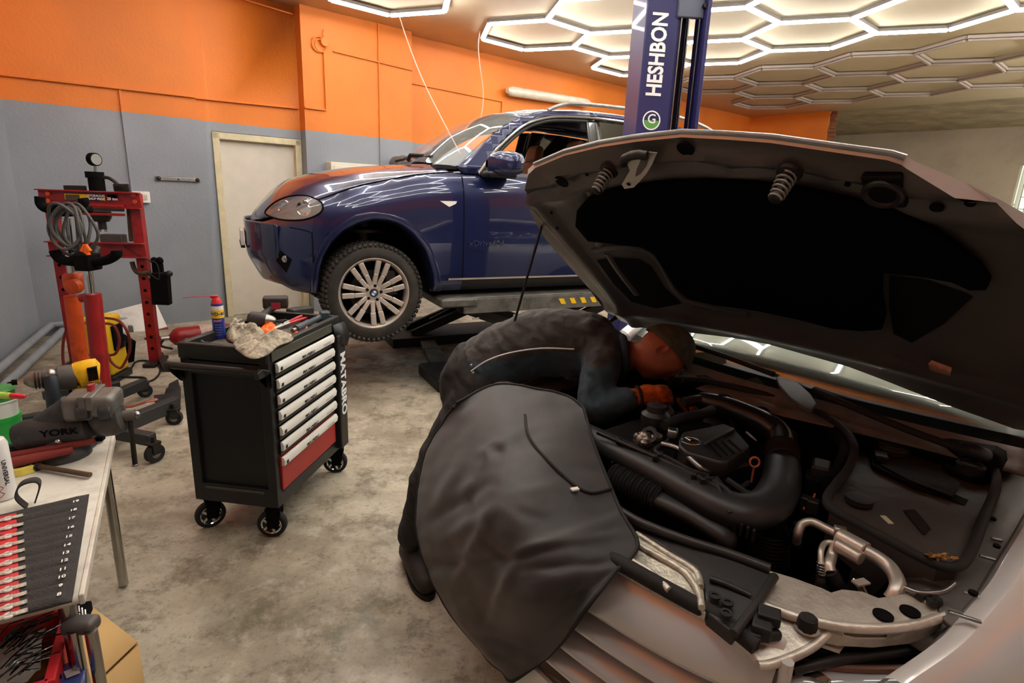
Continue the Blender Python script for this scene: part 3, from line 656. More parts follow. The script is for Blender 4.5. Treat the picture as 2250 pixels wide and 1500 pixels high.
# panel gaps
for s in (1, -1):
    pts = [(.36, 1.048)]+[(x, z+.004) for x, z in reversed(hood_edge)]
    G().tube([V((x, s*(yside(x, z)+.001), z)) for x, z in [(p.x, p.y) for p in cat(pts, 5)]], .005, 6).build('hood_gap', 'flat_black', car)
    G().tube([V((x, s*(yside(x, z)+.001), z)) for x, z in [(.42, .60), (.42, .70), (.42, .815), (.46, .83), (.55, .845), (.66, .86), (.74, .865)]], .004, 6).build('bumper_gap', 'flat_black', car)
    G().tube([V((x, s*(yside(x, z)+.004), z)) for x, z in [(p.x, p.y) for p in cat(HLT, 3, closed=True)]+[HLT[0]]], .006, 6).build('headlight_seal', 'flat_black', car)
G().patch([(.56, .62), (.63, .68), (.66, .60), (.60, .52)], lambda x, z: V((x, yside(x, z)+.004, z)), .05).build('fog_lamp_recess', 'flat_black', car)
G().ball(V((.60, yside(.60, .62)+.002, .62)), .026, (1, .4, 1)).build('fog_lamp', 'headlight_glass', car)
# ================================================================ SILVER CAR WITH OPEN BONNET
mat('silver_paint', '#d9d6d3', .32, .30, coat=.8, bump=.01, bscale=120)
mat('bonnet_inner', '#5c5550', .40, .3, var=.2, vscale=5, coat=.2)
mat('liner_felt', '#08080b', 1, spec=.05, bump=.25, bscale=140)
mat('bay_plastic', '#252322', .45, var=.2, vscale=10, bump=.05, dirt='#453c35', dscale=6, damt=.35)
mat('bay_dark', '#0b0a0a', .8, spec=.2, var=.3)
mat('cowl_plastic', '#756c66', .55, var=.2, vscale=5, dirt='#2c2826', dscale=5, damt=.6, bump=.1)
mat('pan_plastic', '#453e3a', .55, var=.25, vscale=5, dirt='#52483d', dscale=3.5, damt=.5, bump=.15)
mat('dirty_alloy', '#d0c8bb', .42, .55, var=.15, vscale=12, dirt='#857a69', dscale=16, damt=.45, bump=.2, bscale=70)
mat('body_grey', '#5d5650', .5, .3, var=.2, vscale=6, dirt='#3b3430', dscale=6, damt=.6)
mat('hose', '#1b1a1a', .6, var=.2)
MF = V((-.77, -.64, 0)).normalized(); ML = V((-MF.y, MF.x, 0)); MO = V((1.07, 2.05, 0)); mrz = math.atan2(MF.y, MF.x)
mc = thing('open_bonnet_car', 'silver saloon car with its black lined bonnet raised', 'car', MO, mrz)
L2M = W2L[mc.name]
def mz(px, py, z): return L2M@atz(px, py, z)
def mp(pts, z): return [mz(x, y, z) for x, y in pts]
def slab(pts, m, name, t=.01, parent=None, bevel=0, **k):   # plate from picture outline at real height; each pt (px,py,z)
    top = [mz(*p) for p in pts]; n = len(top); bot = [p-V((0, 0, t)) for p in top]
    g = G().add(top+bot, [tuple(range(n)), tuple(range(2*n-1, n-1, -1))]+[(i, (i+1) % n, n+(i+1) % n, n+i) for i in range(n)])
    bm = None; return g.build(name, m, parent or mc, bevel=bevel, **k)
# ---- bonnet
HU = V((.88, 0, .69)).normalized(); HN = V((-HU.z, 0, HU.x)); H0 = V((0, 0, 1.02))
def hs0(u, v, off=0):
    c = .085*(1-(v/.83)**2)*min(1, .45+.55*u/.9) if abs(v) < .83 else 0
    ed = 0
    return H0+HU*u+V((0, v, 0))+HN*(c+off+.02*math.sin(pi*min(1, max(0, u/1.15))))
CLc = L2M@CAM
def hs(u, v, off=0): return CLc+(hs0(u, v, off)-CLc)*.92
def hp2(px, py, off=0):
    d = ray(px, py); dl = L2M.to_3x3()@d; o = L2M@CAM; u, v = .6, 0; h = 0
    for i in range(14):
        p0 = H0+HN*h; t = (p0-o).dot(HN)/dl.dot(HN); q = o+dl*t-H0; u, v = q.dot(HU), q.y
        h += .7*((hs0(u, v, off)-H0).dot(HN)-h)
    return (u, v)
out_px = [(1160, 372), (1158, 410), (1165, 460), (1200, 520), (1245, 572), (1290, 622), (1330, 668), (1365, 700)]
L1 = [hp2(*p) for p in out_px]
frt = [hp2(*p) for p in ((1175, 358), (1240, 330), (1320, 310), (1400, 297), (1500, 286), (1600, 290), (1700, 297), (1850, 318), (1960, 333), (1992, 343))]
rgt = [hp2(*p) for p in ((2005, 352), (2120, 400), (2200, 440), (2250, 468))]+[(.80, .745), (.60, .80), (.36, .83), (.15, .84), (.02, .84)]
rear = [hp2(*p) for p in ((2240, 937), (2170, 912), (2100, 888), (1950, 830), (1870, 800), (1780, 775), (1690, 750), (1600, 735), (1510, 725), (1440, 722))]
outline = list(reversed(L1))+frt+rgt+rear
hd = thing('dummy', 'x', 'x'); bpy.data.objects.remove(hd)
def hpatch(poly, m, name, off, step=.05, parent=None, solid=0, fn=None, **k):
    return G().patch(poly, lambda u, v: hs(u, v, off if fn is None else fn(u, v)), step).build(name, m, parent, solid=solid, offset=0, **k)
bonnet = hpatch(outline, 'silver_paint', 'bonnet', .0, .06, mc)
cu_, cv_ = sum(p[0] for p in outline)/len(outline), sum(p[1] for p in outline)/len(outline)
inn = [(cu_+(p[0]-cu_)*.985, cv_+(p[1]-cv_)*.988) for p in outline]
vF = 1.0
def frontu(v): return lerp(sorted([(p[1], p[0]) for p in frt]), v)
def rel(u, v):
    d = frontu(v)-u; e = .80-abs(v)
    h = .020*math.exp(-((d-.075)/.03)**2)+.013*math.exp(-((d-.16)/.025)**2)-.014*math.exp(-((d-.115)/.018)**2)
    h += .018*math.exp(-((e-.06)/.03)**2)+.015*math.exp(-((u-.14)/.035)**2)
    h += .004*math.sin(v*17)*math.exp(-((d-.14)/.08)**2)
    return -.016-h
frame = hpatch(inn, 'bonnet_inner', 'inner_frame', 0, .02, bonnet, fn=rel)
# flange between skin and frame
g = G(); n = len(outline); a = [hs(p[0], p[1], 0) for p in outline]; c = [hs(p[0], p[1], rel(*p)) for p in inn]
g.add(a+c, [(i, (i+1) % n, n+(i+1) % n, n+i) for i in range(n)]); g.build('edge_flange', 'silver_paint', bonnet)
G().tube([hs(p[0], p[1], -.004) for p in frt], .006, 8).build('front_edge_seal', 'steel', bonnet)
lin_px = [(1262, 500), (1265, 468), (1290, 440), (1350, 420), (1440, 408), (1550, 403), (1650, 408), (1750, 421), (1850, 442), (1950, 470), (2040, 510), (2100, 550), (2150, 590), (2172, 622), (2165, 642), (2130, 643), (2090, 625), (2030, 614), (1935, 603), (1934, 650), (1942, 700), (1935, 728), (1890, 731), (1830, 726), (1750, 705), (1660, 686), (1560, 672), (1510, 660), (1480, 632), (1455, 592), (1435, 560), (1405, 545), (1345, 539), (1290, 533)]
LN = [hp2(*p, -.05) for p in lin_px]
lnr = hpatch(LN, 'liner_felt', 'sound_liner', 0, .025, bonnet, fn=lambda u, v: min(-.038, rel(u, v)-.006), solid=.012)
# pressed pockets and braces on the frame
def hpx(pts, off): return [hs(*hp2(x, y, off), off) for x, y in pts]
for pts in ([(1308, 576), (1350, 571), (1400, 574), (1428, 590), (1455, 635), (1495, 672), (1440, 682), (1385, 668), (1345, 628)], [(1950, 612), (2040, 625), (2110, 650), (2135, 660), (2070, 720), (2000, 760), (1960, 740), (1950, 680)]):
    q = [hp2(x, y, -.03) for x, y in pts]; hpatch(q, 'bay_dark', 'pressed_pocket', 0, .03, bonnet, fn=lambda u, v: rel(u, v)-.003)
for pts in ([(1330, 565), (1352, 600), (1395, 655)], [(1300, 560), (1345, 552), (1405, 556), (1440, 580), (1478, 645), (1520, 676), (1640, 700)], [(1290, 425), (1330, 500), (1310, 550)]):
    G().tube(cat([hs(*hp2(x, y, -.035), rel(*hp2(x, y, -.035))+.004) for x, y in pts], 6), .018, 10, fl=.6).build('brace', 'bonnet_inner', bonnet)
for (px, py, r) in ((1505, 329, .022), (1235, 397, .024), (1862, 405, .006), (2128, 455, .009), (1225, 500, .005), (1283, 393, .006), (2055, 463, .012), (1210, 470, .005)):
    u, v = hp2(px, py, -.03); c = hs(u, v, rel(u, v)-.004)
    G().lathe([(r, 0), (r, .004), (0, .004)], c, -HN, 20).build('hole', 'flat_black', bonnet)
# closing springs
def spring(b, t):
    cb = hs(*hp2(*b, -.04), -.04); ax = (-HN+HU*.0).normalized(); L = .062
    e = thing('x', 'x', 'x'); bpy.data.objects.remove(e)
    base = G().lathe([(.028, 0), (.026, .008), (.014, .012), (.012, .02), (0, .02)], cb, ax, 20).build('spring_seat', 'dark_metal', bonnet)
    pts = [cb+ax*(.012+L*i/60)+(HU*math.cos(i*.55)+V((0, 1, 0))*math.sin(i*.55))*(.019-.005*i/60) for i in range(61)]
    G().tube(pts, .0028, 8).build('coil', mat('coil', '#8a8078', .5, .4) if 'coil' not in MATS else 'coil', base)
    G().lathe([(.008, 0), (.008, L), (.015, L+.002), (.015, L+.012), (.010, L+.016), (0, L+.016)], cb, ax, 16).build('striker', 'dark_metal', base)
spring((1735, 378), 0); spring((1338, 374), 0)
# silver catch bracket
q = hp2(1420, 350, -.06); o = hs(*q, -.055)
d1 = L2M.to_3x3()@(ray(1395, 415)-ray(1410, 340)); 
def onp(px, py, z0):
    d = L2M.to_3x3()@ray(px, py); oo = L2M@CAM; nn = (HN*.8-HU*.35).normalized(); return oo+d*((z0-oo).dot(nn)/d.dot(nn))
bp_ = [(1370, 340), (1402, 332), (1443, 336), (1432, 362), (1420, 382), (1404, 400), (1392, 412), (1372, 415), (1366, 405), (1384, 375), (1378, 360)]
P3 = [onp(x, y, o) for x, y in bp_]; nn = (HN*.8-HU*.35).normalized()*.004
g = G(); n = len(P3); g.add(P3+[p+nn for p in P3], [tuple(range(n)), tuple(range(2*n-1, n-1, -1))]+[(i, (i+1) % n, n+(i+1) % n, n+i) for i in range(n)])
ct = g.build('safety_catch', mat('zinc', '#b9b5ae', .35, .6, var=.1), bonnet, sharp=20)
S3 = [onp(x, y, o)-nn*.3 for x, y in ((1410, 345), (1427, 345), (1420, 366), (1408, 382), (1396, 388), (1400, 370), (1404, 362))]
G().add(S3, [tuple(range(len(S3)))]).build('slot', 'bonnet_inner', ct)
G().lathe([(.006, 0), (0, .001)], onp(1382, 404, o)-nn*.6, -HN, 12).build('slot', 'flat_black', ct)
G().tube([hs(*hp2(x, y, -.05), -.06) for x, y in ((1372, 352), (1376, 342), (1392, 335), (1408, 333), (1425, 336))], .012, 10).build('catch_lever', 'dark_metal', ct)
S4 = [hs(*hp2(x, y, -.05), -.052) for x, y in ((2040, 797), (2048, 790), (2092, 806), (2088, 824), (2044, 812))]
G().add(S4, [tuple(range(5))]).build('warning_label', mat('label_pink', '#c9876c', .6, var=.2, vscale=60), bonnet, solid=.001)
for (px, py) in ((1945, 415),):
    cb = hs(*hp2(px, py, -.03), -.045)
    G().ring(cb, .032, .007, HN, 4*6, 8).build('rubber_stop', 'dark_metal', bonnet)
    G().box(cb+HN*.012, (.09, .07, .02), Mx.Rotation(-.66, 3, 'Y')).build('stop_bracket', 'bay_dark', bonnet, bevel=.006)
G().tube([hs(.10, -.80, -.03), V((.50, -.78, .93))], .010, 10).build('gas_strut', 'black_plastic', mc)
G().tube([hs(.75, -.81, -.02)+V((0, 0, 0)), V((.72, -.86, .93))], .005, 8).build('prop_rod', 'dark_metal', mc)
# ---- windscreen and cabin
def wsp(k, t):   # k -1..1 across, t 0..1 up
    u = abs(k); a = V((.27-.20*u**2, .69*k, 1.03-.03*u*u)); b = V((-.52-.10*u*u, .56*k, 1.40-.03*u*u)); p = a.lerp(b, t); p.z += .05*math.sin(pi*t)*(1-.4*u); return p
G().grid([[wsp(k/12, t/10) for k in range(-12, 13)] for t in range(11)]).build('windscreen', mat('tinted_glass', '#6f7f7a', .03, spec=1, coat=1, ior=1.9), mc, solid=.006, sharp=80)
g = G(); rows = []
for i in range(12):
    x = -.5-i*1.5/11; zz = 1.38+.07*math.sin(pi*i/11)-(.03*i/11); rows.append([V((x-.1*(k/8)**2, .60*k/8, zz-.05*(k/8)**4)) for k in range(-8, 9)])
g.grid(rows).build('roof', 'silver_paint', mc, solid=.02)
for s in (1, -1):
    G().tube([V((.10, s*.73, .99)), V((-.2, s*.68, 1.17)), V((-.6, s*.60, 1.37)), V((-1.2, s*.60, 1.40)), V((-1.9, s*.60, 1.34)), V((-2.5, s*.66, 1.02))], .035, 10).build('roof_pillar', 'silver_paint', mc)
    G().add([V((-.05, s*.73, 1.0)), V((-.62, s*.60, 1.35)), V((-1.9, s*.60, 1.33)), V((-2.4, s*.68, 1.02))], [(0, 1, 2, 3)]).build('side_window', 'dark_glass', mc, solid=.006)
    # body side with wheel arch
    poly = [(.04, .25), (.04, .97), (-.1, .99), (-2.6, .97), (-3.1, .92), (-3.2, .6), (-3.15, .3), (-2.55, .25), (-2.5, .45), (-2.35, .62), (-2.15, .68), (-1.95, .62), (-1.8, .45), (-1.76, .25)]
    G().patch(poly, lambda x, z: V((x, s*(.92-.16*max(0, (z-.75)/.25)**2-.05*max(0, (.5-z)/.3)**2-max(0, -2.5-x)*.12), z)), .09).build('body_side', 'silver_paint', mc)
G().box((-2.85, 0, .75), (.7, 1.55, .40)).build('boot', 'silver_paint', mc, bevel=.08, bseg=3)
G().box((-1.2, 0, .35), (4.2, 1.6, .12)).build('underbody', 'bay_dark', mc)
G().box((-.05, 0, .92), (.5, 1.34, .10)).build('dashboard', 'bay_dark', mc, bevel=.03)
# ---- front wings
def wing(s):
    rows = []
    for i in range(25):
        x = .02+i*(1.06-.02)/24
        y0 = lerp([(0, .76), (.47, .765), (.75, .76), (.94, .735), (1.06, .69)], x); z0 = lerp([(0, .965), (.47, .935), (.75, .89), (.94, .84), (1.06, .79)], x)
        tp = lerp([(0, 0), (.6, 0), (1.06, .10)], x)
        rows.append([V((x, s*y, z)) for y, z in ((y0-.01, z0-.05), (y0, z0), (y0+.035, z0+.008), (y0+.085-tp*.2, z0-.02), (y0+.125-tp*.4, z0-.07), (y0+.148-tp*.6, z0-.14), (y0+.155-tp*.7, z0-.20), (y0+.15-tp*.8, z0-.30), (y0+.14-tp, z0-.40))])
    return G().grid(rows).build('front_wing', 'silver_paint', mc, sub=1)
wing(1); wing(-1)
for s in (1, -1):
    poly = [(.02, .2), (.02, .6), (1.06, .45), (1.04, .30), (.98, .25), (.95, .42), (.85, .58), (.66, .64), (.45, .58), (.33, .42), (.3, .2)]
    G().patch([(x, z) for x, z in poly], lambda x, z: V((x, s*(.905-max(0, x-.7)*.15), z)), .08).build('wing_lower', 'silver_paint', mc)
    w = G(); w.lathe([(.2, -.11), (.30, -.11), (.325, -.08), (.325, .08), (.30, .11), (.2, .11)], (.66, s*.78, .325), (0, 1, 0), 40).build('front_wheel', 'tyre', mc)
    G().lathe([(.2, -.1), (.2, .1), (.05, .08), (0, .08)], (.66, s*.785, .325), (0, s, 0), 30).build('wheel_rim', 'rim', mc)
    w = G(); w.lathe([(.2, -.11), (.30, -.11), (.325, -.08), (.325, .08), (.30, .11), (.2, .11)], (-2.15, s*.78, .325), (0, 1, 0), 40).build('rear_wheel', 'tyre', mc)
# inner wing metal strip on the right of the bay, left mirrored
for s in (1, -1):
    rows = []
    for i in range(20):
        x = .0+i*.93/19; yo = lerp([(0, .752), (.47, .757), (.75, .752), (.94, .725)], x); z0 = lerp([(0, .92), (.47, .89), (.75, .85), (.94, .80)], x)
        rows.append([V((x, s*(yo-d), z0-h)) for d, h in ((0, .0), (.006, .02), (.05, .015), (.09, .02), (.12, .04), (.13, .16))])
    G().grid(rows).build('inner_wing', 'body_grey', mc, solid=.004)
for px, py, l in ((2150, 1310, .05), (2120, 1355, .05), (2170, 1225, .03), (2190, 1185, .02)):
    c = mz(px, py, .87); G().box(c, (.008, l, .006), .35).build('rib', 'steel', mc, bevel=.002)
for px, py, r in ((2138, 1303, .008), (2180, 1140, .008), (2190, 1200, .007), (2215, 1110, .007)):
    G().lathe([(r, 0), (r, .006), (0, .006)], mz(px, py, .88)-V((0, 0, .002)), (0, 0, 1), 12).build('hole', 'flat_black', mc)
# ---- engine bay tub
g = G()
def wall(a, c, z0, z1): g.add([V((*a, z0)), V((*c, z0)), V((*c, z1)), V((*a, z1))], [(0, 1, 2, 3)])
wall((.28, -.62), (.28, .40), .3, .93); wall((.28, -.62), (1.05, -.58), .3, .86); wall((.28, .62), (.95, .60), .3, .80); wall((1.02, -.6), (1.02, .6), .3, .70)
g.add([V((.2, -.62, .42)), V((1.1, -.62, .42)), V((1.1, .62, .42)), V((.2, .62, .42))], [(0, 1, 2, 3)])
g.build('bay_walls', 'bay_dark', mc)
eng = G().box((.66, -.02, .70), (.52, .50, .34), tp=.9).build('engine_block', 'bay_dark', mc, bevel=.03)
# cowl panel between windscreen and bay
rows = []
for k in range(-14, 15):
    y = k*.74/14; rx = .275-.20*(y/.69)**2
    fx = smo([(-.74, .30), (-.3, .36), (.1, .38), (.23, .34), (.40, .27), (.55, .21), (.74, .13)], y)
    rows.append([V((rx+(fx-rx)*t, y, 1.0-.035*(y/.7)**2-.05*t+.012*math.sin(t*9)*(1-t))) for t in [j/8 for j in range(9)]])
G().grid(rows).build('cowl_panel', 'cowl_plastic', mc, solid=.006)
def tubepx(pts, r, m, name, parent=None, n=12, fl=1, sm=6): return G().tube(cat([mz(*p) for p in pts], sm), r, n, fl=fl).build(name, m, parent or mc)
tubepx([(1500, 833, .99), (1560, 838, .985), (1700, 872, .98), (1800, 908, .97), (1852, 940, .96), (1876, 978, .95), (1868, 1022, .94), (1838, 1062, .93), (1818, 1092, .92), (1828, 1118, .915), (1900, 1158, .905), (2000, 1212, .895), (2060, 1240, .89), (2100, 1245, .89), (2130, 1218, .89), (2165, 1130, .90), (2188, 1072, .91), (2186, 1035, .92), (2166, 1005, .93)], .011, 'rubber', 'rubber_seal')
tubepx([(1470, 838, .965), (1560, 852, .95), (1700, 888, .945), (1790, 922, .94), (1838, 950, .93), (1862, 985, .92), (1850, 1022, .91), (1822, 1062, .90)], .022, 'bay_dark', 'bay_edge')
mat('mesh_grille', '#151413', .7, bump=1, bscale=400)
slab([(1880, 935, .935), (1760, 880, .95), (1800, 880, .96), (1900, 915, .95)], 'mesh_grille', 'vent_mesh', .004)
slab([(1530, 824, .985), (1590, 822, .985), (1625, 838, .98), (1560, 838, .98)], 'mesh_grille', 'vent_mesh', .004)
# filter pan on the right of the bay
pan = slab([(1826, 1105, .875), (1850, 1045, .88), (1872, 1000, .885), (1880, 930, .90), (1960, 950, .90), (2110, 985, .90), (2168, 1005, .90), (2186, 1040, .89), (2184, 1080, .885), (2150, 1150, .88), (2105, 1244, .875), (2060, 1240, .875), (1990, 1208, .875), (1900, 1158, .875)], 'pan_plastic', 'plastic_tray', .12)
slab([(1885, 935, .915), (1895, 930, .92), (1918, 1022, .90), (2010, 1065, .90), (2120, 1110, .885), (2128, 1098, .885), (2020, 1052, .89), (1930, 1012, .89)], 'bay_dark', 'tray_rib', .012, pan)
slab([(1955, 1015, .90), (2060, 1030, .90), (2110, 1060, .90), (2095, 1090, .90), (2000, 1055, .90), (1935, 1020, .90)], 'mesh_grille', 'tray_mesh', .004, pan)
slab([(1985, 1120, .885), (2010, 1118, .885), (2045, 1160, .885), (2030, 1172, .885)], 'mesh_grille', 'tray_mesh', .004, pan)
cp = G().lathe([(.05, 0), (.05, .018), (.042, .026), (.02, .026), (.018, .03), (0, .03)], mz(1957, 990, .90), (0, 0, 1), 26).build('round_cap', 'bay_plastic', pan, bevel=.002)
G().box(mz(1935, 1003, .905)+V((0, 0, 0)), (.05, .035, .02), .4).build('cap_tab', 'bay_plastic', cp, bevel=.004)
G().lathe([(.032, 0), (.032, .012), (0, .014)], mz(1887, 1102, .885), (0, 0, 1), 22).build('round_plug', 'bay_plastic', pan)
wc = G().lathe([(.034, 0), (.034, .03), (.028, .036), (.026, .03), (0, .03)], mz(2128, 1042, .90), (0, 0, 1), 24).build('washer_cap', 'hose', pan)
G().ring(mz(2130, 1035, .90), .052, .012, (0, 0, 1), 24).build('cap_collar', 'bay_dark', pan)
g = G()
for i in range(30):
    c = atz(rnd.gauss(2062, 17), rnd.gauss(1222, 5), .905); a = V((rnd.uniform(-1, 1), rnd.uniform(-1, 1), rnd.uniform(0, .7))).normalized()*.011; bb = V((-a.y, a.x, .004))*.5
    g.add([c-a, c+bb, c+a, c-bb], [(0, 1, 2, 3)])
tag(g.build('dead_leaves', mat('dead_leaf', '#a3743c', .8, var=.4, vscale=80), kind='stuff'), 'small heap of dry brown leaves in the black tray', 'leaves')
g = G(); c0, c1 = atz(1940, 1133, .91), atz(1958, 1150, .91); g.bar(c0, c1, .012, .002); tag(g.build('fallen_leaf', mat('pale_leaf', '#b5a98f', .8)), 'single pale leaf lying in the black tray', 'leaf')
# wipers
wp = tubepx([(1790, 855, 1.035), (1830, 875, 1.035), (1900, 905, 1.03), (1990, 942, 1.025), (2060, 968, 1.015), (2110, 985, 1.005), (2150, 1000, .99)], .010, 'rubber', 'wiper_arm')
tubepx([(1520, 758, 1.055), (1600, 785, 1.055), (1700, 822, 1.05)], .010, 'rubber', 'wiper_arm')
pd = [(1700, 815, 1.04), (1722, 818, 1.04), (1752, 838, 1.04), (1782, 865, 1.03), (1795, 885, 1.025), (1785, 900, 1.02), (1765, 896, 1.02), (1735, 872, 1.03), (1712, 845, 1.035)]
slab(pd, mat('paddle', '#4b4a49', .55), 'wiper_cover', .012, bevel=.004)
tubepx([(1560, 845, .97), (1640, 848, .98), (1700, 858, .985), (1760, 892, .98)], .014, 'cowl_plastic', 'cowl_moulding', fl=.6)
tubepx([(2110, 985, 1.0), (2140, 990, 1.0), (2165, 1000, .985)], [.018]*13, 'bay_plastic', 'wiper_pivot')
slab([(1590, 845, .975), (1665, 828, .985), (1680, 845, .98), (1640, 850, .975)], 'cowl_plastic', 'cowl_flap', .01)
# ---- intake ducts
R1 = [.046]*4+[.048, .05, .05, .045, .04]
c1 = cat([mz(*p) for p in ((1262, 945, .88), (1318, 973, .88), (1430, 1028, .88), (1530, 1082, .88), (1588, 1112, .878), (1645, 1124, .875), (1694, 1104, .875), (1716, 1060, .88), (1720, 1015, .885))], 7)
duct = G().tube(c1, [.048+.006*math.sin(pi*i/len(c1)) for i in range(len(c1))], 20, fl=.75).build('intake_duct', mat('duct', '#2b2a2a', .42, var=.1), mc)
for k in range(24):   # ribbed lower edge
    a = mz(1345+k*13.5, 1024+k*6.6, .86); G().box(a, (.01, .006, .03), .3).build('duct_rib', 'black_plastic', duct, bevel=.001)
bl = c1[-1]; b2 = mz(1718, 985, .90)
g = G(); pts = [bl.lerp(b2, i/20) for i in range(21)]; g.tube(pts, [.046+.004*math.sin(i*pi*.75) for i in range(21)], 20); g.build('bellows', 'rubber', duct)
c2 = cat([mz(*p) for p in ((1718, 985, .90), (1712, 955, .915), (1685, 932, .93), (1645, 912, .94), (1595, 893, .95), (1560, 884, .95), (1540, 880, .945))], 7)
G().tube(c2, [.042-.012*i/len(c2) for i in range(len(c2))], 18).build('charge_pipe', mat('pipe_gloss', '#26272a', .3, .2, coat=.3), duct)
for p in ((1668, 918, .935), (1590, 890, .95), (1725, 968, .905)): G().ring(mz(*p), .036, .005, (.5, .6, .1), 24).build('hose_clamp', 'dark_metal', duct)
# rail with clips above the duct
rl = tubepx([(1313, 950, .93), (1430, 1000, .92), (1545, 1052, .91), (1570, 1068, .905)], .006, 'dark_metal', 'fuel_rail')
for p in ((1360, 968), (1440, 1005), (1450, 1000), (1525, 1045), (1545, 1055)): G().box(mz(*p, .925), (.02, .014, .018), .5).build('clip', 'dark_metal', rl, bevel=.003)
tubepx([(1540, 1050, .90), (1585, 1072, .89), (1620, 1074, .88), (1645, 1060, .88)], .007, 'hose', 'thin_hose')
# corrugated hose and air snorkel below the duct
c3 = [mz(1347+i*1.3, 1047+i*.62, .84) for i in range(82)]
G().tube(c3, [.036+.004*math.sin(i*1.15) for i in range(82)], 20).build('corrugated_hose', 'rubber', mc)
G().tube(cat([mz(*p) for p in ((1440, 1092, .84), (1470, 1104, .84), (1530, 1132, .84), (1590, 1170, .83), (1610, 1192, .80))], 6), [.036, .036, .036, .037]+[.04]*16+[.036, .03, .022, .015, .01], 18, fl=.6).build('air_snorkel', 'duct', mc)
tubepx([(1688, 1120, .80), (1692, 1180, .72), (1690, 1230, .66)], .045, 'hose', 'lower_hose')
for k in range(9): G().ring(mz(1690, 1165+k*8, .77-.012*k), .047, .004, (0, 0, 1), 24, 6).build('hose_rib', 'hose', mc)
# ---- engine cover with star
ec = [(1492, 965, .955), (1500, 948, .958), (1560, 936, .962), (1590, 929, .965), (1612, 938, .962), (1648, 978, .955), (1600, 1012, .945), (1580, 1016, .94), (1508, 994, .945), (1492, 978, .95)]
cov = slab(ec, 'bay_plastic', 'engine_cover', .05, eng, bevel=.006)
for k in range(4): 
    a, c = mz(1556+k*15, 972+k*.0-2*k, .962), mz(1584+k*15, 1003-4*k, .953); G().bar(a, c, .003, .004).build('cover_rib', 'bay_dark', cov)
G().bar(mz(1548, 977, .962), mz(1612, 943, .966), .010, .01).build('cover_ridge', 'bay_plastic', cov, bevel=.003)
slab([(1480, 985, .92), (1505, 1000, .92), (1585, 1025, .915), (1650, 985, .93), (1648, 1000, .90), (1588, 1045, .89), (1500, 1018, .895)], 'bay_plastic', 'cover_skirt', .03, cov, bevel=.004)
sc = mz(1518, 968, .966); em = G().ring(sc, .025, .0024, (0, 0, 1), 36, 8).build('star_emblem', 'chrome', cov)
g = G()
for k in range(3):
    a = 2*pi*k/3+.3; g.add([sc+V((0, 0, .003)), sc+V((math.cos(a+1.05)*.004, math.sin(a+1.05)*.004, 0)), sc+V((math.cos(a)*.024, math.sin(a)*.024, 0)), sc+V((math.cos(a-1.05)*.004, math.sin(a-1.05)*.004, 0))], [(0, 1, 2), (0, 2, 3)])
g.build('star_point', 'chrome', em)
# machinery to the left of the cover
tb = G()
for i in range(14):
    tb.ball(mz(1410+rnd.gauss(8, 16), 958+rnd.gauss(5, 8), .93+rnd.uniform(-.02, .015)), rnd.uniform(.012, .026), (1, rnd.uniform(.6, 1), rnd.uniform(.5, 1)), 10)
tb.build('turbo_housing', mat('turbo', '#8d8377', .35, .85, var=.4, vscale=40, bump=.3, bscale=80), eng)['kind'] = 'stuff'
G().lathe([(.024, 0), (.024, .03), (.014, .03), (.014, .01), (0, .01)], mz(1426, 962, .93), (.5, .3, .5), 18).build('turbo_port', 'dark_metal', eng)
G().box(mz(1478, 952, .95), (.035, .03, .03), .6).build('sensor', 'steel', eng, bevel=.006)
g = G().lathe([(.04, 0), (.045, .02), (.045, .04), (.03, .05), (.03, .07), (.018, .075), (0, .075)], mz(1438, 935, .91), (0, 0, 1), 22); g.build('oil_filter_cap', 'bay_plastic', eng)
tubepx([(1460, 935, .95), (1500, 918, .955), (1540, 910, .955), (1565, 900, .955)], .016, 'hose', 'breather_hose', eng)
tubepx([(1455, 975, .93), (1490, 985, .935), (1515, 1005, .93), (1540, 1028, .92), (1560, 1040, .90)], .009, 'steel', 'metal_pipe', eng)
tubepx([(1470, 968, .93), (1440, 990, .92), (1475, 1010, .91), (1530, 1040, .90)], .007, 'hose', 'wiring', eng)
tubepx([(1560, 1035, .90), (1600, 1030, .90), (1640, 1022, .90)], .008, 'hose', 'wiring', eng)
tubepx([(1500, 885, .95), (1540, 878, .955), (1580, 882, .955)], .018, 'bay_plastic', 'pipe_joint', eng)
tubepx([(1640, 950, .96), (1652, 960, .96), (1660, 968, .95)], .004, 'steel', 'dipstick_tube', eng)
dp = mz(1658, 1015, .93); G().ring(dp, .013, .003, L2M.to_3x3()@_f, 20, 8).build('dipstick_handle', mat('dip_orange', '#b2603f', .5), eng)
G().cyl(dp-V((0, 0, .013)), dp-V((0, 0, .06)), .003).build('dipstick_rod', 'dip_orange', eng)
for i in range(16):
    x, y = rnd.uniform(1440, 1640), rnd.uniform(870, 925) if i % 2 else rnd.uniform(1020, 1060)
    a = mz(x, y, .91); G().tube([a, a+V((rnd.uniform(-.05, .05), rnd.uniform(.03, .08), rnd.uniform(-.02, .02))), a+V((rnd.uniform(-.06, .06), rnd.uniform(.08, .13), -.02))], rnd.uniform(.005, .012), 8).build('bay_hose', 'hose', eng)
for i in range(8):
    G().box(mz(rnd.uniform(1400, 1480), rnd.uniform(900, 930), .90), (.03, rnd.uniform(.02, .05), .03), rnd.random()).build('connector', 'bay_plastic', eng, bevel=.005)
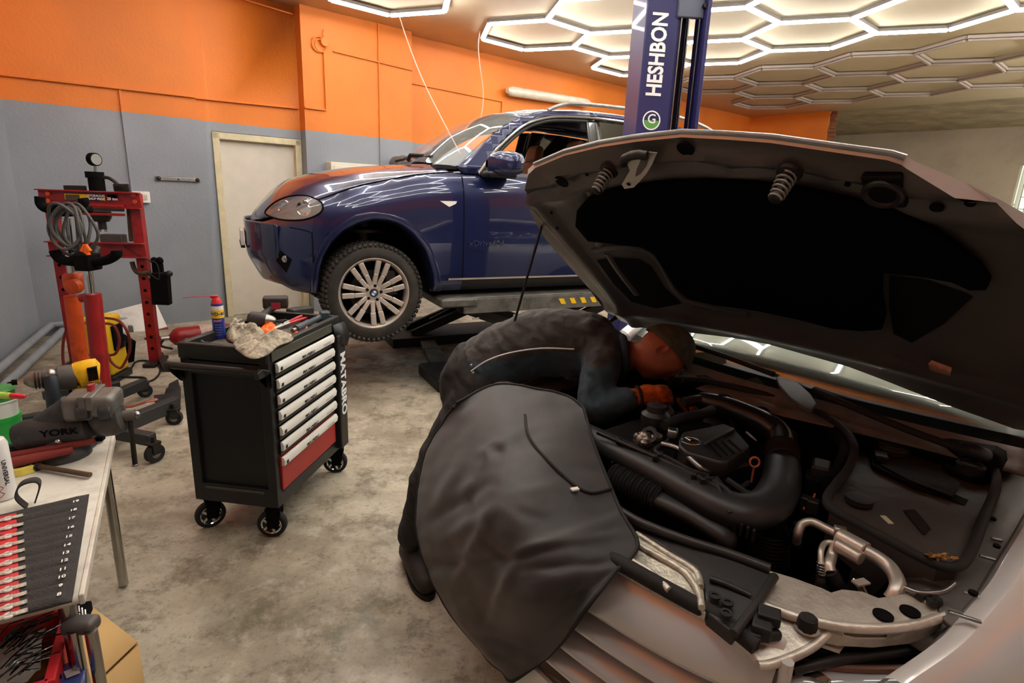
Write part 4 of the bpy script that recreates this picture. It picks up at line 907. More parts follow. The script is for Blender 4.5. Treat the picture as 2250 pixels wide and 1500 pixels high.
# box and loom between duct and tray
G().box(mz(1802, 1035, .90), (.07, .045, .05), .35).build('relay_box', 'bay_plastic', mc, bevel=.006)
G().box(mz(1795, 1062, .87), (.06, .06, .05), .35).build('fuse_carrier', 'bay_dark', mc, bevel=.006)
for p in ((1770, 1105), (1785, 1112)): G().box(mz(*p, .84), (.03, .03, .04), .3).build('plug', 'bay_plastic', mc, bevel=.004)
tubepx([(1765, 1120, .83), (1775, 1090, .85), (1782, 1108, .85), (1790, 1085, .86)], .003, 'dip_orange', 'wire')
# ---- air conditioning pipes
mat('ac_alloy', '#cfc6ba', .38, .65, var=.1, vscale=20)
ac = tubepx([(1750, 1190, .80), (1753, 1172, .83), (1762, 1152, .85), (1785, 1147, .86), (1820, 1163, .86), (1858, 1182, .86)], .0105, 'ac_alloy', 'coolant_pipe')
G().lathe([(.016, 0), (.016, .03), (.02, .032), (.02, .042), (.015, .042), (.015, .06)], mz(1748, 1198, .78), (0, 0, 1), 16).build('pipe_fitting', 'hose', ac)
G().cyl(mz(1842, 1178, .86), mz(1903, 1212, .86), .0215, n=20).build('pipe_joint', 'ac_alloy', ac, bevel=.003)
G().cyl(mz(1838, 1196, .855), mz(1893, 1228, .855), .016, n=20).build('pipe_joint', 'ac_alloy', ac, bevel=.003)
G().box(mz(1846, 1166, .87), (.02, .026, .02), .5).build('pipe_clip', 'ac_alloy', ac, bevel=.003)
tubepx([(1900, 1210, .86), (1932, 1228, .855), (1958, 1250, .85), (1972, 1278, .845), (1968, 1300, .835), (1958, 1316, .82)], .0155, 'ac_alloy', 'pipe_elbow', ac)
tubepx([(1845, 1200, .855), (1828, 1192, .85), (1812, 1194, .845), (1804, 1210, .84), (1804, 1240, .82)], .0065, 'ac_alloy', 'thin_pipe', ac)
for k in range(4): G().ring(mz(1804, 1240+k*6, .82-.004*k), .008, .004, (0, 0, 1), 16, 8).build('crimp_ring', 'chrome', ac)
tubepx([(1804, 1262, .80), (1803, 1285, .78), (1800, 1305, .74)], .011, 'hose', 'rubber_hose', ac)
tubepx([(1838, 1198, .85), (1828, 1220, .83), (1822, 1240, .82), (1824, 1256, .81)], .0125, 'ac_alloy', 'pipe_leg', ac)
tubepx([(1824, 1256, .81), (1840, 1285, .78), (1862, 1318, .72)], .017, 'hose', 'rubber_hose', ac)
G().box(mz(1800, 1310, .74), (.04, .03, .05), .2).build('pipe_clip', 'bay_plastic', ac, bevel=.004)
G().bar(mz(1885, 1278, .84), mz(1905, 1318, .78), .022, .004).build('bracket_strap', 'dirty_alloy', mc)
G().bar(mz(1878, 1282, .84), mz(1905, 1276, .84), .018, .004).build('bracket_strap', 'dirty_alloy', mc)
# ---- front crossmember
cm = slab([(1690, 1252, .845), (1745, 1268, .845), (1808, 1292, .845), (1826, 1300, .85), (1850, 1293, .85), (1895, 1298, .85), (1930, 1312, .85), (1975, 1305, .85), (2000, 1300, .85), (2040, 1318, .845), (2078, 1346, .84), (2010, 1368, .84), (1930, 1376, .84), (1850, 1372, .84), (1760, 1354, .84), (1660, 1320, .84)], 'dirty_alloy', 'front_crossmember', .05, bevel=.003)
tubepx([(1650, 1318, .835), (1700, 1338, .835), (1760, 1358, .835), (1850, 1376, .835), (1930, 1381, .835), (2010, 1373, .835), (2076, 1352, .835)], .010, 'dirty_alloy', 'crossmember_lip', cm)
slab([(1642, 1325, .83), (1760, 1366, .83), (1850, 1384, .83), (1855, 1394, .82), (1880, 1400, .82), (1948, 1400, .82), (1950, 1386, .83), (2078, 1358, .83), (2070, 1364, .80), (1940, 1390, .80), (1850, 1392, .80)], 'dirty_alloy', 'crossmember_flange', .004, cm)
for p, r in (((1940, 1353, .842), .018), ((1999, 1345, .842), .018)): 
    G().lathe([(r, 0), (r, .004), (0, .004)], mz(*p), (0, 0, 1), 20).build('hole', 'flat_black', cm)
pl = slab([(1640, 1330, .825), (1700, 1345, .825), (1765, 1368, .825), (1812, 1372, .825), (1820, 1385, .82), (1815, 1395, .82), (1780, 1420, .81), (1735, 1442, .80), (1690, 1458, .795), (1668, 1460, .79), (1650, 1430, .80), (1610, 1400, .81)], 'dirty_alloy', 'lock_plate', .015, cm, bevel=.003)
tubepx([(1665, 1462, .79), (1690, 1460, .79), (1738, 1444, .795), (1785, 1420, .805), (1818, 1392, .815)], .009, 'dirty_alloy', 'plate_lip', pl)
rb = G().lathe([(.024, 0), (.022, .004), (.0, .004)], mz(1771, 1378, .822), (0, 0, 1), 22).build('stop_base', 'dirty_alloy', pl)
G().lathe([(.017, 0), (.019, .01), (.017, .024), (.012, .028), (0, .028)], mz(1772, 1380, .825), (0, 0, 1), 9).build('rubber_stop', 'rubber', pl)
G().lathe([(.008, 0), (.0, .003)], mz(1808, 1375, .825), (0, 0, 1), 14).build('hole', 'flat_black', pl)
lk = G().box(mz(1675, 1368, .835), (.07, .035, .03), .4).build('bonnet_lock', 'hose', mc, bevel=.004)
G().box(mz(1690, 1352, .85), (.035, .04, .02), .45).build('lock_cap', 'hose', lk, bevel=.003)
G().box(mz(1655, 1390, .82), (.05, .025, .03), .5).build('lock_foot', 'hose', lk, bevel=.003)
G().box(mz(1690, 1395, .825), (.045, .02, .02), -.5).build('lock_foot', 'hose', lk, bevel=.006)
slab([(1790, 1400, .79), (1822, 1405, .79), (1858, 1412, .785), (1845, 1432, .78), (1810, 1420, .785), (1790, 1412, .79)], 'dirty_alloy', 'small_tab', .004, cm)
# black radiator shroud and the ribbed silver carrier under it
slab([(1325, 1105, .86), (1400, 1152, .86), (1500, 1190, .86), (1560, 1212, .86), (1690, 1252, .86), (1702, 1268, .86), (1612, 1392, .835), (1553, 1345, .84), (1546, 1282, .845), (1530, 1247, .85), (1470, 1208, .85), (1395, 1160, .85), (1300, 1140, .85)], 'bay_plastic', 'radiator_shroud', .03, bevel=.004)
tubepx([(1330, 1100, .868), (1400, 1144, .868), (1500, 1184, .868), (1600, 1216, .866), (1692, 1250, .866)], .011, 'bay_plastic', 'shroud_edge')
tubepx([(1702, 1266, .862), (1660, 1330, .85), (1612, 1392, .84)], .009, 'bay_plastic', 'shroud_edge')
tubepx([(1560, 1270, .855), (1600, 1285, .855), (1650, 1308, .852)], .006, 'bay_plastic', 'shroud_rib')
for p in ((1595, 1348), (1570, 1310), (1598, 1325)): G().lathe([(.012, 0), (.012, .004), (.006, .004), (.006, .001), (0, .001)], mz(*p, .853), (0, 0, 1), 16).build('push_clip', 'hose', mc)
mat('white_alloy', '#c9c4b4', .45, .5, var=.1, dirt='#5b5242', dscale=40, damt=.6, bump=.3, bscale=120)
wa = slab([(1280, 1120, .85), (1395, 1165, .85), (1470, 1212, .85), (1530, 1250, .85), (1545, 1284, .845), (1551, 1347, .84), (1500, 1320, .83), (1440, 1290, .83), (1350, 1240, .83), (1250, 1190, .83)], 'white_alloy', 'lock_carrier', .02, bevel=.002)
for pts in ([(1398, 1172), (1470, 1218), (1528, 1255), (1540, 1290)], [(1400, 1195), (1440, 1218), (1480, 1240), (1510, 1262), (1535, 1300), (1542, 1335)], [(1385, 1230), (1420, 1250), (1450, 1275), (1470, 1296)]):
    tubepx([(x, y, .848) for x, y in pts], .007, 'white_alloy', 'pressed_bead', wa)
tubepx([(1240, 1172, .845), (1368, 1240, .845), (1440, 1280, .84), (1560, 1346, .83), (1600, 1370, .825), (1662, 1420, .815)], .017, 'rubber', 'grille_seal')
# ---- grille bars, built across the whole nose
def barx(y): return 1.275-.10*(abs(y)/.6)**2.2
def gbar(z0, z1, name='grille_bar', w=.56, bulge=.012, tilt=-.02, m='silver_paint'):
    rows = []
    for i in range(25):
        y = -w+2*w*i/24; x = barx(y); e = (abs(y)/w)**14*.03
        rows.append([V((x+tilt*(1-t)+bulge*math.sin(pi*t)-(.012 if t in (0, 1) else 0)-e, y, z0+(z1-z0)*t)) for t in (0, 0, .1, .35, .65, .9, 1, 1)])
    return G().grid(rows).build(name, m, grl, sub=1)
grl = G().patch([(-.58, .42), (.58, .42), (.56, .79), (-.56, .79)], lambda y, z: V((barx(y)-.09, y, z)), .1).build('grille', 'flat_black', mc)
gbar(.705, .822, tilt=.045); gbar(.632, .690, tilt=.040); gbar(.556, .608, tilt=.040); gbar(.485, .530, tilt=.040)
for s in (1, -1): G().tube([V((barx(.57)-.0, s*.575, z)) for z in (.80, .65, .45)], .012, 10).build('grille_surround', 'silver_paint', grl)
sb = V((1.30, .02, .60)); g = G().ring(sb, .085, .009, (1, 0, 0), 36, 8)
for k in range(3):
    a = pi/2+2*pi*k/3; g.bar(sb, sb+V((0, math.cos(a)*.085, math.sin(a)*.085)), .014, .010)
g.build('star_emblem', 'chrome', grl)
rows = []
for z in (.30, .32, .35, .38, .41, .44):
    rows.append([V((lerp([(0, 1.30), (.4, 1.25), (.62, 1.14), (.78, .97), (.90, .78)], abs(y))-.07*((.44-z)/.14)**2+.0, y, z)) for y in [k*.9/12 for k in range(-12, 13)]])
G().grid(rows).build('front_bumper', 'silver_paint', mc, sub=1, solid=.01)
G().box((1.315, 0, .40), (.012, .46, .10)).build('number_plate', 'white_plastic', mc, bevel=.002)
# bumper beam and dark fillers in front of the crossmember
slab([(1690, 1470, .74), (1860, 1420, .75), (1980, 1392, .76), (2082, 1362, .77), (2112, 1372, .77), (2100, 1440, .74), (2000, 1462, .73), (1800, 1482, .72), (1690, 1500, .71)], 'bay_plastic', 'headlight_bracket', .04, bevel=.006)
tubepx([(1740, 1472, .75), (1850, 1448, .76), (1960, 1434, .765), (2090, 1408, .77)], .010, 'bay_plastic', 'bracket_edge')
tubepx([(1870, 1420, .765), (1960, 1412, .77), (2060, 1395, .775)], .007, 'hose', 'loom')
slab([(2078, 1330, .85), (2128, 1345, .855), (2150, 1370, .85), (2135, 1400, .83), (2085, 1372, .84), (2062, 1345, .845), (2060, 1310, .85), (2020, 1295, .85), (2040, 1290, .855)], 'body_grey', 'corner_bracket', .01, bevel=.002)
for p in ((2022, 1310), (2048, 1326), (2058, 1322)): G().lathe([(.011, 0), (.009, .008), (0, .008)], mz(*p, .852), (0, 0, 1), 8).build('bolt', 'dark_metal', mc)
tubepx([(1985, 1290, .86), (2020, 1302, .858), (2070, 1300, .86), (2098, 1282, .87)], .005, 'steel', 'wire_hoop')
mat('rusty_trim', '#6d4a36', .4)
# headlights
def headlight(s):
    rows = []
    for i in range(13):
        t = i/12; y = .52+.33*t; x = 1.215-.42*t**1.6
        rows.append([V((x-.09+.16*math.sin(pi/2*q)-.02*q, s*y, .738+.012*t-.17*q*q)) for q in (0, .15, .35, .6, .8, 1)])
    h = G().grid(rows).build('headlight', mat('lens', '#dfe3e6', .05, spec=1, coat=1, var=.0, alpha=.55) if 'lens' not in MATS else 'lens', mc, sub=1)
    G().grid([[p+V((-.05, -s*.01, -.03)) for p in r] for r in rows]).build('lamp_body', 'bay_dark', h)
    for y, r in ((.60, .045), (.72, .04)): G().lathe([(r, 0), (r*.9, .02), (0, -.02)], (1.10-(y-.6)*.9, s*y, .70), (.9, s*.3, .1), 20).build('reflector', 'chrome', h)
    G().tube([r[0]+V((-.004, 0, .004)) for r in rows], .008, 8).build('lamp_trim', 'rusty_trim', h)
headlight(1); headlight(-1)
# ================================================================ BLUE LIFT POST
mat('post_blue', '#26265c', .45, var=.15, vscale=3, coat=.2)
mat('post_grey', '#5b6070', .45, .3)
YP = 3.4
a0, a1 = aty(1397, 290, YP), aty(1512, 290, YP+.08)
pb = thing('lift_post', 'tall blue steel vehicle lift post with white lettering', 'lift post', (a0.x, YP, 0), 0)
dx = V((math.cos(.12), math.sin(.12), 0)); dn = V((-dx.y, dx.x, 0)); o = V((a0.x-.0, YP, 0)); Wd = .185; D = .26; Hh = 3.6
x1 = V((math.cos(.55), math.sin(.55), 0))
G().box(o+dx*Wd/2+dn*D/2+V((0, 0, Hh/2)), (Wd, D, Hh), .12).build('post_face', 'post_blue', pb, world=True, bevel=.008)
q = o+dx*Wd
g = G()
g.box(q+dx*.012+dn*.02+V((0, 0, Hh/2)), (.024, .02, Hh), .12); g.box(q+dx*.145+dn*.02+V((0, 0, Hh/2)), (.02, .16, Hh), .12); g.box(q+dx*.07+dn*.22+V((0, 0, Hh/2)), (.14, .02, Hh), .12)
g.build('channel', 'post_blue', pb, world=True, bevel=.003)
G().box(q+dx*.04+dn*.05+V((0, 0, Hh/2)), (.03, .05, Hh), .12).build('inner_rail', 'flat_black', pb, world=True)
for d in (.016, .058, .118): G().box(q+dx*d+dn*.005+V((0, 0, Hh/2)), (.006, .02, Hh), .12).build('rail_edge', 'steel', pb, world=True)
G().box(q+dx*.06+dn*.0+V((0, 0, 2.72)), (.15, .03, .28), .12).build('top_bracket', 'post_grey', pb, world=True, bevel=.006)
for zz in (2.64, 2.72): G().cyl(q+dx*.13-dn*.015+V((0, 0, zz)), q+dx*.13-dn*.04+V((0, 0, zz)), .014, n=8).build('bolt', 'dark_metal', pb, world=True)
G().box(o+dx*.16+dn*.15+V((0, 0, .01)), (.5, .5, .02), .12).build('base_plate', 'post_blue', pb, world=True)
zt = atp(1437, 120, o, dn).z; zs0 = atp(1420, 212, o, dn).z; zs1 = atp(1448, 25, o, dn).z
text('HESHBON', .120, 'white_text', pb, o+dx*.085-dn*.002+V((0, 0, (zs0+zs1)/2)), (0, 0, 1), -dx, 'lettering', bold=.03, sx=(zs1-zs0)/.120/4.62, world=True)
lz = atp(1422, 264, o, dn).z
G().lathe([(.052, 0), (.052, .002), (.045, .002), (.045, 0)], o+dx*.085-dn*.001+V((0, 0, lz)), -dn, 36, cap=False).build('emblem_ring', 'white_text', pb, world=True)
g = G(); c = o+dx*.085-dn*.0025+V((0, 0, lz)); pts = [c+dx*math.cos(pi+i*pi/16)*.044+V((0, 0, math.sin(pi+i*pi/16)*.044)) for i in range(17)]
g.add(pts, [tuple(range(17))]).build('emblem_green', mat('emblem_green', '#5f9f4a', .5), pb, world=True)
text('G', .07, 'white_text', pb, c-dn*.001+V((0, 0, .006)), dx, (0, 0, 1), 'emblem_mark', world=True, bold=.01)
# ================================================================ SCISSOR LIFT UNDER THE BLUE CAR
mat('lift_grey', '#6a6964', .55, .4, var=.3, vscale=8, dirt='#2e2a26', dscale=7, damt=.7)
mat('lift_dark', '#191817', .55, .3, var=.3)
lf = thing('scissor_lift', 'dirty scissor lift with yellow striped platforms under the blue car', 'vehicle lift', CO+CF*-1.5, crz)
def cb(gm, c, d): gm.box(C2W(c), d, crz)
z0 = -.475
for s in (1, -1):
    g = G(); cb(g, (-1.55, s*.72, .285), (2.0, .50, .05)); g.build('platform', 'lift_grey', lf, world=True, bevel=.006)
    g = G(); cb(g, (-1.60, s*.965, .235), (1.75, .02, .12)); g.build('platform_side', 'lift_grey', lf, world=True, bevel=.003)
    g = G(); cb(g, (-.68, s*.72, .27), (.32, .54, .07)); g.build('ramp_flap', 'lift_grey', lf, world=True, bevel=.015)
    for k in range(9):
        g = G(); p = [(-1.60-k*.11, .215), (-1.65-k*.11, .215), (-1.68-k*.11, .265), (-1.63-k*.11, .265)]
        if k % 1 == 0: g.prism([(0, 0), (.05, 0), (.08, -.05), (.03, -.05)], C2W((-1.62-k*.11, s*.976, .265)), -CF, V((0, 0, 1)), .002 if s > 0 else -.002); g.build('hazard_stripe', 'yellow', lf, world=True)
    for y in (.60, .86):
        g = G(); g.bar(C2W((-.72, s*y, .22)), C2W((-2.3, s*y, z0+.10)), .05, .09); g.build('scissor_arm', 'lift_dark', lf, world=True, bevel=.004)
        g = G(); g.bar(C2W((-2.35, s*y, .22)), C2W((-.75, s*y, z0+.10)), .05, .09); g.build('scissor_arm', 'lift_dark', lf, world=True, bevel=.004)
    g = G(); cb(g, (-1.55, s*.72, z0+.05), (2.1, .55, .10)); g.build('base_frame', 'lift_dark', lf, world=True, bevel=.01)
    g = G(); g.cyl(C2W((-1.0, s*.72, z0+.2)), C2W((-1.9, s*.72, .12)), .045); g.build('hydraulic_cylinder', 'dark_metal', lf, world=True)
for q0, q1 in (((915, 700), (948, 770)), ((950, 770), (1003, 862)), ((1003, 862), (1040, 930))):
    a, c = atz(*q0, .04), atz(*q1, .04); G().bar(a, c, .16, .05).build('floor_ramp', 'lift_grey', lf, world=True, bevel=.01)
for x, y in ((1045, 700), (1135, 692), (1210, 706), (1110, 728), (1252, 690)): 
    p = atp(x, y, C2W((-1, .9, 0)), CL); G().box(p, (.07, .006, .02), crz+.2).build('reflective_tag', 'white_plastic', lf, world=True)
# ================================================================ TOOL TROLLEY
mat('trolley_black', '#1a1b1c', .42, var=.12)
mat('trolley_panel', '#0e1012', .5, var=.1)
mat('drawer_red', '#a3211f', .4, var=.08)
mat('edge_olive', '#45453a', .5)
TR = math.atan2(.991, .13); TO = V((-1.045, 2.30, 0))
tc_ = thing('tool_trolley', 'black tool trolley with white drawer handles and a red bottom drawer', 'tool trolley', TO, TR)
LX, LY, Z0, Z1 = .70, .41, .165, .92
g = G(); g.box((LX/2, LY/2+.01, (Z0+Z1-.05)/2), (LX-.03, LY-.04, Z1-Z0-.06)); g.build('carcass', 'trolley_panel', tc_)
g = G()
for x in (.02, LX-.02):
    for y in (.02, LY-.02): g.box((x, y, (Z0+Z1-.04)/2), (.045, .045, Z1-Z0-.04))
for y in (.02, LY-.02):
    g.box((LX/2, y, Z0+.03), (LX, .04, .06))
for x in (.012, LX-.012): g.box((x, LY/2, Z0+.045), (.03, LY-.04, .09)); g.box((x, LY/2, Z1-.10), (.03, LY-.04, .06))
g.build('frame', 'trolley_black', tc_, bevel=.004)
g = G().box((.004, LY/2, Z0+.075), (.03, LY-.12, .012)).build('side_ledge', 'edge_olive', tc_, bevel=.003)
tt = G()
for (c, d) in (((LX/2, .012, Z1-.025), (LX+.01, .03, .07)), ((LX/2, LY-.012, Z1-.025), (LX+.01, .03, .07)), ((.0, LY/2, Z1-.025), (.03, LY, .07)), ((LX, LY/2, Z1-.025), (.03, LY, .07)), ((LX/2, LY/2, Z1-.05), (LX, LY, .02))): tt.box(c, d)
tt.build('top_tray', 'trolley_black', tc_, bevel=.005)
G().box((LX/2-.04, -.005, Z1-.035), (LX-.12, .008, .045)).build('top_edge', 'edge_olive', tc_, bevel=.002)
G().box((LX/2, LY/2, Z1-.036), (LX-.05, LY-.06, .008)).build('tray_mat', mat('tray_mat', '#5b5248', .9, var=.4, vscale=20), tc_)
zh = [.832-.0745*i for i in range(7)]
sy = 'black_text'
for i, z in enumerate(zh):
    last = i == 6
    zb = z-.045 if not last else Z0+.075
    dr = G().box((.31, -.004, (z+.022+zb)/2 if not last else (z+zb)/2+.01), (.55, .016, .062 if not last else z-zb+.02)).build('drawer', 'drawer_red' if last else 'trolley_panel', tc_, bevel=.003)
    h = G()
    h.add([V((x, y, zz)) for x in (.035, .585) for y, zz in ((-.012, z-.022), (-.026, z-.020), (-.030, z+.004), (-.022, z+.022), (-.012, z+.022))], [(0, 1, 2, 3, 4), (9, 8, 7, 6, 5)]+[(j, (j+1) % 5, 5+(j+1) % 5, 5+j) for j in range(5)])
    h = h.build('drawer_handle', 'white_plastic', dr, bevel=.002)
    text('MATABRO', .026, sy, dr, (.30, -.0292, z-.006), (1, 0, 0), (0, .12, 1), 'lettering', ext=.0008, bold=.02)
    G().box((.058, -.0292, z-.006), (.016, .002, .016)).build('logo', sy, dr)
    text('PROFESSIONAL', .012, mat('grey_text', '#b9b9b9', .5) if i == 0 else 'grey_text', dr, (.50, -.0292, z-.006), (1, 0, 0), (0, .12, 1), 'lettering', ext=.0008)
    if i < 6: G().box((.31, -.006, z-.040), (.55, .012, .006)).build('drawer_lip', 'edge_olive', dr)
sp = G().box((.652, -.014, (Z0+.02+Z1-.08)/2), (.088, .045, Z1-Z0-.10)).build('side_column', 'trolley_black', tc_, bevel=.006)
text('MATABRO', .082, 'white_text', sp, (.650, -.0375, .56), (0, 0, -1), (1, 0, 0), 'lettering', bold=.03, sx=.94)
G().add([V((.60, -.01, Z1-.02)), V((.70, -.03, Z1-.02)), V((.72, -.05, Z1-.10)), V((.68, -.05, Z1-.15)), V((.61, -.03, Z1-.12))], [tuple(range(5))]).build('corner_guard', 'trolley_black', tc_, solid=.01)
# push handle on the left end
hb = G(); hb.cyl((-.075, -.005, Z1-.075), (-.075, LY+.01, Z1-.075), .016, n=16); hb.build('push_handle', 'trolley_black', tc_)
for y in (-.0, LY): G().prism([(0, 0), (-.085, .0), (-.095, .03), (-.06, .04), (0, .02), (0, -.07)], (.0, y+.012, Z1-.105), (1, 0, 0), (0, 0, 1), .022).build('handle_bracket', 'trolley_black', tc_, bevel=.004)
def caster(parent, x, y, rot, r=.067):
    e = G(); m = Mx.Translation((x, y, 0))@Mx.Rotation(rot, 4, 'Z')
    a = G(); a.lathe([(.022, .14), (.026, .165)], n=16)
    for s in (1, -1): a.prism([(-.03, .05), (.02, .05), (.035, .13), (.035, .15), (-.03, .15)], (0, s*.024-(.003 if s > 0 else 0), 0), (1, 0, 0), (0, 0, 1), -.004)
    a.box((0, 0, .147), (.07, .055, .008)); o = a.xf(m).build('caster_fork', 'flat_black', parent, bevel=.001)
    G().lathe([(r*.68, -.016), (r*.9, -.017), (r, -.010), (r, .010), (r*.9, .017), (r*.68, .016)], (-.012, 0, r), (0, 1, 0), 32).xf(m).build('tyre', 'rubber', o)
    c = G(); c.lathe([(r*.70, -.018), (r*.66, -.020), (r*.5, -.010), (r*.5, .010), (r*.66, .020), (r*.70, .018)], (-.012, 0, r), (0, 1, 0), 28, cap=False)
    for k in range(5):
        q = 2*pi*k/5; c.bar(V((-.012, 0, r)), V((-.012+math.cos(q)*r*.66, 0, r+math.sin(q)*r*.66)), .012, .034, up=(0, 1, 0))
    c.lathe([(.012, -.022), (.012, .022)], (-.012, 0, r), (0, 1, 0), 16); c.xf(m).build('wheel', 'chrome', o)
for x, y, a in ((.03, .04, -1.35), (.05, LY-.04, -.75), (LX-.02, .03, -1.3), (LX-.03, LY-.04, -.6)): caster(tc_, x, y, a)
# ---------------------------------------------------------------- things lying on the trolley
TZ = Z1-.03
def tz(px, py, z=TZ): return atz(px, py, z)
can = tz(483, 742, TZ)
cn = thing('spray_can', 'blue and yellow spray can with a red cap and straw on the trolley', 'spray can', can)
r = .027
G().lathe([(r*.96, .0), (r, .004), (r, .155), (r*.9, .168)], n=28).build('can_body', mat('can_blue', '#1d2f86', .3, coat=.3), cn)
G().lathe([(r+.0004, .125), (r+.0004, .158)], n=28, cap=False).build('label_band', mat('can_cream', '#e8e4d6', .4), cn)
G().lathe([(r+.0008, .100), (r+.0008, .138)], n=28, cap=False).build('label_patch', 'yellow', cn)
def wraptext(s, size, m, parent, r, z, a, name='lettering', sx=1, up=1):
    o = text(s, size, m, parent, (0, 0, 0), (1, 0, 0), (0, 0, 1), name, ext=.0003, bold=.03, sx=sx)
    for v in o.data.vertices:
        q = a+v.co.x/r; rr = r+.0012-v.co.y; v.co = (math.cos(q)*rr, math.sin(q)*rr, z+v.co.z)
    return o
wraptext('WD-40', .022, 'can_blue', cn, r, .120, -1.15)
wraptext('SMART', .012, mat('can_pink', '#e08fa6', .5), cn, r, .088, -1.15)
for k in range(5): wraptext('- - - - -', .009, 'white_text', cn, r, .070-.012*k, -1.15)
cap = G().lathe([(r*.9, .166), (r*.78, .182), (.012, .196), (0, .198)], n=24).build('cap', mat('cap_red', '#cc2430', .4), cn)
G().box((-.006, -.003, .200), (.034, .020, .014), .3).build('nozzle', 'cap_red', cap, bevel=.005)
e = atz(402, 654, 1.12); e2 = CAM+ray(402, 654)*((can-CAM).length*1.0); st = can+V((-.01, 0, .203)); G().tube([st-can, e2-can], .0016, 8).build('straw', 'cap_red', cap)
# cordless drill, black with red battery
def rbox(name, c, d, rot, m, parent, bevel=.006, tp=1, seg=3): return G().box(c, d, rot, tp).build(name, m, parent, bevel=bevel, bseg=seg)
dc = tz(600, 700, TZ+.0)
dl = thing('cordless_drill', 'black cordless drill lying on its side with its red battery raised', 'drill', dc, 0)
mat('drill_black', '#2b2725', .5, var=.15)
b0, b1 = tz(547, 700, TZ+.045)-dc, tz(600, 705, TZ+.035)-dc
G().tube([b0-(b1-b0)*.02, b0+(b1-b0)*.1, b0.lerp(b1, .6), b0.lerp(b1, .75)], [.026, .040, .040, .034], 20).build('motor_body', 'drill_black', dl)
G().tube([b0.lerp(b1, .72), b1, b1+(b1-b0)*.12], [.034, .026, .014], 20).build('chuck', 'steel', dl)
G().tube([b1+(b1-b0)*.1, b1+(b1-b0)*.45], .005, 10).build('bit', 'dark_metal', dl)
bt = tz(606, 668, TZ+.10)-dc
G().tube([b0.lerp(b1, .4), (b0.lerp(b1, .4)).lerp(bt, .6), bt], [.022, .018, .026], 14).build('handle', 'drill_black', dl)
bb = rbox('battery', bt+V((.0, .0, .012)), (.125, .085, .062), .35, 'drill_black', dl, .012)
G().box(bt+V((.022, -.052, .0)), (.045, .004, .035), .35).build('battery_badge', mat('dull_red', '#8c2436', .4), bb)
# flat black box
tg = thing('charger_case', 'flat black case on the far corner of the trolley top', 'case', tz(660, 690)); rbox('case_body', (0, 0, .02), (.13, .08, .036), .9, 'drill_black', tg, .004)
# torch
ta, tb_ = tz(650, 723, TZ+.03), tz(705, 696, TZ+.035)
to = thing('torch', 'grey cylindrical inspection torch with a square head on the trolley', 'torch', ta)
mat('torch_grey', '#3a444b', .45, var=.1)
G().tube([V(), (tb_-ta)*.5, (tb_-ta)*.55, (tb_-ta)], [.019, .019, .015, .015], 18).build('barrel', 'torch_grey', to)
rbox('head', (tb_-ta)+V((.015, .02, .006)), (.05, .065, .045), .5, 'torch_grey', to, .008)
G().cyl((tb_-ta)*-.12, (tb_-ta)*-.0, .011).build('tail', 'steel', to)
# red handled pliers
pa = tz(598, 722, TZ+.015); pl_ = thing('pliers', 'long nosed pliers with two red handles lying across the trolley', 'pliers', pa)
p2, p3 = tz(672, 690, TZ+.03)-pa, tz(676, 697, TZ+.02)-pa
for p, q in ((p2, .55), (p3, .55)): G().tube([p*.42, p*.7, p], [.006, .008, .007], 10).build('handle', mat('plier_red', '#b3282c', .4) if 'plier_red' not in MATS else 'plier_red', pl_)
G().tube([V(), p2*.45], [.004, .009], 10).build('jaw', 'steel', pl_); G().tube([V((.01, -.008, 0)), p3*.45], [.004, .009], 10).build('jaw', 'steel', pl_)
for (x0, y0, x1, y1, rr, m, nm, lb, ct) in (
    (415, 748, 488, 757, .007, 'torch_grey', 'screwdriver', 'dark screwdriver lying at the handle end of the trolley tray', 'screwdriver'),
    (535, 712, 600, 718, .006, 'dark_metal', 'socket_wrench', 'dark ratchet wrench lying behind the crumpled rags', 'wrench'),
    (540, 724, 612, 735, .004, 'steel', 'long_bit', 'thin steel rod lying beside the orange glove', 'rod'),
    (600, 706, 668, 700, .005, 'dark_metal', 'punch', 'slim dark punch lying in front of the flat black case', 'punch')):
    a = tz(x0, y0, TZ+.012); c = tz(x1, y1, TZ+.012)
    t = thing(nm, lb, ct, a); G().tube([V(), (c-a)*.4, (c-a)*.45, (c-a)], [rr*1.5, rr*1.5, rr*.6, rr*.6], 12).build('shaft', m, t); G().tube([V(), (a-c)*.08], rr*1.6, 12).build('end_knob', m, t)
# rags and gloves
mat('rag', '#a89d89', .95, var=.35, vscale=45, dirt='#3c352c', dscale=18, damt=.8, bump=.5, bscale=60)
mat('glove_orange', '#f0680f', .6, var=.15)
def crumple(name, m, pix, h, seed, label, ct, amp=.5, fr=28, zb=None):
    zb = TZ+.004 if zb is None else zb
    P = [atz(x, y, zb) for x, y in pix]; c = sum(P, V())/len(P); n = len(P); rows = []
    K = 14; ring_ = cat(P, 5, closed=True)
    for i in range(K+1):
        t = i/K; row = []
        for p in ring_:
            q = p.lerp(c, 1-math.cos(t*pi/2) if 0 else t); 
            e = math.sin(min(1, t*2.2)*pi/2); nn = NZ.noise(q*fr+V((seed, 0, 0)))+.6*NZ.noise(q*fr*2.3+V((0, seed, 0)))
            row.append(q+V((nn*.012*e, NZ.noise(q*fr+V((9, seed, 0)))*.012*e, e*h*(.65+amp*nn))))
        row.append(row[0].copy()); rows.append(row)
    g = G().grid(rows); o = g.build(name, m, solid=.003, sharp=180); return tag(o, label, ct)
crumple('rag', 'rag', [(512, 758), (530, 745), (575, 742), (610, 728), (640, 735), (642, 748), (612, 760), (590, 778), (560, 788), (535, 780)], .04, 3, 'crumpled grey rag hanging over the front corner of the trolley', 'rag', zb=TZ+.035)
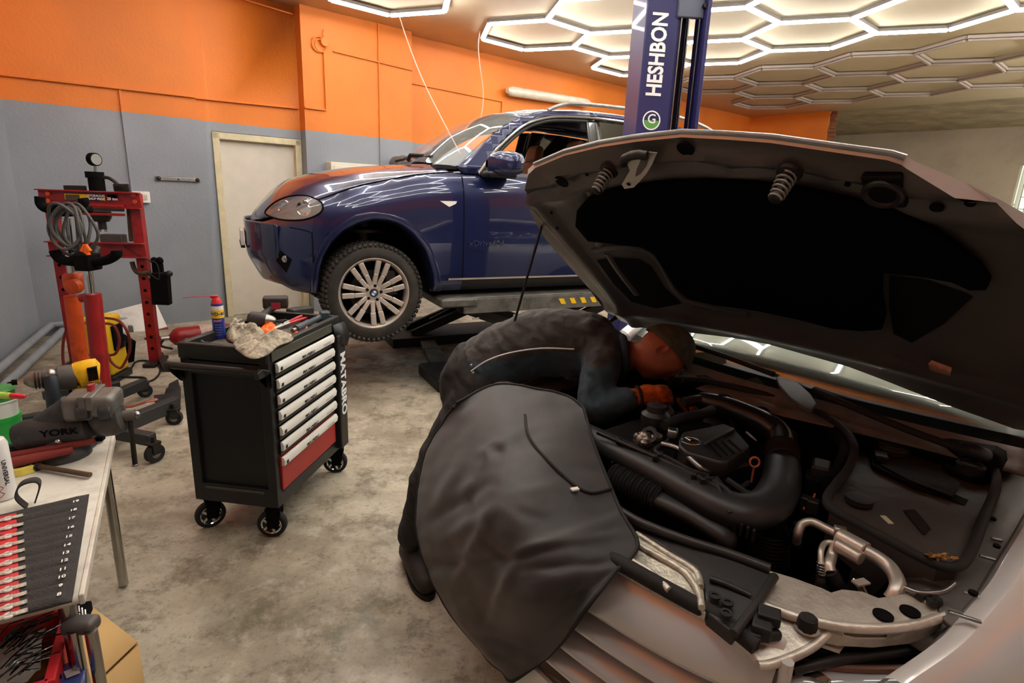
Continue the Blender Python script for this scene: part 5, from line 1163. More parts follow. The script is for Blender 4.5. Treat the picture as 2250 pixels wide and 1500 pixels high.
crumple('rag', 'rag', [(497, 742), (500, 722), (520, 712), (545, 724), (585, 735), (560, 742), (530, 744), (512, 752)], .06, 8, 'bunched brownish rag standing beside the spray can', 'rag')
crumple('work_glove', 'glove_orange', [(570, 732), (575, 720), (592, 716), (612, 724), (604, 735), (585, 738)], .03, 5, 'crumpled orange glove in the middle of the trolley top', 'glove')
crumple('work_glove', 'glove_orange', [(640, 738), (648, 726), (668, 720), (680, 724), (668, 733), (650, 742)], .025, 6, 'orange glove lying by the drawer side edge of the trolley', 'glove')
g = G().add([tz(505, 722), tz(545, 700), tz(580, 715), tz(540, 735)], [(0, 1, 2, 3)]); tag(g.build('paper_sheet', mat('paper', '#e8dfcf', .7), solid=.002), 'pale sheet of paper under the tools on the trolley', 'paper')
g = G().add([tz(585, 738), tz(598, 730), tz(612, 734), tz(600, 742)], [(0, 1, 2, 3)]); tag(g.build('paper_sheet', 'paper', solid=.002), 'small scrap of white paper between the orange gloves', 'paper')
# ================================================================ SHOP PRESS AT THE BACK LEFT
pA, pB = V((-3.88, 4.74, 0)), V((-3.25, 4.90, 0))
# foot points from the picture
pR = atz(345, 798, 0); PX = (V((pR.x, pR.y, 0))-V((pA.x, pA.y, 0))); PX.z = 0; 
PD = V((1, .18, 0)).normalized(); PN = V((PD.y, -PD.x, 0))   # PN towards camera
def PP(px, py, off=0): return atp(px, py, V((pR.x, pR.y, 0))+PN*off, PN)
prz = math.atan2(PD.y, PD.x)
pr = thing('shop_press', 'red hydraulic shop press with a black gauge on top, against the grey wall', 'press', V((pR.x-.4, pR.y-.07, 0)), prz)
def pbar(a, c, w, h, name, m='red_paint', off=0, bevel=.004): return G().bar(a, c, h, w, up=PN).build(name, m, pr, world=True, bevel=bevel)
uR_b, uR_t = PP(343, 797), PP(296, 418); uL_t = PP(110, 420); 
wpx = 1
uR0 = V((pR.x, pR.y, 0)); uR0 = V((uR_b.x, uR_b.y, 0))
zt_ = (uR_t.z+uL_t.z)/2; PWd = (uR_t-uL_t).dot(PD)
L0 = uR0-PD*PWd
for b0_, nm in ((uR0, 'R'), (L0, 'L')):
    up = G().box(b0_+V((0, 0, zt_/2)), (.085, .07, zt_-.02), prz).build('upright', 'red_paint', pr, world=True, bevel=.004)
    for k in range(9):
        G().lathe([(.014, 0), (.014, .003), (0, .003)], b0_+PN*.034+V((0, 0, .15+k*.105)), PN, 12).build('pin_hole', 'flat_black', up, world=True)
    G().box(b0_+V((0, 0, .02)), (.10, .30, .03), prz).build('foot', 'dark_metal', pr, world=True, bevel=.004)
zu0, zu1 = PP(200, 455).z, zt_
tbm = pbar(L0-PD*.06+V((0, 0, (zu0+zu1)/2))+PN*.05, uR0+PD*.06+V((0, 0, (zu0+zu1)/2))+PN*.05, .012, zu1-zu0, 'top_beam')
for z in (zu0+.004, zu1-.004): pbar(L0-PD*.06+V((0, 0, z))+PN*.07, uR0+PD*.06+V((0, 0, z))+PN*.07, .06, .01, 'beam_flange', bevel=.002)
zm0, zm1 = PP(250, 562).z, PP(250, 532).z
pbar(L0-PD*.05+V((0, 0, (zm0+zm1)/2))+PN*.05, uR0+PD*.05+V((0, 0, (zm0+zm1)/2))+PN*.05, .012, zm1-zm0, 'bed_beam')
for z in (zm0, zm1): pbar(L0-PD*.05+V((0, 0, z))+PN*.075, uR0+PD*.05+V((0, 0, z))+PN*.075, .06, .01, 'beam_flange', bevel=.002)
zmm = PP(230, 535, -.1).z
# name plate
c = PP(184, 433, .065); xx = PD
def plate(px0, py0, px1, py1, m, off, name='name_plate', parent=None):
    a, c_ = PP(px0, py0, off), PP(px1, py1, off); w = abs((c_-a).dot(PD)); h = abs(c_.z-a.z); m_ = (a+c_)/2
    return G().box(m_, (w, .003, h), prz).build(name, m, parent or pr, world=True)
np_ = plate(141, 425, 231, 441, 'yellow', .066); plate(143, 427, 176, 440, mat('plate_dark', '#4a4434', .5), .069, 'plate_panel', np_); plate(195, 426, 229, 441, 'flat_black', .069, 'plate_panel', np_); plate(235, 427, 258, 440, 'flat_black', .067)
text('HYDRAULIC', .026, 'white_text', np_, PP(211, 430, .072), PD, (0, 0, 1), 'lettering', world=True, bold=.02, sx=.9)
text('SHOP PRESS', .026, 'white_text', np_, PP(212, 437, .072), PD, (0, 0, 1), 'lettering', world=True, bold=.02, sx=.85)
text('20 ton', .030, 'white_text', np_, PP(247, 437, .072), PD, (0, 0, 1), 'lettering', world=True, bold=.02)
for p in ((106, 425), (106, 441), (294, 428), (297, 443)): G().lathe([(.018, 0), (.018, .012), (0, .012)], PP(*p, .06), PN, 6).build('bolt', 'orange_paint', pr, world=True)
# ram
rc = PP(212, 400, .0)
G().cyl(V((rc.x, rc.y, zu1)), PP(210, 385, 0), .058).build('ram_cylinder', 'flat_black', pr, world=True)
G().lathe([(.066, 0), (.066, .05)], PP(209, 391, 0), (0, 0, 1), 20).build('ram_collar', 'flat_black', pr, world=True)
G().lathe([(.075, 0), (.075, -.05), (.055, -.085), (.03, -.09), (.03, -.15)], V((rc.x, rc.y, zu0-.03)), (0, 0, 1), 22).build('ram_nose', 'dark_metal', pr, world=True)
for d in (-.025, .02): G().cyl(V((rc.x, rc.y, zu0-.1))+PD*d, V((rc.x, rc.y, zu0-.20))+PD*d, .010).build('ram_pin', 'steel', pr, world=True)
for z, m in ((.02, 'red_paint'), (-.012, 'dark_metal'), (-.05, 'red_paint')): pbar(V((rc.x, rc.y, zu0+z))-PD*.22+PN*.09, V((rc.x, rc.y, zu0+z))+PD*.22+PN*.09, .03, .022, 'guide_bar', m)
gc = PP(207, 350, 0)
gax = (PN*.55+PD).normalized()
ga = G().lathe([(.046, -.03), (.052, -.025), (.052, .02), (.046, .024), (.0, .024)], gc, gax, 28).build('pressure_gauge', 'flat_black', pr, world=True)
G().lathe([(.043, .0245), (0, .0246)], gc, gax, 28, cap=False).build('gauge_face', mat('gauge_face', '#8b8984', .3), ga, world=True)
G().cyl(gc-V((0, 0, .05)), PP(209, 385, 0), .010).build('gauge_stem', 'steel', pr, world=True)
G().tube(cat([PP(218, 391, 0), PP(235, 390, 0), PP(248, 396, 0), PP(262, 408, 0)], 6), .014, 10).build('hydraulic_pipe', 'dark_metal', pr, world=True)
for a, c_ in (((141, 415), (190, 416)), ((250, 412), (284, 412)), ((252, 417), (284, 418))): G().bar(PP(*a, .02), PP(*c_, .02), .06, .022, up=PN).build('loose_bar', 'dark_metal', pr, world=True, bevel=.004)
blk = G().box(PP(250, 524, -.02), (.17, .10, .075), prz); tag(blk.build('press_block', mat('block_grey', '#4a4744', .5, .3, var=.2), bevel=.006), 'dark grey steel block resting on the bed of the press', 'block')
# pump on the right upright
pk = thing('hand_pump', 'black box shaped hand pump with two black knobs clamped to the press', 'pump', PP(355, 670, 0)); 
cc = PP(355, 635, .0); t0, t1 = PP(352, 600, 0), PP(357, 668, 0)
G().bar(t0, t1, .08, .135, up=PD).build('pump_body', 'flat_black', pk, world=True, bevel=.004)
G().bar(PP(330, 603, .02), PP(370, 600, .02), .03, .03).build('crossbar', 'black_plastic', pk, world=True)
G().ball(PP(372, 601, .02), .028).build('knob', 'black_plastic', pk, world=True)
for x in (340, 352):
    G().cyl(PP(x+2, 600, 0), PP(x, 580, 0), .024).build('plunger', 'flat_black', pk, world=True)
    G().ball(PP(x-1, 573, 0), .030, (1, 1, 1.15)).build('plunger_knob', 'flat_black', pk, world=True)
G().bar(PP(325, 608, .02), PP(345, 606, .02), .03, .02).build('clamp_arm', 'steel', pk, world=True)
G().tube(cat([PP(290, 575, 0), PP(296, 592, 0), PP(308, 600, .05), PP(330, 598, .05)], 5), .020, 10).build('chain_arm', mat('rusty', '#5b4838', .7, .4, var=.3), pk, world=True)
tag(G().tube(cat([PP(x, y, .08) for x, y in ((272, 540), (300, 558), (328, 572), (345, 580), (350, 612), (338, 608), (325, 598))], 6), .005, 6).build('thin_wire', 'rubber'), 'thin black wire running from the press bed to the pump', 'wire')
G().bar(PP(284, 450, -.03), PP(290, 530, -.03), .03, .045, up=PN).build('return_spring', 'rusty', pr, world=True)
# ================================================================ TRANSMISSION JACKS IN FRONT OF THE PRESS
def jack(name, label, by, saddle, tubetop, col, basepx, sad_half, rodr=.018):
    b = atz(*basepx, 0); Y = b.y; Q = lambda x, y: atp(x, y, b, V((0, 1, 0)))
    t = thing(name, label, 'transmission jack', b)
    tp = Q(*tubetop); tp = V((b.x, b.y, tp.z)); sd = Q(*saddle); sd = V((b.x+0, b.y, sd.z))
    return t, b, Q, tp, sd
# orange jack behind
b1_ = atz(190, 885, 0); Q1 = lambda x, y, d=0: atp(x, y, b1_+V((0, d, 0)), V((0, 1, 0)))
j1 = thing('gearbox_jack', 'orange gearbox jack with a black forked saddle holding a cable coil', 'gearbox jack', b1_)
G().cyl(Q1(190, 882), Q1(158, 650), .050, n=18).build('column', 'orange_paint', j1, world=True)
G().lathe([(.062, -.04), (.066, 0), (.066, .05), (.05, .07), (0, .07)], Q1(164, 622), (0, 0, 1), 20).build('head', 'orange_paint', j1, world=True)
G().lathe([(.05, 0), (.05, .05), (.03, .06), (0, .06)], Q1(168, 628, -.06), (0, -1, 0), 18).build('head_cap', 'orange_paint', j1, world=True)
G().cyl(Q1(160, 615), Q1(146, 480), .026).build('rod', 'chrome', j1, world=True)
def saddle(Q, pts, r, t, nm='saddle'):
    return G().tube(cat([Q(x, y, d) for x, y, d in pts], 7), r, 12, fl=.8).build(nm, 'flat_black', t, world=True)
s1 = saddle(Q1, [(88, 432, 0), (90, 448, 0), (102, 458, 0), (125, 460, 0), (150, 460, 0), (172, 456, 0), (184, 445, 0), (182, 436, 0)], .036, j1)
G().box(Q1(145, 460, 0), (.10, .12, .09)).build('saddle_block', 'flat_black', s1, world=True, bevel=.01)
G().tube([Q1(140, 458, 0), Q1(140, 458, 0)+V((.03, .2, -.01))], .025, 10).build('saddle_arm', 'flat_black', s1, world=True)
# red jack in front
b2_ = atz(228, 905, 0); Q2 = lambda x, y, d=0: atp(x, y, b2_+V((0, d, 0)), V((0, 1, 0)))
j2 = thing('gearbox_jack', 'red gearbox jack with a wide black four armed saddle and wheeled legs', 'gearbox jack', b2_)
G().cyl(Q2(232, 905), Q2(203, 645), .052, n=20).build('column', 'red_paint', j2, world=True)
G().cyl(Q2(200, 652), Q2(178, 655), .028).build('side_valve', 'red_paint', j2, world=True)
G().cyl(Q2(199, 645), Q2(191, 580), .028).build('rod', 'chrome', j2, world=True)
s2 = saddle(Q2, [(120, 550, 0), (126, 562, 0), (140, 572, 0), (165, 575, 0), (192, 577, 0), (222, 574, 0), (243, 568, 0), (256, 558, 0), (256, 550, 0)], .038, j2)
G().box(Q2(193, 575, 0), (.10, .13, .11)).build('saddle_block', 'flat_black', s2, world=True, bevel=.01)
G().tube([Q2(190, 572, 0), Q2(205, 566, .15), Q2(213, 545, .22)], .028, 10).build('saddle_arm', 'dark_metal', s2, world=True)
G().tube([Q2(190, 574, 0), Q2(170, 566, .15), Q2(165, 556, .2)], .026, 10).build('saddle_arm', 'dark_metal', s2, world=True)
def leg(a, c, t, w=.06, h=.07, z=.12):
    a = atz(*a, z); c = atz(*c, z); return G().bar(a, c, w, h).build('leg', mat('jack_leg', '#2b2c2b', .5, var=.15) if 'jack_leg' not in MATS else 'jack_leg', t, world=True, bevel=.005)
def swivel(p, t, r=.05, rot=.6):
    b = atz(*p, 0); m = Mx.Translation(b)@Mx.Rotation(rot, 4, 'Z')
    a = G(); a.box((0, 0, r*2+.012), (.06, .06, .01))
    for s in (1, -1): a.box((.005, s*.022, r*1.5), (.05, .004, r*1.1))
    a.cyl((0, 0, r*2+.01), (0, 0, r*2+.05), .012); f = a.xf(m).build('caster_fork', 'dark_metal', t, world=True)
    G().lathe([(r*.5, -.016), (r, -.016), (r, .016), (r*.5, .016)], (0, 0, r), (0, 1, 0), 24).xf(m).build('caster_wheel', 'rubber', f, world=True)
    G().lathe([(r*.5, -.018), (r*.2, -.018), (r*.2, .018), (r*.5, .018)], (0, 0, r), (0, 1, 0), 16).xf(m).build('wheel_hub', 'steel', f, world=True)
leg((225, 880), (316, 842), j2); leg((225, 893), (50, 925), j2); leg((230, 950), (388, 885), j2, .07, .09); leg((230, 945), (335, 965), j2)
leg((232, 915), (232, 955), j2, .08, .09)
swivel((320, 872), j2, .05, .8); swivel((385, 932), j2, .05, .2); swivel((342, 1014), j2, .055, 1.2)
leg((190, 850), (95, 870), j1, .05, .06); leg((185, 862), (262, 845), j1, .05, .06)
# coiled cable on the saddle with orange clips
g = G(); C0 = Q1(168, 500, -.08); 
for k in range(6):
    c_ = C0+V((rnd.uniform(-.03, .03), -.02*k, rnd.uniform(-.03, .03))); w_, h_ = rnd.uniform(.09, .115), rnd.uniform(.14, .17); ph = rnd.random()*6
    g.tube([c_+V((math.cos(q)*w_*(1+.07*math.sin(3*q+ph)), .02*math.sin(2*q+ph), math.sin(q)*h_*(1+.05*math.cos(2*q+ph)))) for q in [2*pi*i/40 for i in range(42)]], .010, 8, cap=False)
tag(g.build('cable_coil', mat('cable_grey', '#4f4d4b', .6, var=.2)), 'grey coiled cable hanging from the orange jack saddle', 'cable')
cl = thing('cable_clips', 'bunch of orange cable ends hanging under the grey coil', 'cable ends', Q1(188, 560, -.2))
for x in ((186, 538, 180, 552), (188, 538, 189, 556), (190, 540, 198, 552), (188, 536, 194, 560)): G().tube([Q1(x[0], x[1], -.2), Q1(x[2], x[3], -.2)], [.010, .014], 8).build('cable_end', 'glove_orange', cl, world=True)
# ---------------------------------------------------------------- behind the press
yc = atz(228, 842, 0); ych = thing('battery_charger', 'tall yellow battery charger standing behind the red jack', 'charger', yc, .15)
G().box((-.02, .12, .30), (.22, .26, .48), None, .9).build('housing', mat('charger_yellow', '#dcb118', .45, var=.15, dirt='#7b6518', dscale=8, damt=.3), ych, bevel=.03, bseg=3)
G().box((-.02, .12, .03), (.24, .28, .06)).build('base', 'black_plastic', ych, bevel=.01)
G().box((.09, .12, .36), (.02, .14, .2)).build('side_panel', 'flat_black', ych)
def cable(pix, y, r, m, label, nm='cable'):
    b = V((0, y, 0)); return tag(G().tube(cat([atp(px, py, V((0, y+d, 0)), V((0, 1, 0))) for px, py, d in pix], 7), r, 8).build(nm, m), label, 'cable')
mat('cable_red', '#7c2a24', .6)
cable([(228, 698, 0), (262, 705, -.1), (282, 735, -.1), (285, 770, 0), (272, 800, 0), (262, 808, 0), (245, 795, 0), (235, 775, 0)], 4.2, .010, 'cable_red', 'dark red charger cable looping right of the red jack')
cable([(225, 710, 0), (250, 715, 0), (262, 745, 0), (255, 775, 0), (235, 780, 0), (190, 778, -.2), (165, 760, -.2), (170, 720, -.2), (200, 705, 0)], 4.1, .010, 'cable_red', 'dark red charger cable wrapped around both jacks')
cable([(150, 715, 0), (140, 745, 0), (138, 780, 0), (140, 800, 0)], 4.1, .010, 'cable_red', 'dark red cable hanging left of the orange jack')
def fcable(pix, r, m, label): return tag(G().tube(cat([atz(x, y, r+.002) for x, y in pix], 7), r, 8).build('floor_cable', m), label, 'cable')
fcable([(265, 818), (285, 812), (298, 795), (320, 792), (345, 800), (352, 815), (340, 832), (318, 840)], .008, 'rubber', 'black cable curling on the floor right of the yellow charger')
fcable([(262, 828), (290, 828), (318, 830), (322, 842)], .009, 'rubber', 'short black cable on the floor in front of the yellow charger')
# white panel leaning on the wall
wp_ = [(243, 705), (345, 657), (383, 760), (262, 790)]
pp = [R(0, .30, 0)]
def WQ(px, py, n): return atp(px, py, R(0, n, 0), Wn)
P4 = [WQ(178, 702, .10), WQ(340, 660, .10), WQ(383, 752, .42), WQ(255, 784, .42)]
lp = thing('leaning_panel', 'scratched white door panel leaning on the grey wall behind the press', 'panel', V((P4[2].x, P4[2].y, 0)))
G().add(P4, [(0, 1, 2, 3)]).build('panel_board', mat('panel_white', '#dfdcd4', .5, var=.08, dirt='#6b655c', dscale=5, damt=.35), lp, world=True, solid=.03, bevel=.004)
G().add([P4[0].lerp(P4[3], .62)+Wn*.03, P4[1].lerp(P4[2], .62)+Wn*.03, P4[1].lerp(P4[2], .68)+Wn*.03, P4[0].lerp(P4[3], .68)+Wn*.03], [(0, 1, 2, 3)]).build('panel_rib', 'cable_red', lp, world=True, solid=.008)
cc_ = P4[0].lerp(P4[2], .52)+Wn*.03
G().box(cc_, (.05, .02, .16), .3).build('handle_recess', 'steel', lp, world=True, bevel=.01)
for a, c_ in (((246, 716), (256, 712)), ((278, 695), (282, 712)), ((300, 690), (303, 706))):
    pass
gs = atz(276, 790, 0)
mg = thing('product_box', 'small dark box with a green picture leaning beside the charger', 'box', atz(276, 795, 0), -.4)
G().box((0, 0, .12), (.16, .10, .22), Mx.Rotation(.3, 3, 'Y')).build('carton', 'flat_black', mg, bevel=.004)
G().box((0, -.055, .12), (.12, .004, .14), Mx.Rotation(.3, 3, 'Y')).build('picture', mat('box_green', '#5c7a3c', .5, var=.5, vscale=20), mg)
# fire extinguisher lying on the floor
ea, eb_ = atz(372, 742, .16), atz(462, 732, .16)
fx = thing('fire_extinguisher', 'red fire extinguisher lying on its side behind the tool trolley', 'fire extinguisher', V((ea.x, ea.y, 0)))
dv = (eb_-ea).normalized()
G().tube([ea, ea+dv*.04, ea+dv*.08, ea+dv*.50, ea+dv*.54, ea+dv*.56], [.03, .075, .09, .09, .075, .02], 24).build('cylinder', 'red_paint', fx, world=True)
G().tube([ea+dv*.26, ea+dv*.44], .0915, 24, cap=False).build('label', mat('ext_label', '#c7b4a8', .5, dirt='#9a2020', dscale=18, damt=.8), fx, world=True)
G().cyl(ea, ea-dv*.07, .02).build('valve', 'steel', fx, world=True)
G().tube([ea-dv*.05, ea-dv*.10+V((0, 0, .03)), ea-dv*.17+V((0, 0, .09))], .012, 8).build('lever', 'red_paint', fx, world=True)
G().tube([ea-dv*.04, ea-dv*.08+V((0, 0, -.01)), ea-dv*.20+V((0, 0, .02))], .012, 8).build('lever', 'red_paint', fx, world=True)
G().tube(cat([ea-dv*.04, ea-dv*.06+V((0, -.03, -.06)), ea+dv*.05+V((0, -.06, -.10))], 5), .012, 8).build('hose', 'rubber', fx, world=True)
# sheet / board behind the trolley under the extinguisher
g = G().add([atz(410, 760, .012), atz(470, 728, .012), atz(530, 700, .012), atz(545, 720, .012), atz(470, 762, .012)], [(0, 1, 2, 3, 4)])
tag(g.build('floor_board', 'panel_white', solid=.02), 'pale board lying on the floor behind the tool trolley', 'board')
# torn black rubber mat on the floor
mp_ = [(318, 930), (325, 900), (345, 890), (338, 872), (362, 868), (372, 845), (392, 838), (398, 860), (396, 905), (372, 912), (350, 915)]
g = G().patch([(p.x, p.y) for p in [atz(x, y, .01) for x, y in mp_]], lambda x, y: V((x, y, .02+.02*NZ.noise(V((x*9, y*9, 0))))), .03)
tag(g.build('rubber_mat', mat('mat_black', '#1f2124', .6, var=.3, vscale=14, bump=.6, bscale=25), solid=.008), 'torn black rubber mat on the floor behind the trolley', 'mat')
pb_ = atz(265, 895, .05); pc_ = atz(345, 877, .05)
pbx = thing('pry_bar', 'dark red pry bar lying between the vice and the rubber mat', 'pry bar', V((pb_.x, pb_.y, 0)))
G().tube(cat([pb_, pb_.lerp(pc_, .3)+V((0, 0, -.01)), pb_.lerp(pc_, .7), pc_], 5), [.012]*16, 10, fl=.7).build('shaft', 'cable_red', pbx, world=True)
G().tube([pb_.lerp(pc_, .68), pc_], [.014, .022], 10, fl=.5).build('flat_end', mat('bar_pink', '#a5564a', .5), pbx, world=True)
ft = atz(350, 795, .0)
G().bar(atz(352, 772, .06), atz(366, 812, .03), .05, .05); tag(G().bar(atz(350, 778, .05), atz(366, 810, .03), .06, .04).build('steel_offcut', 'dark_metal', bevel=.004), 'dark angle iron offcut leaning at the press foot', 'offcut')
# ================================================================ WORKBENCH AT THE LEFT EDGE
mat('bench_white', '#d9d2c4', .45, var=.08, vscale=5, dirt='#8c8170', dscale=9, damt=.5)
mat('tube_steel', '#a9a7a2', .18, 1)
e_ = V((.5215, -.853, 0)); f_ = V((-.853, -.5215, 0)); bc = V((-1.53, 1.99, 0)); BZ = .65
wb = thing('workbench', 'white topped workbench with round steel legs at the left edge', 'workbench', bc)
bl_ = 1.02
G().add([bc+V((0, 0, BZ-.012)), bc+e_*bl_+V((0, 0, BZ-.012)), bc+e_*bl_+f_*1.7+V((0, 0, BZ-.012)), bc+f_*1.7+V((0, 0, BZ-.012))], [(0, 1, 2, 3)]).build('bench_top', 'bench_white', wb, world=True, solid=.022)
G().bar(bc+V((0, 0, BZ-.014))-f_*.006, bc+e_*bl_+V((0, 0, BZ-.014))-f_*.006, .012, .028).build('edge_strip', 'bench_white', wb, world=True, bevel=.003)
for p in (bc+e_*.03+f_*.03, bc+e_*(bl_-.04)+f_*.03, bc+e_*.03+f_*1.6, bc+e_*(bl_-.04)+f_*1.6):
    G().cyl(p+V((0, 0, .01)), p+V((0, 0, BZ-.02)), .0175).build('leg', 'tube_steel', wb, world=True)
    
G().bar(bc+e_*.03+f_*.03+V((0, 0, BZ-.05)), bc+e_*(bl_-.04)+f_*.03+V((0, 0, BZ-.05)), .03, .03).build('side_rail', 'tube_steel', wb, world=True)
# vice
va, vb = atz(48, 958, .735), atz(285, 915, .775); vd = (vb-va); vd.z = 0; vd.normalize(); vn = V((vd.y, -vd.x, 0))
def VQ(px, py, off=0): return atp(px, py, va+vn*off, vn)
vc = thing('bench_vice', 'heavy brown bench vice with raised maker lettering on its barrel', 'vice', V((va.x, va.y, BZ)))
mat('vice_cast', '#3a3a3a', .5, .3, var=.2, vscale=10, dirt='#5e5852', dscale=7, damt=.5, bump=.15)
mat('vice_jaw', '#68645f', .45, .35, var=.25, vscale=15)
bd = G().tube([VQ(38, 965), VQ(42, 963), VQ(60, 958), VQ(150, 942), VQ(195, 935), VQ(204, 933)], [.030, .050, .057, .057, .055, .040], 24).build('barrel', 'vice_cast', vc, world=True, bevel=.003)
text('YORK', .032, 'flat_black', bd, VQ(130, 950, .058), vd+V((0, 0, .02)), (0, 0, 1), 'lettering', world=True, bold=.02, sx=1.25)
G().tube([VQ(85, 930, -.01), VQ(120, 918, -.01), VQ(150, 905, -.01), VQ(165, 890, -.01)], [.03, .042, .05, .048], 16).build('rear_body', 'vice_cast', vc, world=True)
G().box(VQ(182, 888, -.0), (.09, .13, .085), math.atan2(vd.y, vd.x)).build('fixed_jaw', 'vice_jaw', vc, world=True, bevel=.018, bseg=3)
G().box(VQ(195, 872, -.0), (.022, .15, .05), math.atan2(vd.y, vd.x)).build('jaw_plate', 'vice_jaw', vc, world=True, bevel=.004)
G().box(VQ(211, 872, -.0), (.022, .15, .05), math.atan2(vd.y, vd.x)).build('jaw_plate', 'vice_jaw', vc, world=True, bevel=.004)
G().box(VQ(232, 882, -.0), (.085, .14, .075), math.atan2(vd.y, vd.x)).build('moving_jaw', 'vice_jaw', vc, world=True, bevel=.022, bseg=3)
for x, o2 in ((183, .055), (232, .055)): G().cyl(VQ(x-13, 905, o2), VQ(x+14, 903, o2), .030, .026).build('pipe_jaw', 'vice_cast', vc, world=True, bevel=.004)
G().tube([VQ(212, 928), VQ(225, 922), VQ(250, 918), VQ(268, 914), VQ(273, 913)], [.05, .062, .062, .055, .03], 22).build('slide', 'vice_cast', vc, world=True)
G().cyl(VQ(270, 914), VQ(297, 911), .020).build('screw', 'vice_jaw', vc, world=True)
G().ball(VQ(300, 911), .014).build('screw_end', 'steel', vc, world=True)
G().cyl(VQ(285, 915, .0), VQ(297, 1020, .0), .0085).build('handle_bar', 'dark_metal', vc, world=True)
G().ball(VQ(297, 1021, .0), .011, (1, 1, .6)).build('handle_knob', 'steel', vc, world=True)
G().lathe([(.075, 0), (.085, .0), (.085, .02), (.06, .05), (.05, .09)], V(((VQ(130, 950)).x, VQ(130, 950).y, BZ)), (0, 0, 1), 26).build('base', 'vice_cast', vc, world=True)
G().ball(VQ(128, 969, .05), .011).build('ball_knob', 'chrome', vc, world=True)
# red strip and spring gripped in the jaws
tag(G().tube(cat([VQ(202, 838, 0), VQ(200, 850, 0), VQ(203, 872, 0), VQ(204, 880, 0)], 5), [.006]*3+[.018]*5+[.014]*5+[.008]*3, 10, fl=.35).build('scraper', 'red_paint'), 'small red handled scraper clamped upright in the vice jaws', 'scraper')
tag(G().ball(VQ(222, 908, .06), .011, (1, .6, 1.4)).build('yellow_cap', 'yellow'), 'small yellow cap stuck under the vice jaws', 'cap')
# yellow cordless hammer drill behind the vice
dp0 = atz(185, 948, BZ); dnr = V((.62, -.78, 0)).normalized()
def DQ(px, py, off=0): return atp(px, py, dp0+dnr*off, dnr)
yd = thing('hammer_drill', 'yellow cordless hammer drill standing behind the vice with its bit pointing left', 'drill', V((dp0.x, dp0.y, BZ)))
mat('drill_yellow', '#f0b914', .42, var=.1, dirt='#5d4a18', dscale=30, damt=.4); mat('drill_grey', '#54504d', .5, .3, var=.2)
G().tube([DQ(165, 827), DQ(172, 824), DQ(200, 818), DQ(215, 815), DQ(219, 815)], [.04, .05, .052, .05, .03], 20).build('motor_housing', 'drill_yellow', yd, world=True)
for k in range(5): G().box(DQ(195+k*4.5, 822-k*.9, .045), (.005, .02, .05), .6).build('vent', 'flat_black', yd, world=True)
G().tube([DQ(160, 810), DQ(210, 802)], .02, 12).build('top_housing', 'drill_yellow', yd, world=True)
G().tube([DQ(122, 832), DQ(128, 831), DQ(150, 829), DQ(168, 827)], [.03, .045, .048, .046], 20).build('gear_case', 'drill_grey', yd, world=True)
G().tube([DQ(130, 818), DQ(165, 812)], .018, 12).build('top_case', 'drill_grey', yd, world=True)
ck = G().tube([DQ(52, 838), DQ(60, 837), DQ(72, 836), DQ(100, 834), DQ(122, 832)], [.010, .020, .028, .030, .028], 20).build('chuck', mat('chuck_metal', '#7c6f66', .35, .7, var=.3), yd, world=True)
for k in range(4): G().ring(DQ(78+k*8, 836-k*.5), .029, .003, DQ(122, 832)-DQ(52, 838), 20, 6).build('chuck_ring', 'dark_metal', ck, world=True)
G().tube([DQ(55, 838), DQ(38, 839)], .007, 10).build('bit_holder', 'chrome', yd, world=True)
G().tube([DQ(38, 839), DQ(26, 840), DQ(24, 840), DQ(14, 841)], [.010, .010, .004, .001], 10).build('screw_bit', 'flat_black', yd, world=True)
G().tube([DQ(110, 822, .04), DQ(112, 835, .05), DQ(117, 870, .05), DQ(122, 912, .05), DQ(123, 917, .05)], [.016, .021, .023, .024, .012], 16).build('side_handle', mat('handle_blue', '#262d36', .5), yd, world=True)
G().ball(DQ(110, 822, .04), .020).build('handle_mount', 'steel', yd, world=True)
G().tube([DQ(172, 842), DQ(178, 865), DQ(182, 890)], [.03, .024, .026], 14, fl=.8).build('grip', 'drill_yellow', yd, world=True)
G().tube([DQ(160, 850), DQ(158, 866)], [.012, .010], 10).build('trigger', 'flat_black', yd, world=True)
G().box(DQ(185, 915), (.12, .075, .07), .6).build('battery', 'flat_black', yd, world=True, bevel=.01)
g = G(); s0, s1_ = DQ(214, 838, .02), DQ(217, 866, .02)
g.tube([s0.lerp(s1_, i/60)+V((math.cos(i*.9)*.012, math.sin(i*.9)*.012, 0)) for i in range(61)], .0025, 6)
tag(g.build('coil_spring', 'steel'), 'small steel coil spring beside the grip of the yellow drill', 'spring')
# big red handled crimping tool lying in front of the vice
rt = thing('bolt_cropper', 'pair of dark red tool handles lying on the bench in front of the vice', 'cropper', atz(110, 990, BZ))
for a, c_, r_ in (((5, 1006, .69), (208, 968, .71), .012), ((5, 1020, .69), (160, 988, .70), .013)):
    G().tube([atz(*a), atz(*a).lerp(atz(*c_), .5), atz(*c_)], [r_*1.3, r_*1.2, r_*.9], 12).build('handle', 'cable_red', rt, world=True)
G().add([atz(60, 1022, .658), atz(130, 1018, .658), atz(178, 1004, .658), (atz(215, 972, .658)), atz(150, 985, .658), atz(60, 995, .658)], [tuple(range(6))]).build('base_plate', 'vice_cast', rt, world=True, solid=.014, bevel=.004)
G().lathe([(.024, 0), (.024, .014), (.012, .014), (.012, .018), (0, .018)], atz(165, 993, .665), (0, 0, 1), 20).build('pivot_bolt', 'vice_cast', rt, world=True)
G().box(atz(212, 962, .665), (.05, .03, .02), .2).build('jaw_tip', 'flat_black', rt, world=True, bevel=.004)
G().box(atz(30, 985, .69), (.07, .035, .03), .8).build('clamp_block', 'handle_blue', rt, world=True, bevel=.006)
tp_ = thing('masking_tape', 'roll of yellow masking tape lying on the bench', 'tape', atz(48, 1032, BZ))
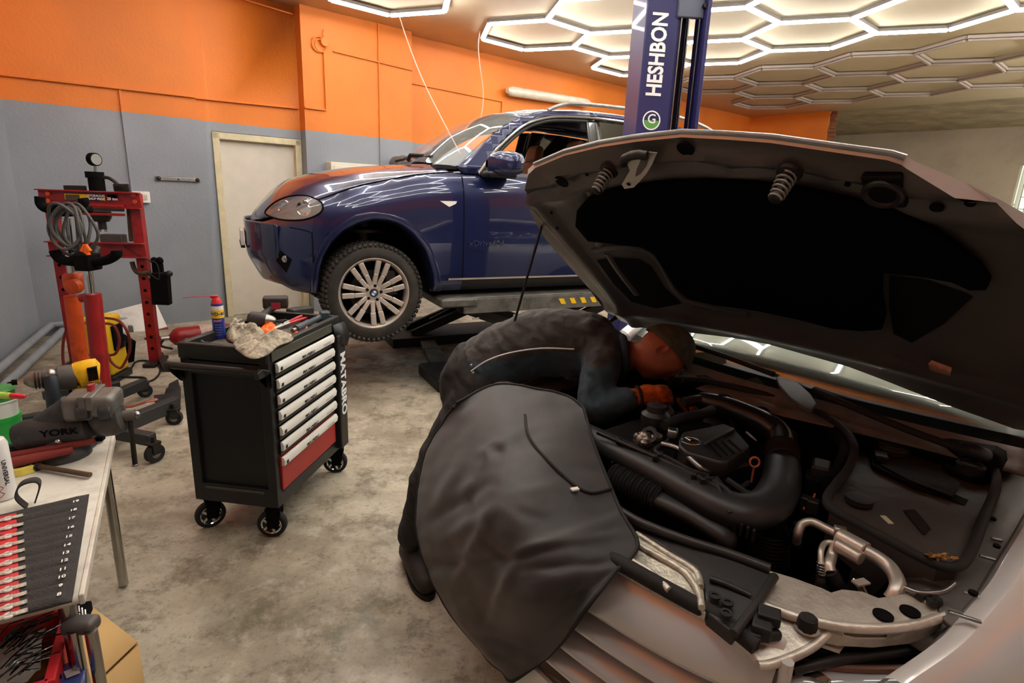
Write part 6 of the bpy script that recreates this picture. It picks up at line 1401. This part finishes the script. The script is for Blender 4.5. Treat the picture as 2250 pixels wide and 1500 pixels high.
G().lathe([(.052, 0), (.052, .024), (.038, .024), (.038, 0)], n=36).build('roll', mat('tape_yellow', '#e0cc5e', .6), tp_)
G().lathe([(.0385, .001), (.0385, .023), (.035, .023), (.035, .001)], n=30).build('core', mat('tape_core', '#b9a98a', .8), tp_)
ba, bb_ = atz(84, 1024, BZ+.014), atz(198, 1043, BZ+.012)
bo = thing('long_bolt', 'long steel bolt lying on the bench beside the yellow tape', 'bolt', V((ba.x, ba.y, BZ)))
G().cyl(ba, bb_, .0085, n=16).build('shank', 'rusty', bo, world=True); G().cyl(ba-(bb_-ba).normalized()*.012, ba+(bb_-ba).normalized()*.004, .017, n=6).build('head', 'dark_metal', bo, world=True, bevel=.002)
# green beaker with brush, white spray bottle at the frame edge
gb = thing('green_beaker', 'green measuring beaker holding a brush at the left edge of the bench', 'beaker', atz(12, 975, BZ))
G().lathe([(.045, 0), (.05, .002), (.058, .10), (.06, .10), (.06, .115), (.050, .112), (.045, .01), (0, .01)], n=30).build('holder', mat('green_plastic', '#2fae4a', .4), gb)
G().lathe([(.050, .05), (.056, .165), (.062, .17), (.062, .176), (.052, .17), (.046, .05)], n=30).build('cup', mat('cup_white', '#e4e6e0', .35), gb)
G().lathe([(.0525, .15), (.054, .205), (.06, .21), (.055, .214), (0, .214)], n=30).build('rim', mat('dark_green', '#2a7a36', .4), gb)
br = thing('brush', 'brush with a yellow and red handle lying across the green beaker', 'brush', atz(12, 975, BZ))
G().tube([atz(-40, 866, .88), atz(20, 869, .875), atz(24, 869, .875)], [.012, .011, .010], 10).build('bristle_end', mat('lime', '#a9c84a', .5), br, world=True)
G().tube([atz(22, 869, .875), atz(50, 871, .87), atz(56, 871, .87)], [.010, .008, .005], 10).build('handle', 'cap_red', br, world=True)
wc_ = atz(8, 1092, BZ)
wbt = thing('spray_bottle', 'white cleaner can with red hazard diamonds at the left edge of the bench', 'spray can', wc_)
G().lathe([(.030, 0), (.034, .004), (.034, .175), (.028, .19), (.012, .195)], n=30).build('can_body', mat('can_white', '#dcdad6', .3, coat=.3), wbt)
wraptext('UNIVERSAL', .016, 'black_text', wbt, .034, .0, -.55).rotation_euler = (0, 0, 0)
for o in wbt.children:
    if o.name.startswith('lettering'):
        for v in o.data.vertices:
            co = v.co.copy(); a = math.atan2(co.y, co.x); s_ = (a+.55)*.034; zz = co.z
            q = -.35+zz/.034; v.co = (math.cos(q)*.0348, math.sin(q)*.0348, .09-s_)
for k, z in enumerate((.045, .025)):
    for q in (-.95,):
        pts = [(math.cos(q+dx_/.034)*.0346, math.sin(q+dx_/.034)*.0346, z+dz_) for dx_, dz_ in ((0, .011), (.011, 0), (0, -.011), (-.011, 0))]
        G().add(pts, [(0, 1, 2, 3)]).build('hazard_diamond', mat('diamond_red', '#b5483c', .5) if k == 0 else 'diamond_red', wbt)
        pts = [(math.cos(q+dx_/.034)*.0349, math.sin(q+dx_/.034)*.0349, z+dz_) for dx_, dz_ in ((0, .008), (.008, 0), (0, -.008), (-.008, 0))]
        G().add(pts, [(0, 1, 2, 3)]).build('diamond_field', 'can_white', wbt)
# spanner roll
mat('roll_fabric', '#34312f', .85, var=.15, vscale=20, bump=.4, bscale=200); mat('roll_red', '#c2232a', .6)
sr = thing('spanner_roll', 'black fabric spanner roll with numbered pockets lying on the workbench', 'spanner roll', atz(100, 1220, BZ))
zr_ = BZ+.014
c00, c10, c11, c01 = atz(196, 1086, zr_), atz(158, 1322, zr_), atz(-120, 1394, zr_), atz(-160, 1170, zr_)
rows = []
for i in range(73):
    t = i/72; row = []
    for j in range(25):
        u = j/24; p = c00.lerp(c10, t).lerp(c01.lerp(c11, t), u)
        rb_ = abs(math.sin(pi*t*13)); z = (.007*rb_**.6 if .06 < u else 0)+.002*NZ.noise(p*30)
        row.append(p+V((0, 0, z)))
    rows.append(row)
G().grid(rows).build('roll_body', 'roll_fabric', sr, world=True, solid=.004)
def RP(t, u, h=0): p = c00.lerp(c10, t).lerp(c01.lerp(c11, t), u); return p+V((0, 0, h))
xr = (c00-c01).normalized(); yr = (c00-c10).normalized()
for k in range(12):
    p = atz([166, 161, 157, 155, 151, 147, 144, 141, 138, 135, 133, 130][k], [1101, 1120, 1138, 1158, 1178, 1197, 1214, 1231, 1250, 1267, 1286, 1305][k], zr_+.012)
    text(str(19-k), .017, 'white_text', sr, p, xr, yr, 'lettering', world=True, bold=.02, ext=.0008)
tR = 1-0
for k in range(12):   # spanners showing at the left of the pockets
    t = .11+k*.0735; up_ = .56
    a = atz(30+k*.4, 1136+k*19.2, zr_+.012); dl_ = (c01-c00).normalized()
    s = thing('combination_spanner', 'spanner showing its pale jaw in pocket %s of the roll' % (['nineteen', 'eighteen', 'seventeen', 'sixteen', 'fifteen', 'fourteen', 'thirteen', 'twelve', 'eleven', 'ten', 'nine', 'eight'][k]), 'spanner', a, 0, 'spanners in the fabric roll')
    G().tube([a+dl_*-.02, a+dl_*.02, a+dl_*.05, a+dl_*.20], [.007, .008, .005, .005], 8, fl=.5).build('shank', 'white_alloy', s, world=True)
    G().ring(a+dl_*.012, .0075, .0035, (0, 0, 1), 16, 6).build('ring_end', 'white_plastic', s, world=True)
G().add([atz(36, 1128, zr_+.006), atz(44, 1345, zr_+.006), atz(-60, 1372, zr_+.006), atz(-60, 1150, zr_+.006)], [(0, 1, 2, 3)]).build('red_backing', 'roll_red', sr, world=True, solid=.006)
rows = []
for p in cat([atz(60, 1113, zr_), atz(36, 1090, zr_+.03), atz(45, 1064, zr_+.06), atz(75, 1054, zr_+.065), atz(88, 1064, zr_+.05), atz(78, 1100, zr_)], 6): rows.append([p-yr*.016, p+yr*.016])
G().grid(rows).build('carry_strap', 'roll_fabric', sr, world=True, solid=.004)
# red toolbox below the bench edge with its contents
rx = thing('red_toolbox', 'open red plastic toolbox below the front of the workbench', 'toolbox', atz(60, 1430, .3))
za = .50; A_, B_, C_, D_ = atz(150, 1334, za), atz(108, 1500, za), atz(-90, 1560, za), atz(-60, 1400, za)
c4 = (A_+B_+C_+D_)/4
for (a, b_) in ((A_, B_), (B_, C_), (C_, D_), (D_, A_)):
    dn_ = V((0, 0, -.20)); G().add([a, b_, b_+dn_, a+dn_], [(0, 1, 2, 3)]).build('side_wall', 'roll_red', rx, world=True, solid=.012, bevel=.003)
    G().bar(a, b_, .022, .012).build('rim', 'roll_red', rx, world=True, bevel=.003)
G().add([p+V((0, 0, -.19)) for p in (A_, B_, C_, D_)], [(0, 1, 2, 3)]).build('bottom', 'cable_red', rx, world=True, solid=.01)
bag = thing('clear_bag', 'clear bag of fasteners lying in the red toolbox', 'bag', atz(40, 1420, .46))
g = G().patch([(p.x, p.y) for p in [atz(x, y, .47) for x, y in ((-20, 1400), (88, 1358), (100, 1375), (90, 1400), (88, 1460), (60, 1490), (-20, 1500))]], lambda x, y: V((x, y, .465+.02*NZ.noise(V((x*25, y*25, 2))))), .02)
g.build('film', mat('film', '#c4c2bf', .15, coat=1, alpha=.88), bag, world=True)
for k in range(34):
    q0 = (rnd.uniform(-10, 60), rnd.uniform(1395, 1500)); L_ = rnd.uniform(60, 130); an = rnd.uniform(-.65, -.35)
    a = atz(*q0, .515+rnd.uniform(-.01, .02)); c_ = atz(q0[0]+math.cos(an)*L_, q0[1]+math.sin(an)*L_, .525+rnd.uniform(-.01, .02))
    tag(G().tube([a, a.lerp(c_, .5)+V((0, 0, .012)), c_], .0028, 6, fl=.5).build('cable_tie', 'black_gloss'), 'thin black cable tie lying in the red toolbox', 'cable tie', 'black cable ties in the red toolbox')
bs = thing('blue_case', 'blue plastic case at the bottom edge in front of the red toolbox', 'case', atz(150, 1490, .42))
G().add([atz(78, 1500, .44), atz(165, 1452, .44), atz(192, 1458, .44), atz(190, 1560, .44), atz(60, 1560, .44)], [tuple(range(5))]).build('lid', mat('case_blue', '#3d4a8a', .3, alpha=.85, coat=.5), bs, world=True, solid=.02, bevel=.005)
G().lathe([(.012, 0), (.012, .008), (0, .008)], atz(122, 1493, .455), (0, 0, 1), 6).build('hex_insert', 'flat_black', bs, world=True)
G().add([atz(140, 1475, .456), atz(172, 1462, .456), atz(176, 1478, .456), atz(146, 1490, .456)], [(0, 1, 2, 3)]).build('clear_window', 'film', bs, world=True)
th = thing('trolley_handle', 'grey plastic and chrome telescopic handle beside the red toolbox', 'handle', atz(190, 1500, .3))
hh = .56
G().box((atz(150, 1372, hh)+atz(205, 1372, hh))/2, (.075, .045, .035), .1).build('grip_corner', mat('grip_grey', '#57504e', .5), th, world=True, bevel=.012, bseg=3)
pz_ = atz(200, 1385, hh); G().cyl(pz_, pz_-V((0, 0, .5)), .0135).build('chrome_tube', 'tube_steel', th, world=True)
pz2 = atz(160, 1385, hh); G().cyl(pz2, pz2-V((0, 0, .5)), .0135).build('chrome_tube', 'tube_steel', th, world=True)
cx_ = [atz(200, 1330, .36), atz(303, 1410, .30), atz(285, 1600, .2), atz(190, 1600, .24)]
kb = thing('cardboard_box', 'tan cardboard box standing on the floor beside the chrome tube', 'cardboard box', V((cx_[1].x, cx_[1].y, 0)))
t_a = atz(200, 1332, .40); t_b = atz(302, 1410, .34)
G().add([t_a, t_b, V((t_b.x-.05, t_b.y-.35, .34)), V((t_a.x-.1, t_a.y-.35, .40))], [(0, 1, 2, 3)]).build('flap', mat('cardboard', '#c39d66', .85, var=.08, vscale=6), kb, world=True, solid=.006)
G().add([t_b-V((0, 0, .01)), V((t_b.x-.05, t_b.y-.35, .33)), V((t_b.x-.05, t_b.y-.35, 0)), V((t_b.x, t_b.y, 0))], [(0, 1, 2, 3)]).build('side', 'cardboard', kb, world=True, solid=.006)
G().add([t_a-V((0, 0, .01)), t_b-V((0, 0, .01)), V((t_b.x, t_b.y, 0)), V((t_a.x, t_a.y, 0))], [(0, 1, 2, 3)]).build('side', 'cardboard', kb, world=True, solid=.006)
ht = thing('hex_key_holder', 'black tool holder rack under the front corner of the bench', 'tool holder', atz(182, 1345, .5)); G().box(atz(180, 1345, .52), (.035, .05, .03), .4).build('holder', 'flat_black', ht, world=True, bevel=.005)
for k in range(3): G().cyl(atz(172+k*7, 1333+k*4, .535), atz(174+k*7, 1352+k*4, .53), .004).build('hex_key', 'chrome', ht, world=True)
# ================================================================ WING COVER
mat('cover_fabric', '#2c2a2a', .62, var=.12, vscale=5, sheen=.2, bump=.10, bscale=350, dirt='#4c4038', dscale=5, damt=.3)
CG = [
 [(1004, 888, .92), (1090, 846, .955), (1190, 860, .965), (1250, 875, .965), (1284, 900, .965)],
 [(972, 940, .83), (1085, 948, .93), (1170, 955, .945), (1245, 965, .945), (1308, 985, .93)],
 [(938, 1000, .74), (1030, 1020, .86), (1120, 1040, .92), (1230, 1060, .92), (1338, 1062, .90)],
 [(922, 1080, .64), (1000, 1110, .76), (1100, 1140, .87), (1220, 1150, .88), (1366, 1128, .875)],
 [(918, 1165, .55), (985, 1205, .62), (1080, 1240, .74), (1200, 1240, .84), (1403, 1203, .855)],
 [(935, 1240, .48), (1000, 1290, .52), (1075, 1330, .58), (1180, 1325, .76), (1350, 1265, .83)],
 [(962, 1300, .42), (1020, 1365, .43), (1080, 1400, .46), (1170, 1400, .57), (1302, 1325, .80)],
 [(1000, 1360, .38), (1045, 1410, .38), (1085, 1445, .40), (1150, 1450, .47), (1255, 1390, .68)],
 [(1060, 1430, .34), (1080, 1455, .34), (1105, 1475, .35), (1130, 1497, .38), (1205, 1445, .52)]]
cw = [[atz(*p) for p in r] for r in CG]
rr_ = [cat(r, 10) for r in cw]; cols = [cat([rr_[i][j] for i in range(len(rr_))], 9) for j in range(len(rr_[0]))]
NI, NJ = len(cols[0]), len(cols)
tocam = lambda p: (CAM-p).normalized()
def fold(a, b_, w, h):   # crease line between picture points
    return (a, b_, w, h)
FOLDS = [((935, 1150), (1085, 1060), 9, -.014), ((1000, 1290), (1095, 1100), 9, .014), ((1110, 1230), (1395, 1130), 11, .010), ((1090, 1245), (1240, 1195), 7, -.011), ((1140, 1215), (930, 1250), 9, -.012),
 ((1070, 1400), (1140, 1220), 10, .014), ((1100, 960), (1060, 1040), 7, .007), ((1030, 1085), (1060, 1160), 7, -.011), ((1110, 1090), (1240, 1070), 9, .006), ((1150, 1400), (1290, 1260), 10, -.012), ((960, 1200), (1090, 1120), 12, .012), ((1050, 1000), (1200, 930), 10, .006),
 ((1060, 990), (1075, 1010), 8, .010), ((1085, 985), (1110, 1005), 7, -.010), ((1045, 1060), (1020, 1100), 8, .009), ((1150, 1210), (1400, 1170), 8, .008), ((1130, 1250), (1360, 1240), 8, -.008), ((950, 1130), (1020, 1010), 9, .008), ((1000, 1350), (1080, 1300), 9, .010), ((1180, 1390), (1240, 1300), 8, .010), ((1060, 1180), (1130, 1240), 7, -.012), ((1120, 1120), (1210, 1150), 9, -.006)]
from bpy_extras.object_utils import world_to_camera_view
def pix(p):
    q = p-CAM; z = q.dot(_f); return (1125+1233*q.dot(_r)/z, 750-1233*q.dot(_u)/z)
P = []
for i in range(NI):
    row = []
    for j in range(NJ):
        p = cols[j][i]; x, y = pix(p); d = 0
        for (a, b_, w, h) in FOLDS:
            ax, ay = a; bx_, by_ = b_; L2 = (bx_-ax)**2+(by_-ay)**2; t = max(0, min(1, ((x-ax)*(bx_-ax)+(y-ay)*(by_-ay))/L2))
            dd = math.hypot(x-ax-t*(bx_-ax), y-ay-t*(by_-ay)); d += h*math.exp(-(dd/w)**2)*math.sin(pi*min(1, max(.05, t*.9+.05)))
        nz_ = NZ.noise(p*7)*.008+NZ.noise(p*16)*.004
        n_ = V((-.35, -.6, .7)).normalized()
        row.append(p+n_*(d*1.5+nz_+.006+.004*abs(NZ.noise(V((x*.012, y*.03, 4)))*2)))
    P.append(row)
cv = thing('wing_cover', 'dark grey protective wing cover draped over the front corner of the silver car', 'wing cover', MO+MF*1.0+ML*-.4)
co_ = G().grid(P).build('cover_sheet', 'cover_fabric', cv, world=True, solid=.004, sharp=180, sub=1)
hemp = [P[0][j] for j in range(NJ)]+[P[i][NJ-1] for i in range(1, NI)]+[P[NI-1][j] for j in range(NJ-2, -1, -1)]+[P[i][0] for i in range(NI-2, 0, -1)]
G().tube([p+V((0, 0, .002)) for p in hemp[::2]], .005, 6).build('hem', 'rubber', cv, world=True)
def onc(px, py):
    best = None
    for r in P:
        for p in r:
            x, y = pix(p); dd = (x-px)**2+(y-py)**2
            if best is None or dd < best[0]: best = (dd, p)
    return best[1]+V((-.002, -.004, .006))
seam = cat([onc(*q) for q in ((1152, 918), (1158, 950), (1178, 985), (1215, 1020), (1250, 1055), (1280, 1082), (1310, 1085), (1340, 1078))], 5)
G().tube(seam, .004, 6).build('pocket_seam', 'rubber', cv, world=True)
G().box(onc(1268, 1074)+V((-.002, -.004, .004)), (.02, .012, .004), .4).build('care_tag', 'white_plastic', cv, world=True)
# ================================================================ MECHANIC
mat('jacket', '#403c39', .85, var=.2, vscale=6, bump=.35, bscale=22, sheen=.1); mat('work_trousers', '#2d2b2a', .9, var=.2, vscale=6, bump=.4, bscale=18)
mat('panel_blue', '#364853', .85, var=.25, vscale=8, bump=.3, bscale=25)
mat('skin', '#b5694c', .5, var=.15, vscale=25); mat('cap_cloth', '#5a5543', .9, var=.35, vscale=22, bump=.3)
mat('glove_rubber', '#d9651a', .5, var=.2, dirt='#4b2a14', dscale=22, damt=.7); mat('boot_leather', '#2a2320', .6, var=.3, bump=.3)
pe = thing('person', 'mechanic in dark overalls and cap bending deep into the open engine bay', 'person', (-.36, 2.2, 0))
def organic(parts, name, m, voxel=.014, parent=None, smooth=4, sub=0, disp=None):
    g = G()
    for pts, rs_, *fl in parts:
        n = 5; P_ = cat(pts, n); k = len(pts); R_ = [lerp(list(enumerate(rs_)), i/n) for i in range(len(P_))]
        g.tube(P_, R_, 16, fl=(fl[0] if fl else 1), up=(fl[1] if len(fl) > 1 else (0, 0, 1)))
        g.ball(P_[0], R_[0]*.98); g.ball(P_[-1], R_[-1]*.98)
    o = g.build(name, m, parent or pe, world=True, sharp=180)
    r_ = o.modifiers.new('merge', 'REMESH'); r_.mode = 'VOXEL'; r_.voxel_size = voxel; r_.use_smooth_shade = True
    s_ = o.modifiers.new('smooth', 'CORRECTIVE_SMOOTH') if 0 else o.modifiers.new('smooth', 'SMOOTH'); s_.factor = .6; s_.iterations = smooth
    if disp:
        tx = bpy.data.textures.new(name+'_folds', 'CLOUDS'); tx.noise_scale = disp[0]; d_ = o.modifiers.new('folds', 'DISPLACE'); d_.texture = tx; d_.strength = disp[1]; d_.mid_level = .5
    return o
pel, wai, che, upc, nec = V((-.10, 2.28, .86)), V((.03, 2.26, .985)), V((.20, 2.25, 1.025)), V((.345, 2.19, 1.01)), V((.455, 2.13, 1.01))
sR, eR, wR = V((.345, 2.06, 1.00)), V((.315, 1.93, .86)), V((.45, 1.90, .92))
sL, eL, wL = V((.40, 2.40, .98)), V((.56, 2.38, .86)), V((.70, 2.15, .86))
hR, kR, aR = V((-.13, 2.20, .84)), V((-.31, 2.14, .46)), V((-.39, 2.15, .10))
hL, kL, aL = V((-.08, 2.38, .84)), V((-.20, 2.42, .45)), V((-.26, 2.44, .10))
# head
hu = V((.86, -.02, .42)).normalized(); hf = V((.40, -.32, -.84)); hf = (hf-hu*hf.dot(hu)).normalized(); hr_ = hf.cross(hu).normalized()
hc = V((.575, 2.075, 1.045))
def headpt(th, ph, sc=1):
    u = math.cos(th); s = math.sin(th)*math.sin(ph); f = math.sin(th)*math.cos(ph)
    x, y, z = s*.073, f*.094, u*.113
    if u < 0: x *= 1-.30*u*u-.0; y = y*(1-.12*u*u)+(.018*u*u if f > 0 else .03*u*u)
    if f > 0:
        g_ = lambda a, b_, w: math.exp(-((s-a)/w)**2-((u-b_)/w)**2)
        y += .026*math.exp(-(s/.13)**2-((u+.16)/.16)**2)+.012*math.exp(-(s/.10)**2-((u-.02)/.15)**2)
        y += .007*math.exp(-((abs(s)-.35)/.3)**2-((u-.20)/.09)**2)-.010*(g_(.36, .05, .16)+g_(-.36, .05, .16))
        y += .008*math.exp(-(s/.28)**2-((u+.50)/.06)**2)+.007*math.exp(-(s/.26)**2-((u+.62)/.06)**2)-.006*math.exp(-(s/.3)**2-((u+.56)/.03)**2)+.012*math.exp(-(s/.25)**2-((u+.86)/.12)**2)
    return hc+(hr_*x+hf*y+hu*z)*sc
g = G(); nT, nP = 40, 56
g.add([headpt(pi*i/nT, 2*pi*j/nP) for i in range(nT+1) for j in range(nP)], [(i*nP+j, (i+1)*nP+j, (i+1)*nP+(j+1) % nP, i*nP+(j+1) % nP) for i in range(nT) for j in range(nP)])
gb_ = G()
def limb(pts, r): P_ = cat(pts, 5); gb_.tube(P_, [lerp(list(enumerate(r)), i/5) for i in range(len(P_))], 14)
limb([hc-hu*.04-hf*.02, nec+V((.02, 0, 0)), upc], [.052, .058, .07])
limb([upc, che, wai, pel], [.10, .11, .10, .11]); limb([sR, eR, wR], [.05, .042, .03]); limb([sL, eL, wL], [.05, .042, .03])
limb([upc, sR], [.08, .05]); limb([upc, sL], [.08, .05]); limb([pel, hR, kR, aR], [.1, .08, .055, .04]); limb([pel, hL, kL, aL], [.1, .08, .055, .04])
gb_.v += []; o_ = len(gb_.v); gb_.v += g.v; gb_.f += [tuple(i+o_ for i in f) for f in g.f]
body = gb_.build('body', 'skin', pe, world=True, sharp=180)
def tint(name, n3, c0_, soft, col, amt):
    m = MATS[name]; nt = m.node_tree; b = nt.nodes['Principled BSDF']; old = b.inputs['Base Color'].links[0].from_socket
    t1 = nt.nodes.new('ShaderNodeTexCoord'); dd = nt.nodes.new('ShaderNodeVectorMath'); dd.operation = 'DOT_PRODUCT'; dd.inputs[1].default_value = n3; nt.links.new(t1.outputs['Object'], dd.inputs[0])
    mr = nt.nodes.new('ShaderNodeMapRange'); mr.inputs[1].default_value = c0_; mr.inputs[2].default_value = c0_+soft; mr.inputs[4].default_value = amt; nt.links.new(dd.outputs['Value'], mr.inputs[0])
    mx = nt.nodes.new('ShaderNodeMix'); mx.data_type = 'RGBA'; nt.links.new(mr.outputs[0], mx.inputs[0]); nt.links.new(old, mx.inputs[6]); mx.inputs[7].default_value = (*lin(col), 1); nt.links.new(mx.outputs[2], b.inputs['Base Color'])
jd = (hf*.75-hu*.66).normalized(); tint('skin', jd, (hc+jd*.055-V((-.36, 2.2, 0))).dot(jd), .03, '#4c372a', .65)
rm = body.modifiers.new('merge', 'REMESH'); rm.mode = 'VOXEL'; rm.voxel_size = .0055; rm.use_smooth_shade = True
sm_ = body.modifiers.new('smooth', 'SMOOTH'); sm_.factor = .5; sm_.iterations = 2
for s in (1, -1):
    ec_ = hc+hr_*s*.076-hf*.012-hu*.005
    g = G()
    rows = []
    for i in range(9):
        a = 2*pi*i/8
        rows.append([ec_+(hu*math.cos(a)*.032*q+(-hf)*math.sin(a)*.018*q)+hr_*s*(.004+.012*q*(1.0 if math.sin(a) > -.5 else .3)-.006*(q < .5)) for q in (.15, .45, .8, 1.0)])
    g.grid(rows).build('ear', mat('skin_ear', '#c0694f', .5) if s == 1 else 'skin_ear', pe, world=True, solid=.005, sub=1)
    for nm, dz_, r_ in (('eye', .018, .012),):
        c_ = hc+hr_*s*.030+hf*.076+hu*.008; G().ball(c_-hf*.006, .0115).build('eye', mat('eye_white', '#d8cfc4', .2) if s == 1 else 'eye_white', pe, world=True)
        G().ball(c_+hf*.0025, .0050).build('iris', 'flat_black', pe, world=True)
    G().tube([hc+hr_*s*.016+hf*.104+hu*.030, hc+hr_*s*.034+hf*.100+hu*.034, hc+hr_*s*.050+hf*.086+hu*.028], .0035, 6, fl=.6).build('eyebrow', 'cap_cloth', pe, world=True)
# hair and cap
g = G(); rows = []
for i in range(15):
    row = []
    for j in range(41):
        ph = 2*pi*j/40; lim = .36+.20*(1-math.cos(ph))/2-.0*math.cos(ph)-.03*abs(math.sin(ph)); th = pi*lim*i/14
        row.append(headpt(th, ph, 1.0)+(headpt(th, ph, 1)-hc).normalized()*(.012+.004*(i == 13)+.003*NZ.noise(V((i*.5, j*.5, 0)))))
    rows.append(row)
G().grid(rows).build('cap', 'cap_cloth', pe, world=True, solid=.003, sub=1)
# jacket
jk = organic([([nec-V((.035, 0, .0)), upc, che, wai, pel+V((-.01, 0, .02))], [.075, .145, .152, .145, .155], .95), ([upc+V((0, -.03, 0)), sR, sR.lerp(eR, .5)+V((-.01, -.01, 0)), eR, eR.lerp(wR, .5), wR-V((.02, 0, .005))], [.11, .078, .070, .062, .056, .046]), ([upc+V((0, .05, 0)), sL, eL, wL], [.11, .075, .062, .045])], 'jacket', 'jacket', .012, disp=(.10, .026))
for nm_, sc_ in (('jacket', 14), ('work_trousers', 11)):
    nt = MATS[nm_].node_tree; bpn = [n for n in nt.nodes if n.type == 'BUMP'][0]; wv = nt.nodes.new('ShaderNodeTexWave'); wv.inputs['Scale'].default_value = sc_*.35; wv.inputs['Distortion'].default_value = 9; wv.inputs['Detail'].default_value = 3; wv.inputs['Detail Scale'].default_value = 1.2
    tc0 = nt.nodes.new('ShaderNodeTexCoord'); mp0 = nt.nodes.new('ShaderNodeMapping'); mp0.inputs['Rotation'].default_value = (.3, .7, .4); nt.links.new(tc0.outputs['Object'], mp0.inputs[0]); nt.links.new(mp0.outputs[0], wv.inputs['Vector'])
    b2n = nt.nodes.new('ShaderNodeBump'); b2n.inputs['Strength'].default_value = .55; b2n.inputs['Distance'].default_value = .012; nt.links.new(wv.outputs[1], b2n.inputs['Height']); nt.links.new(bpn.outputs[0], b2n.inputs['Normal']); nt.links.new(b2n.outputs[0], nt.nodes['Principled BSDF'].inputs['Normal'])
# colour panel pattern on the jacket
m = MATS['jacket']; nt = m.node_tree; b = nt.nodes['Principled BSDF']; old = b.inputs['Base Color'].links[0].from_socket
tcx = nt.nodes.new('ShaderNodeTexCoord'); dt = nt.nodes.new('ShaderNodeVectorMath'); dt.operation = 'DOT_PRODUCT'
la, lb_ = atp(1035, 815, V((0, 2.10, 0)), V((0, 1, 0))), atp(1262, 766, V((0, 2.10, 0)), V((0, 1, 0)))
base_ = V((-.36, 2.2, 0)); ld = (lb_-la).normalized(); nl = V((ld.z, .35, -ld.x)).normalized()
dt.inputs[1].default_value = nl; nt.links.new(tcx.outputs['Object'], dt.inputs[0])
gt_ = nt.nodes.new('ShaderNodeMath'); gt_.operation = 'GREATER_THAN'; gt_.inputs[1].default_value = (la-base_).dot(nl); nt.links.new(dt.outputs['Value'], gt_.inputs[0])
mxx = nt.nodes.new('ShaderNodeMix'); mxx.data_type = 'RGBA'; nt.links.new(gt_.outputs[0], mxx.inputs[0]); nt.links.new(old, mxx.inputs[6]); mxx.inputs[7].default_value = (*lin('#364853'), 1)
nt.links.new(mxx.outputs[2], b.inputs['Base Color'])
G().tube(cat([atp(x, y, V((0, yy, 0)), V((0, 1, 0))) for x, y, yy in ((1035, 815, 2.115), (1070, 792, 2.10), (1120, 775, 2.095), (1190, 765, 2.09), (1262, 767, 2.07))], 6), .003, 6).build('piping', 'white_text', pe, world=True)
for x, y in ((1040, 820), (1036, 803)): G().ball(atp(x, y, V((0, 2.12, 0)), V((0, 1, 0))), .007).build('snap_button', 'steel', pe, world=True)
organic([([pel+V((.06, .0, .04)), pel+V((-.03, 0, .0)), pel+V((-.06, 0, -.05))], [.13, .162, .15], .95), ([pel+V((-.03, -.05, -.02)), hR+V((-.01, 0, -.05)), kR, kR.lerp(aR, .6)+V((.0, 0, .03)), aR+V((.0, 0, .06))], [.12, .115, .085, .078, .070]), ([pel+V((-.02, .06, -.02)), hL, kL, aL+V((0, 0, .06))], [.12, .11, .085, .070])], 'trousers', 'work_trousers', .013, disp=(.11, .034))
# boots
for a_ in (aR, aL):
    d_ = V((.42, -.91, 0)).normalized(); h0 = V((a_.x, a_.y, 0))-d_*.05
    bo_ = organic([([h0+V((0, 0, .055)), h0+d_*.09+V((0, 0, .065)), h0+d_*.18+V((0, 0, .055)), h0+d_*.24+V((0, 0, .048))], [.060, .060, .056, .044], .9), ([h0+d_*.04+V((0, 0, .06)), h0+d_*.045+V((0, 0, .14))], [.052, .055])], 'boot', 'boot_leather', .008)
    G().prism([(q.x, q.y) for q in cat([(-.06, -.03), (-.06, .03), (.06, .045), (.20, .05), (.28, .02), (.28, -.02), (.20, -.05), (.06, -.045)], 4, closed=True)], h0+V((0, 0, .0)), d_, V((-d_.y, d_.x, 0)), .02).build('sole', 'rubber', bo_, world=True)
# gloves with curled fingers
def hand(w, d, up, m, name, s=1):
    d = d.normalized(); up = (up-d*up.dot(d)).normalized(); sd_ = d.cross(up)*s
    parts = [([w-d*.03, w, w+d*.045, w+d*.075], [.034, .036, .041, .036], .72, tuple(up))]
    for k, (o_, L_) in enumerate(((-.030, .030), (-.010, .034), (.010, .032), (.029, .026))):
        b0_ = w+d*.075+sd_*o_; b1_ = b0_+d*(L_+.004)-up*.008; b2 = b1_+d*.006-up*(L_*.8); b3 = b2-d*.022-up*.006
        parts.append(([b0_, b1_, b2, b3], [.0115, .0110, .0100, .0085]))
    t0_ = w+d*.03-sd_*.038-up*.004; parts.append(([w+d*.01-sd_*.02, t0_, t0_+d*.034-up*.014-sd_*.004, t0_+d*.05-up*.034+sd_*.012], [.016, .0135, .012, .010]))
    return organic(parts, name, m, .0042, smooth=2)
hand(wR+V((.015, -.0, .005)), V((.86, .12, .10)), V((-.1, -.55, .85)), 'glove_rubber', 'glove')
hand(wL, V((.3, -.9, -.15)), V((0, 0, 1)), 'glove_rubber', 'glove', -1)
G().ring(wR+V((.012, 0, .0)), .040, .006, (.9, .1, .15), 24, 8).build('cuff', 'work_trousers', pe, world=True)
# collar, shoulder patch
G().ring(nec-V((.02, 0, 0)), .072, .016, (1, 0, .05), 24, 10).build('collar', 'panel_blue', pe, world=True)

# a few raised folds sewn along the jacket side and sleeve
def jf(pts, r=.006): G().tube(cat([atp(x, y, V((0, yy, 0)), V((0, 1, 0))) for x, y, yy in pts], 5), r, 8, fl=.6).build('cloth_fold', 'panel_blue', pe, world=True)
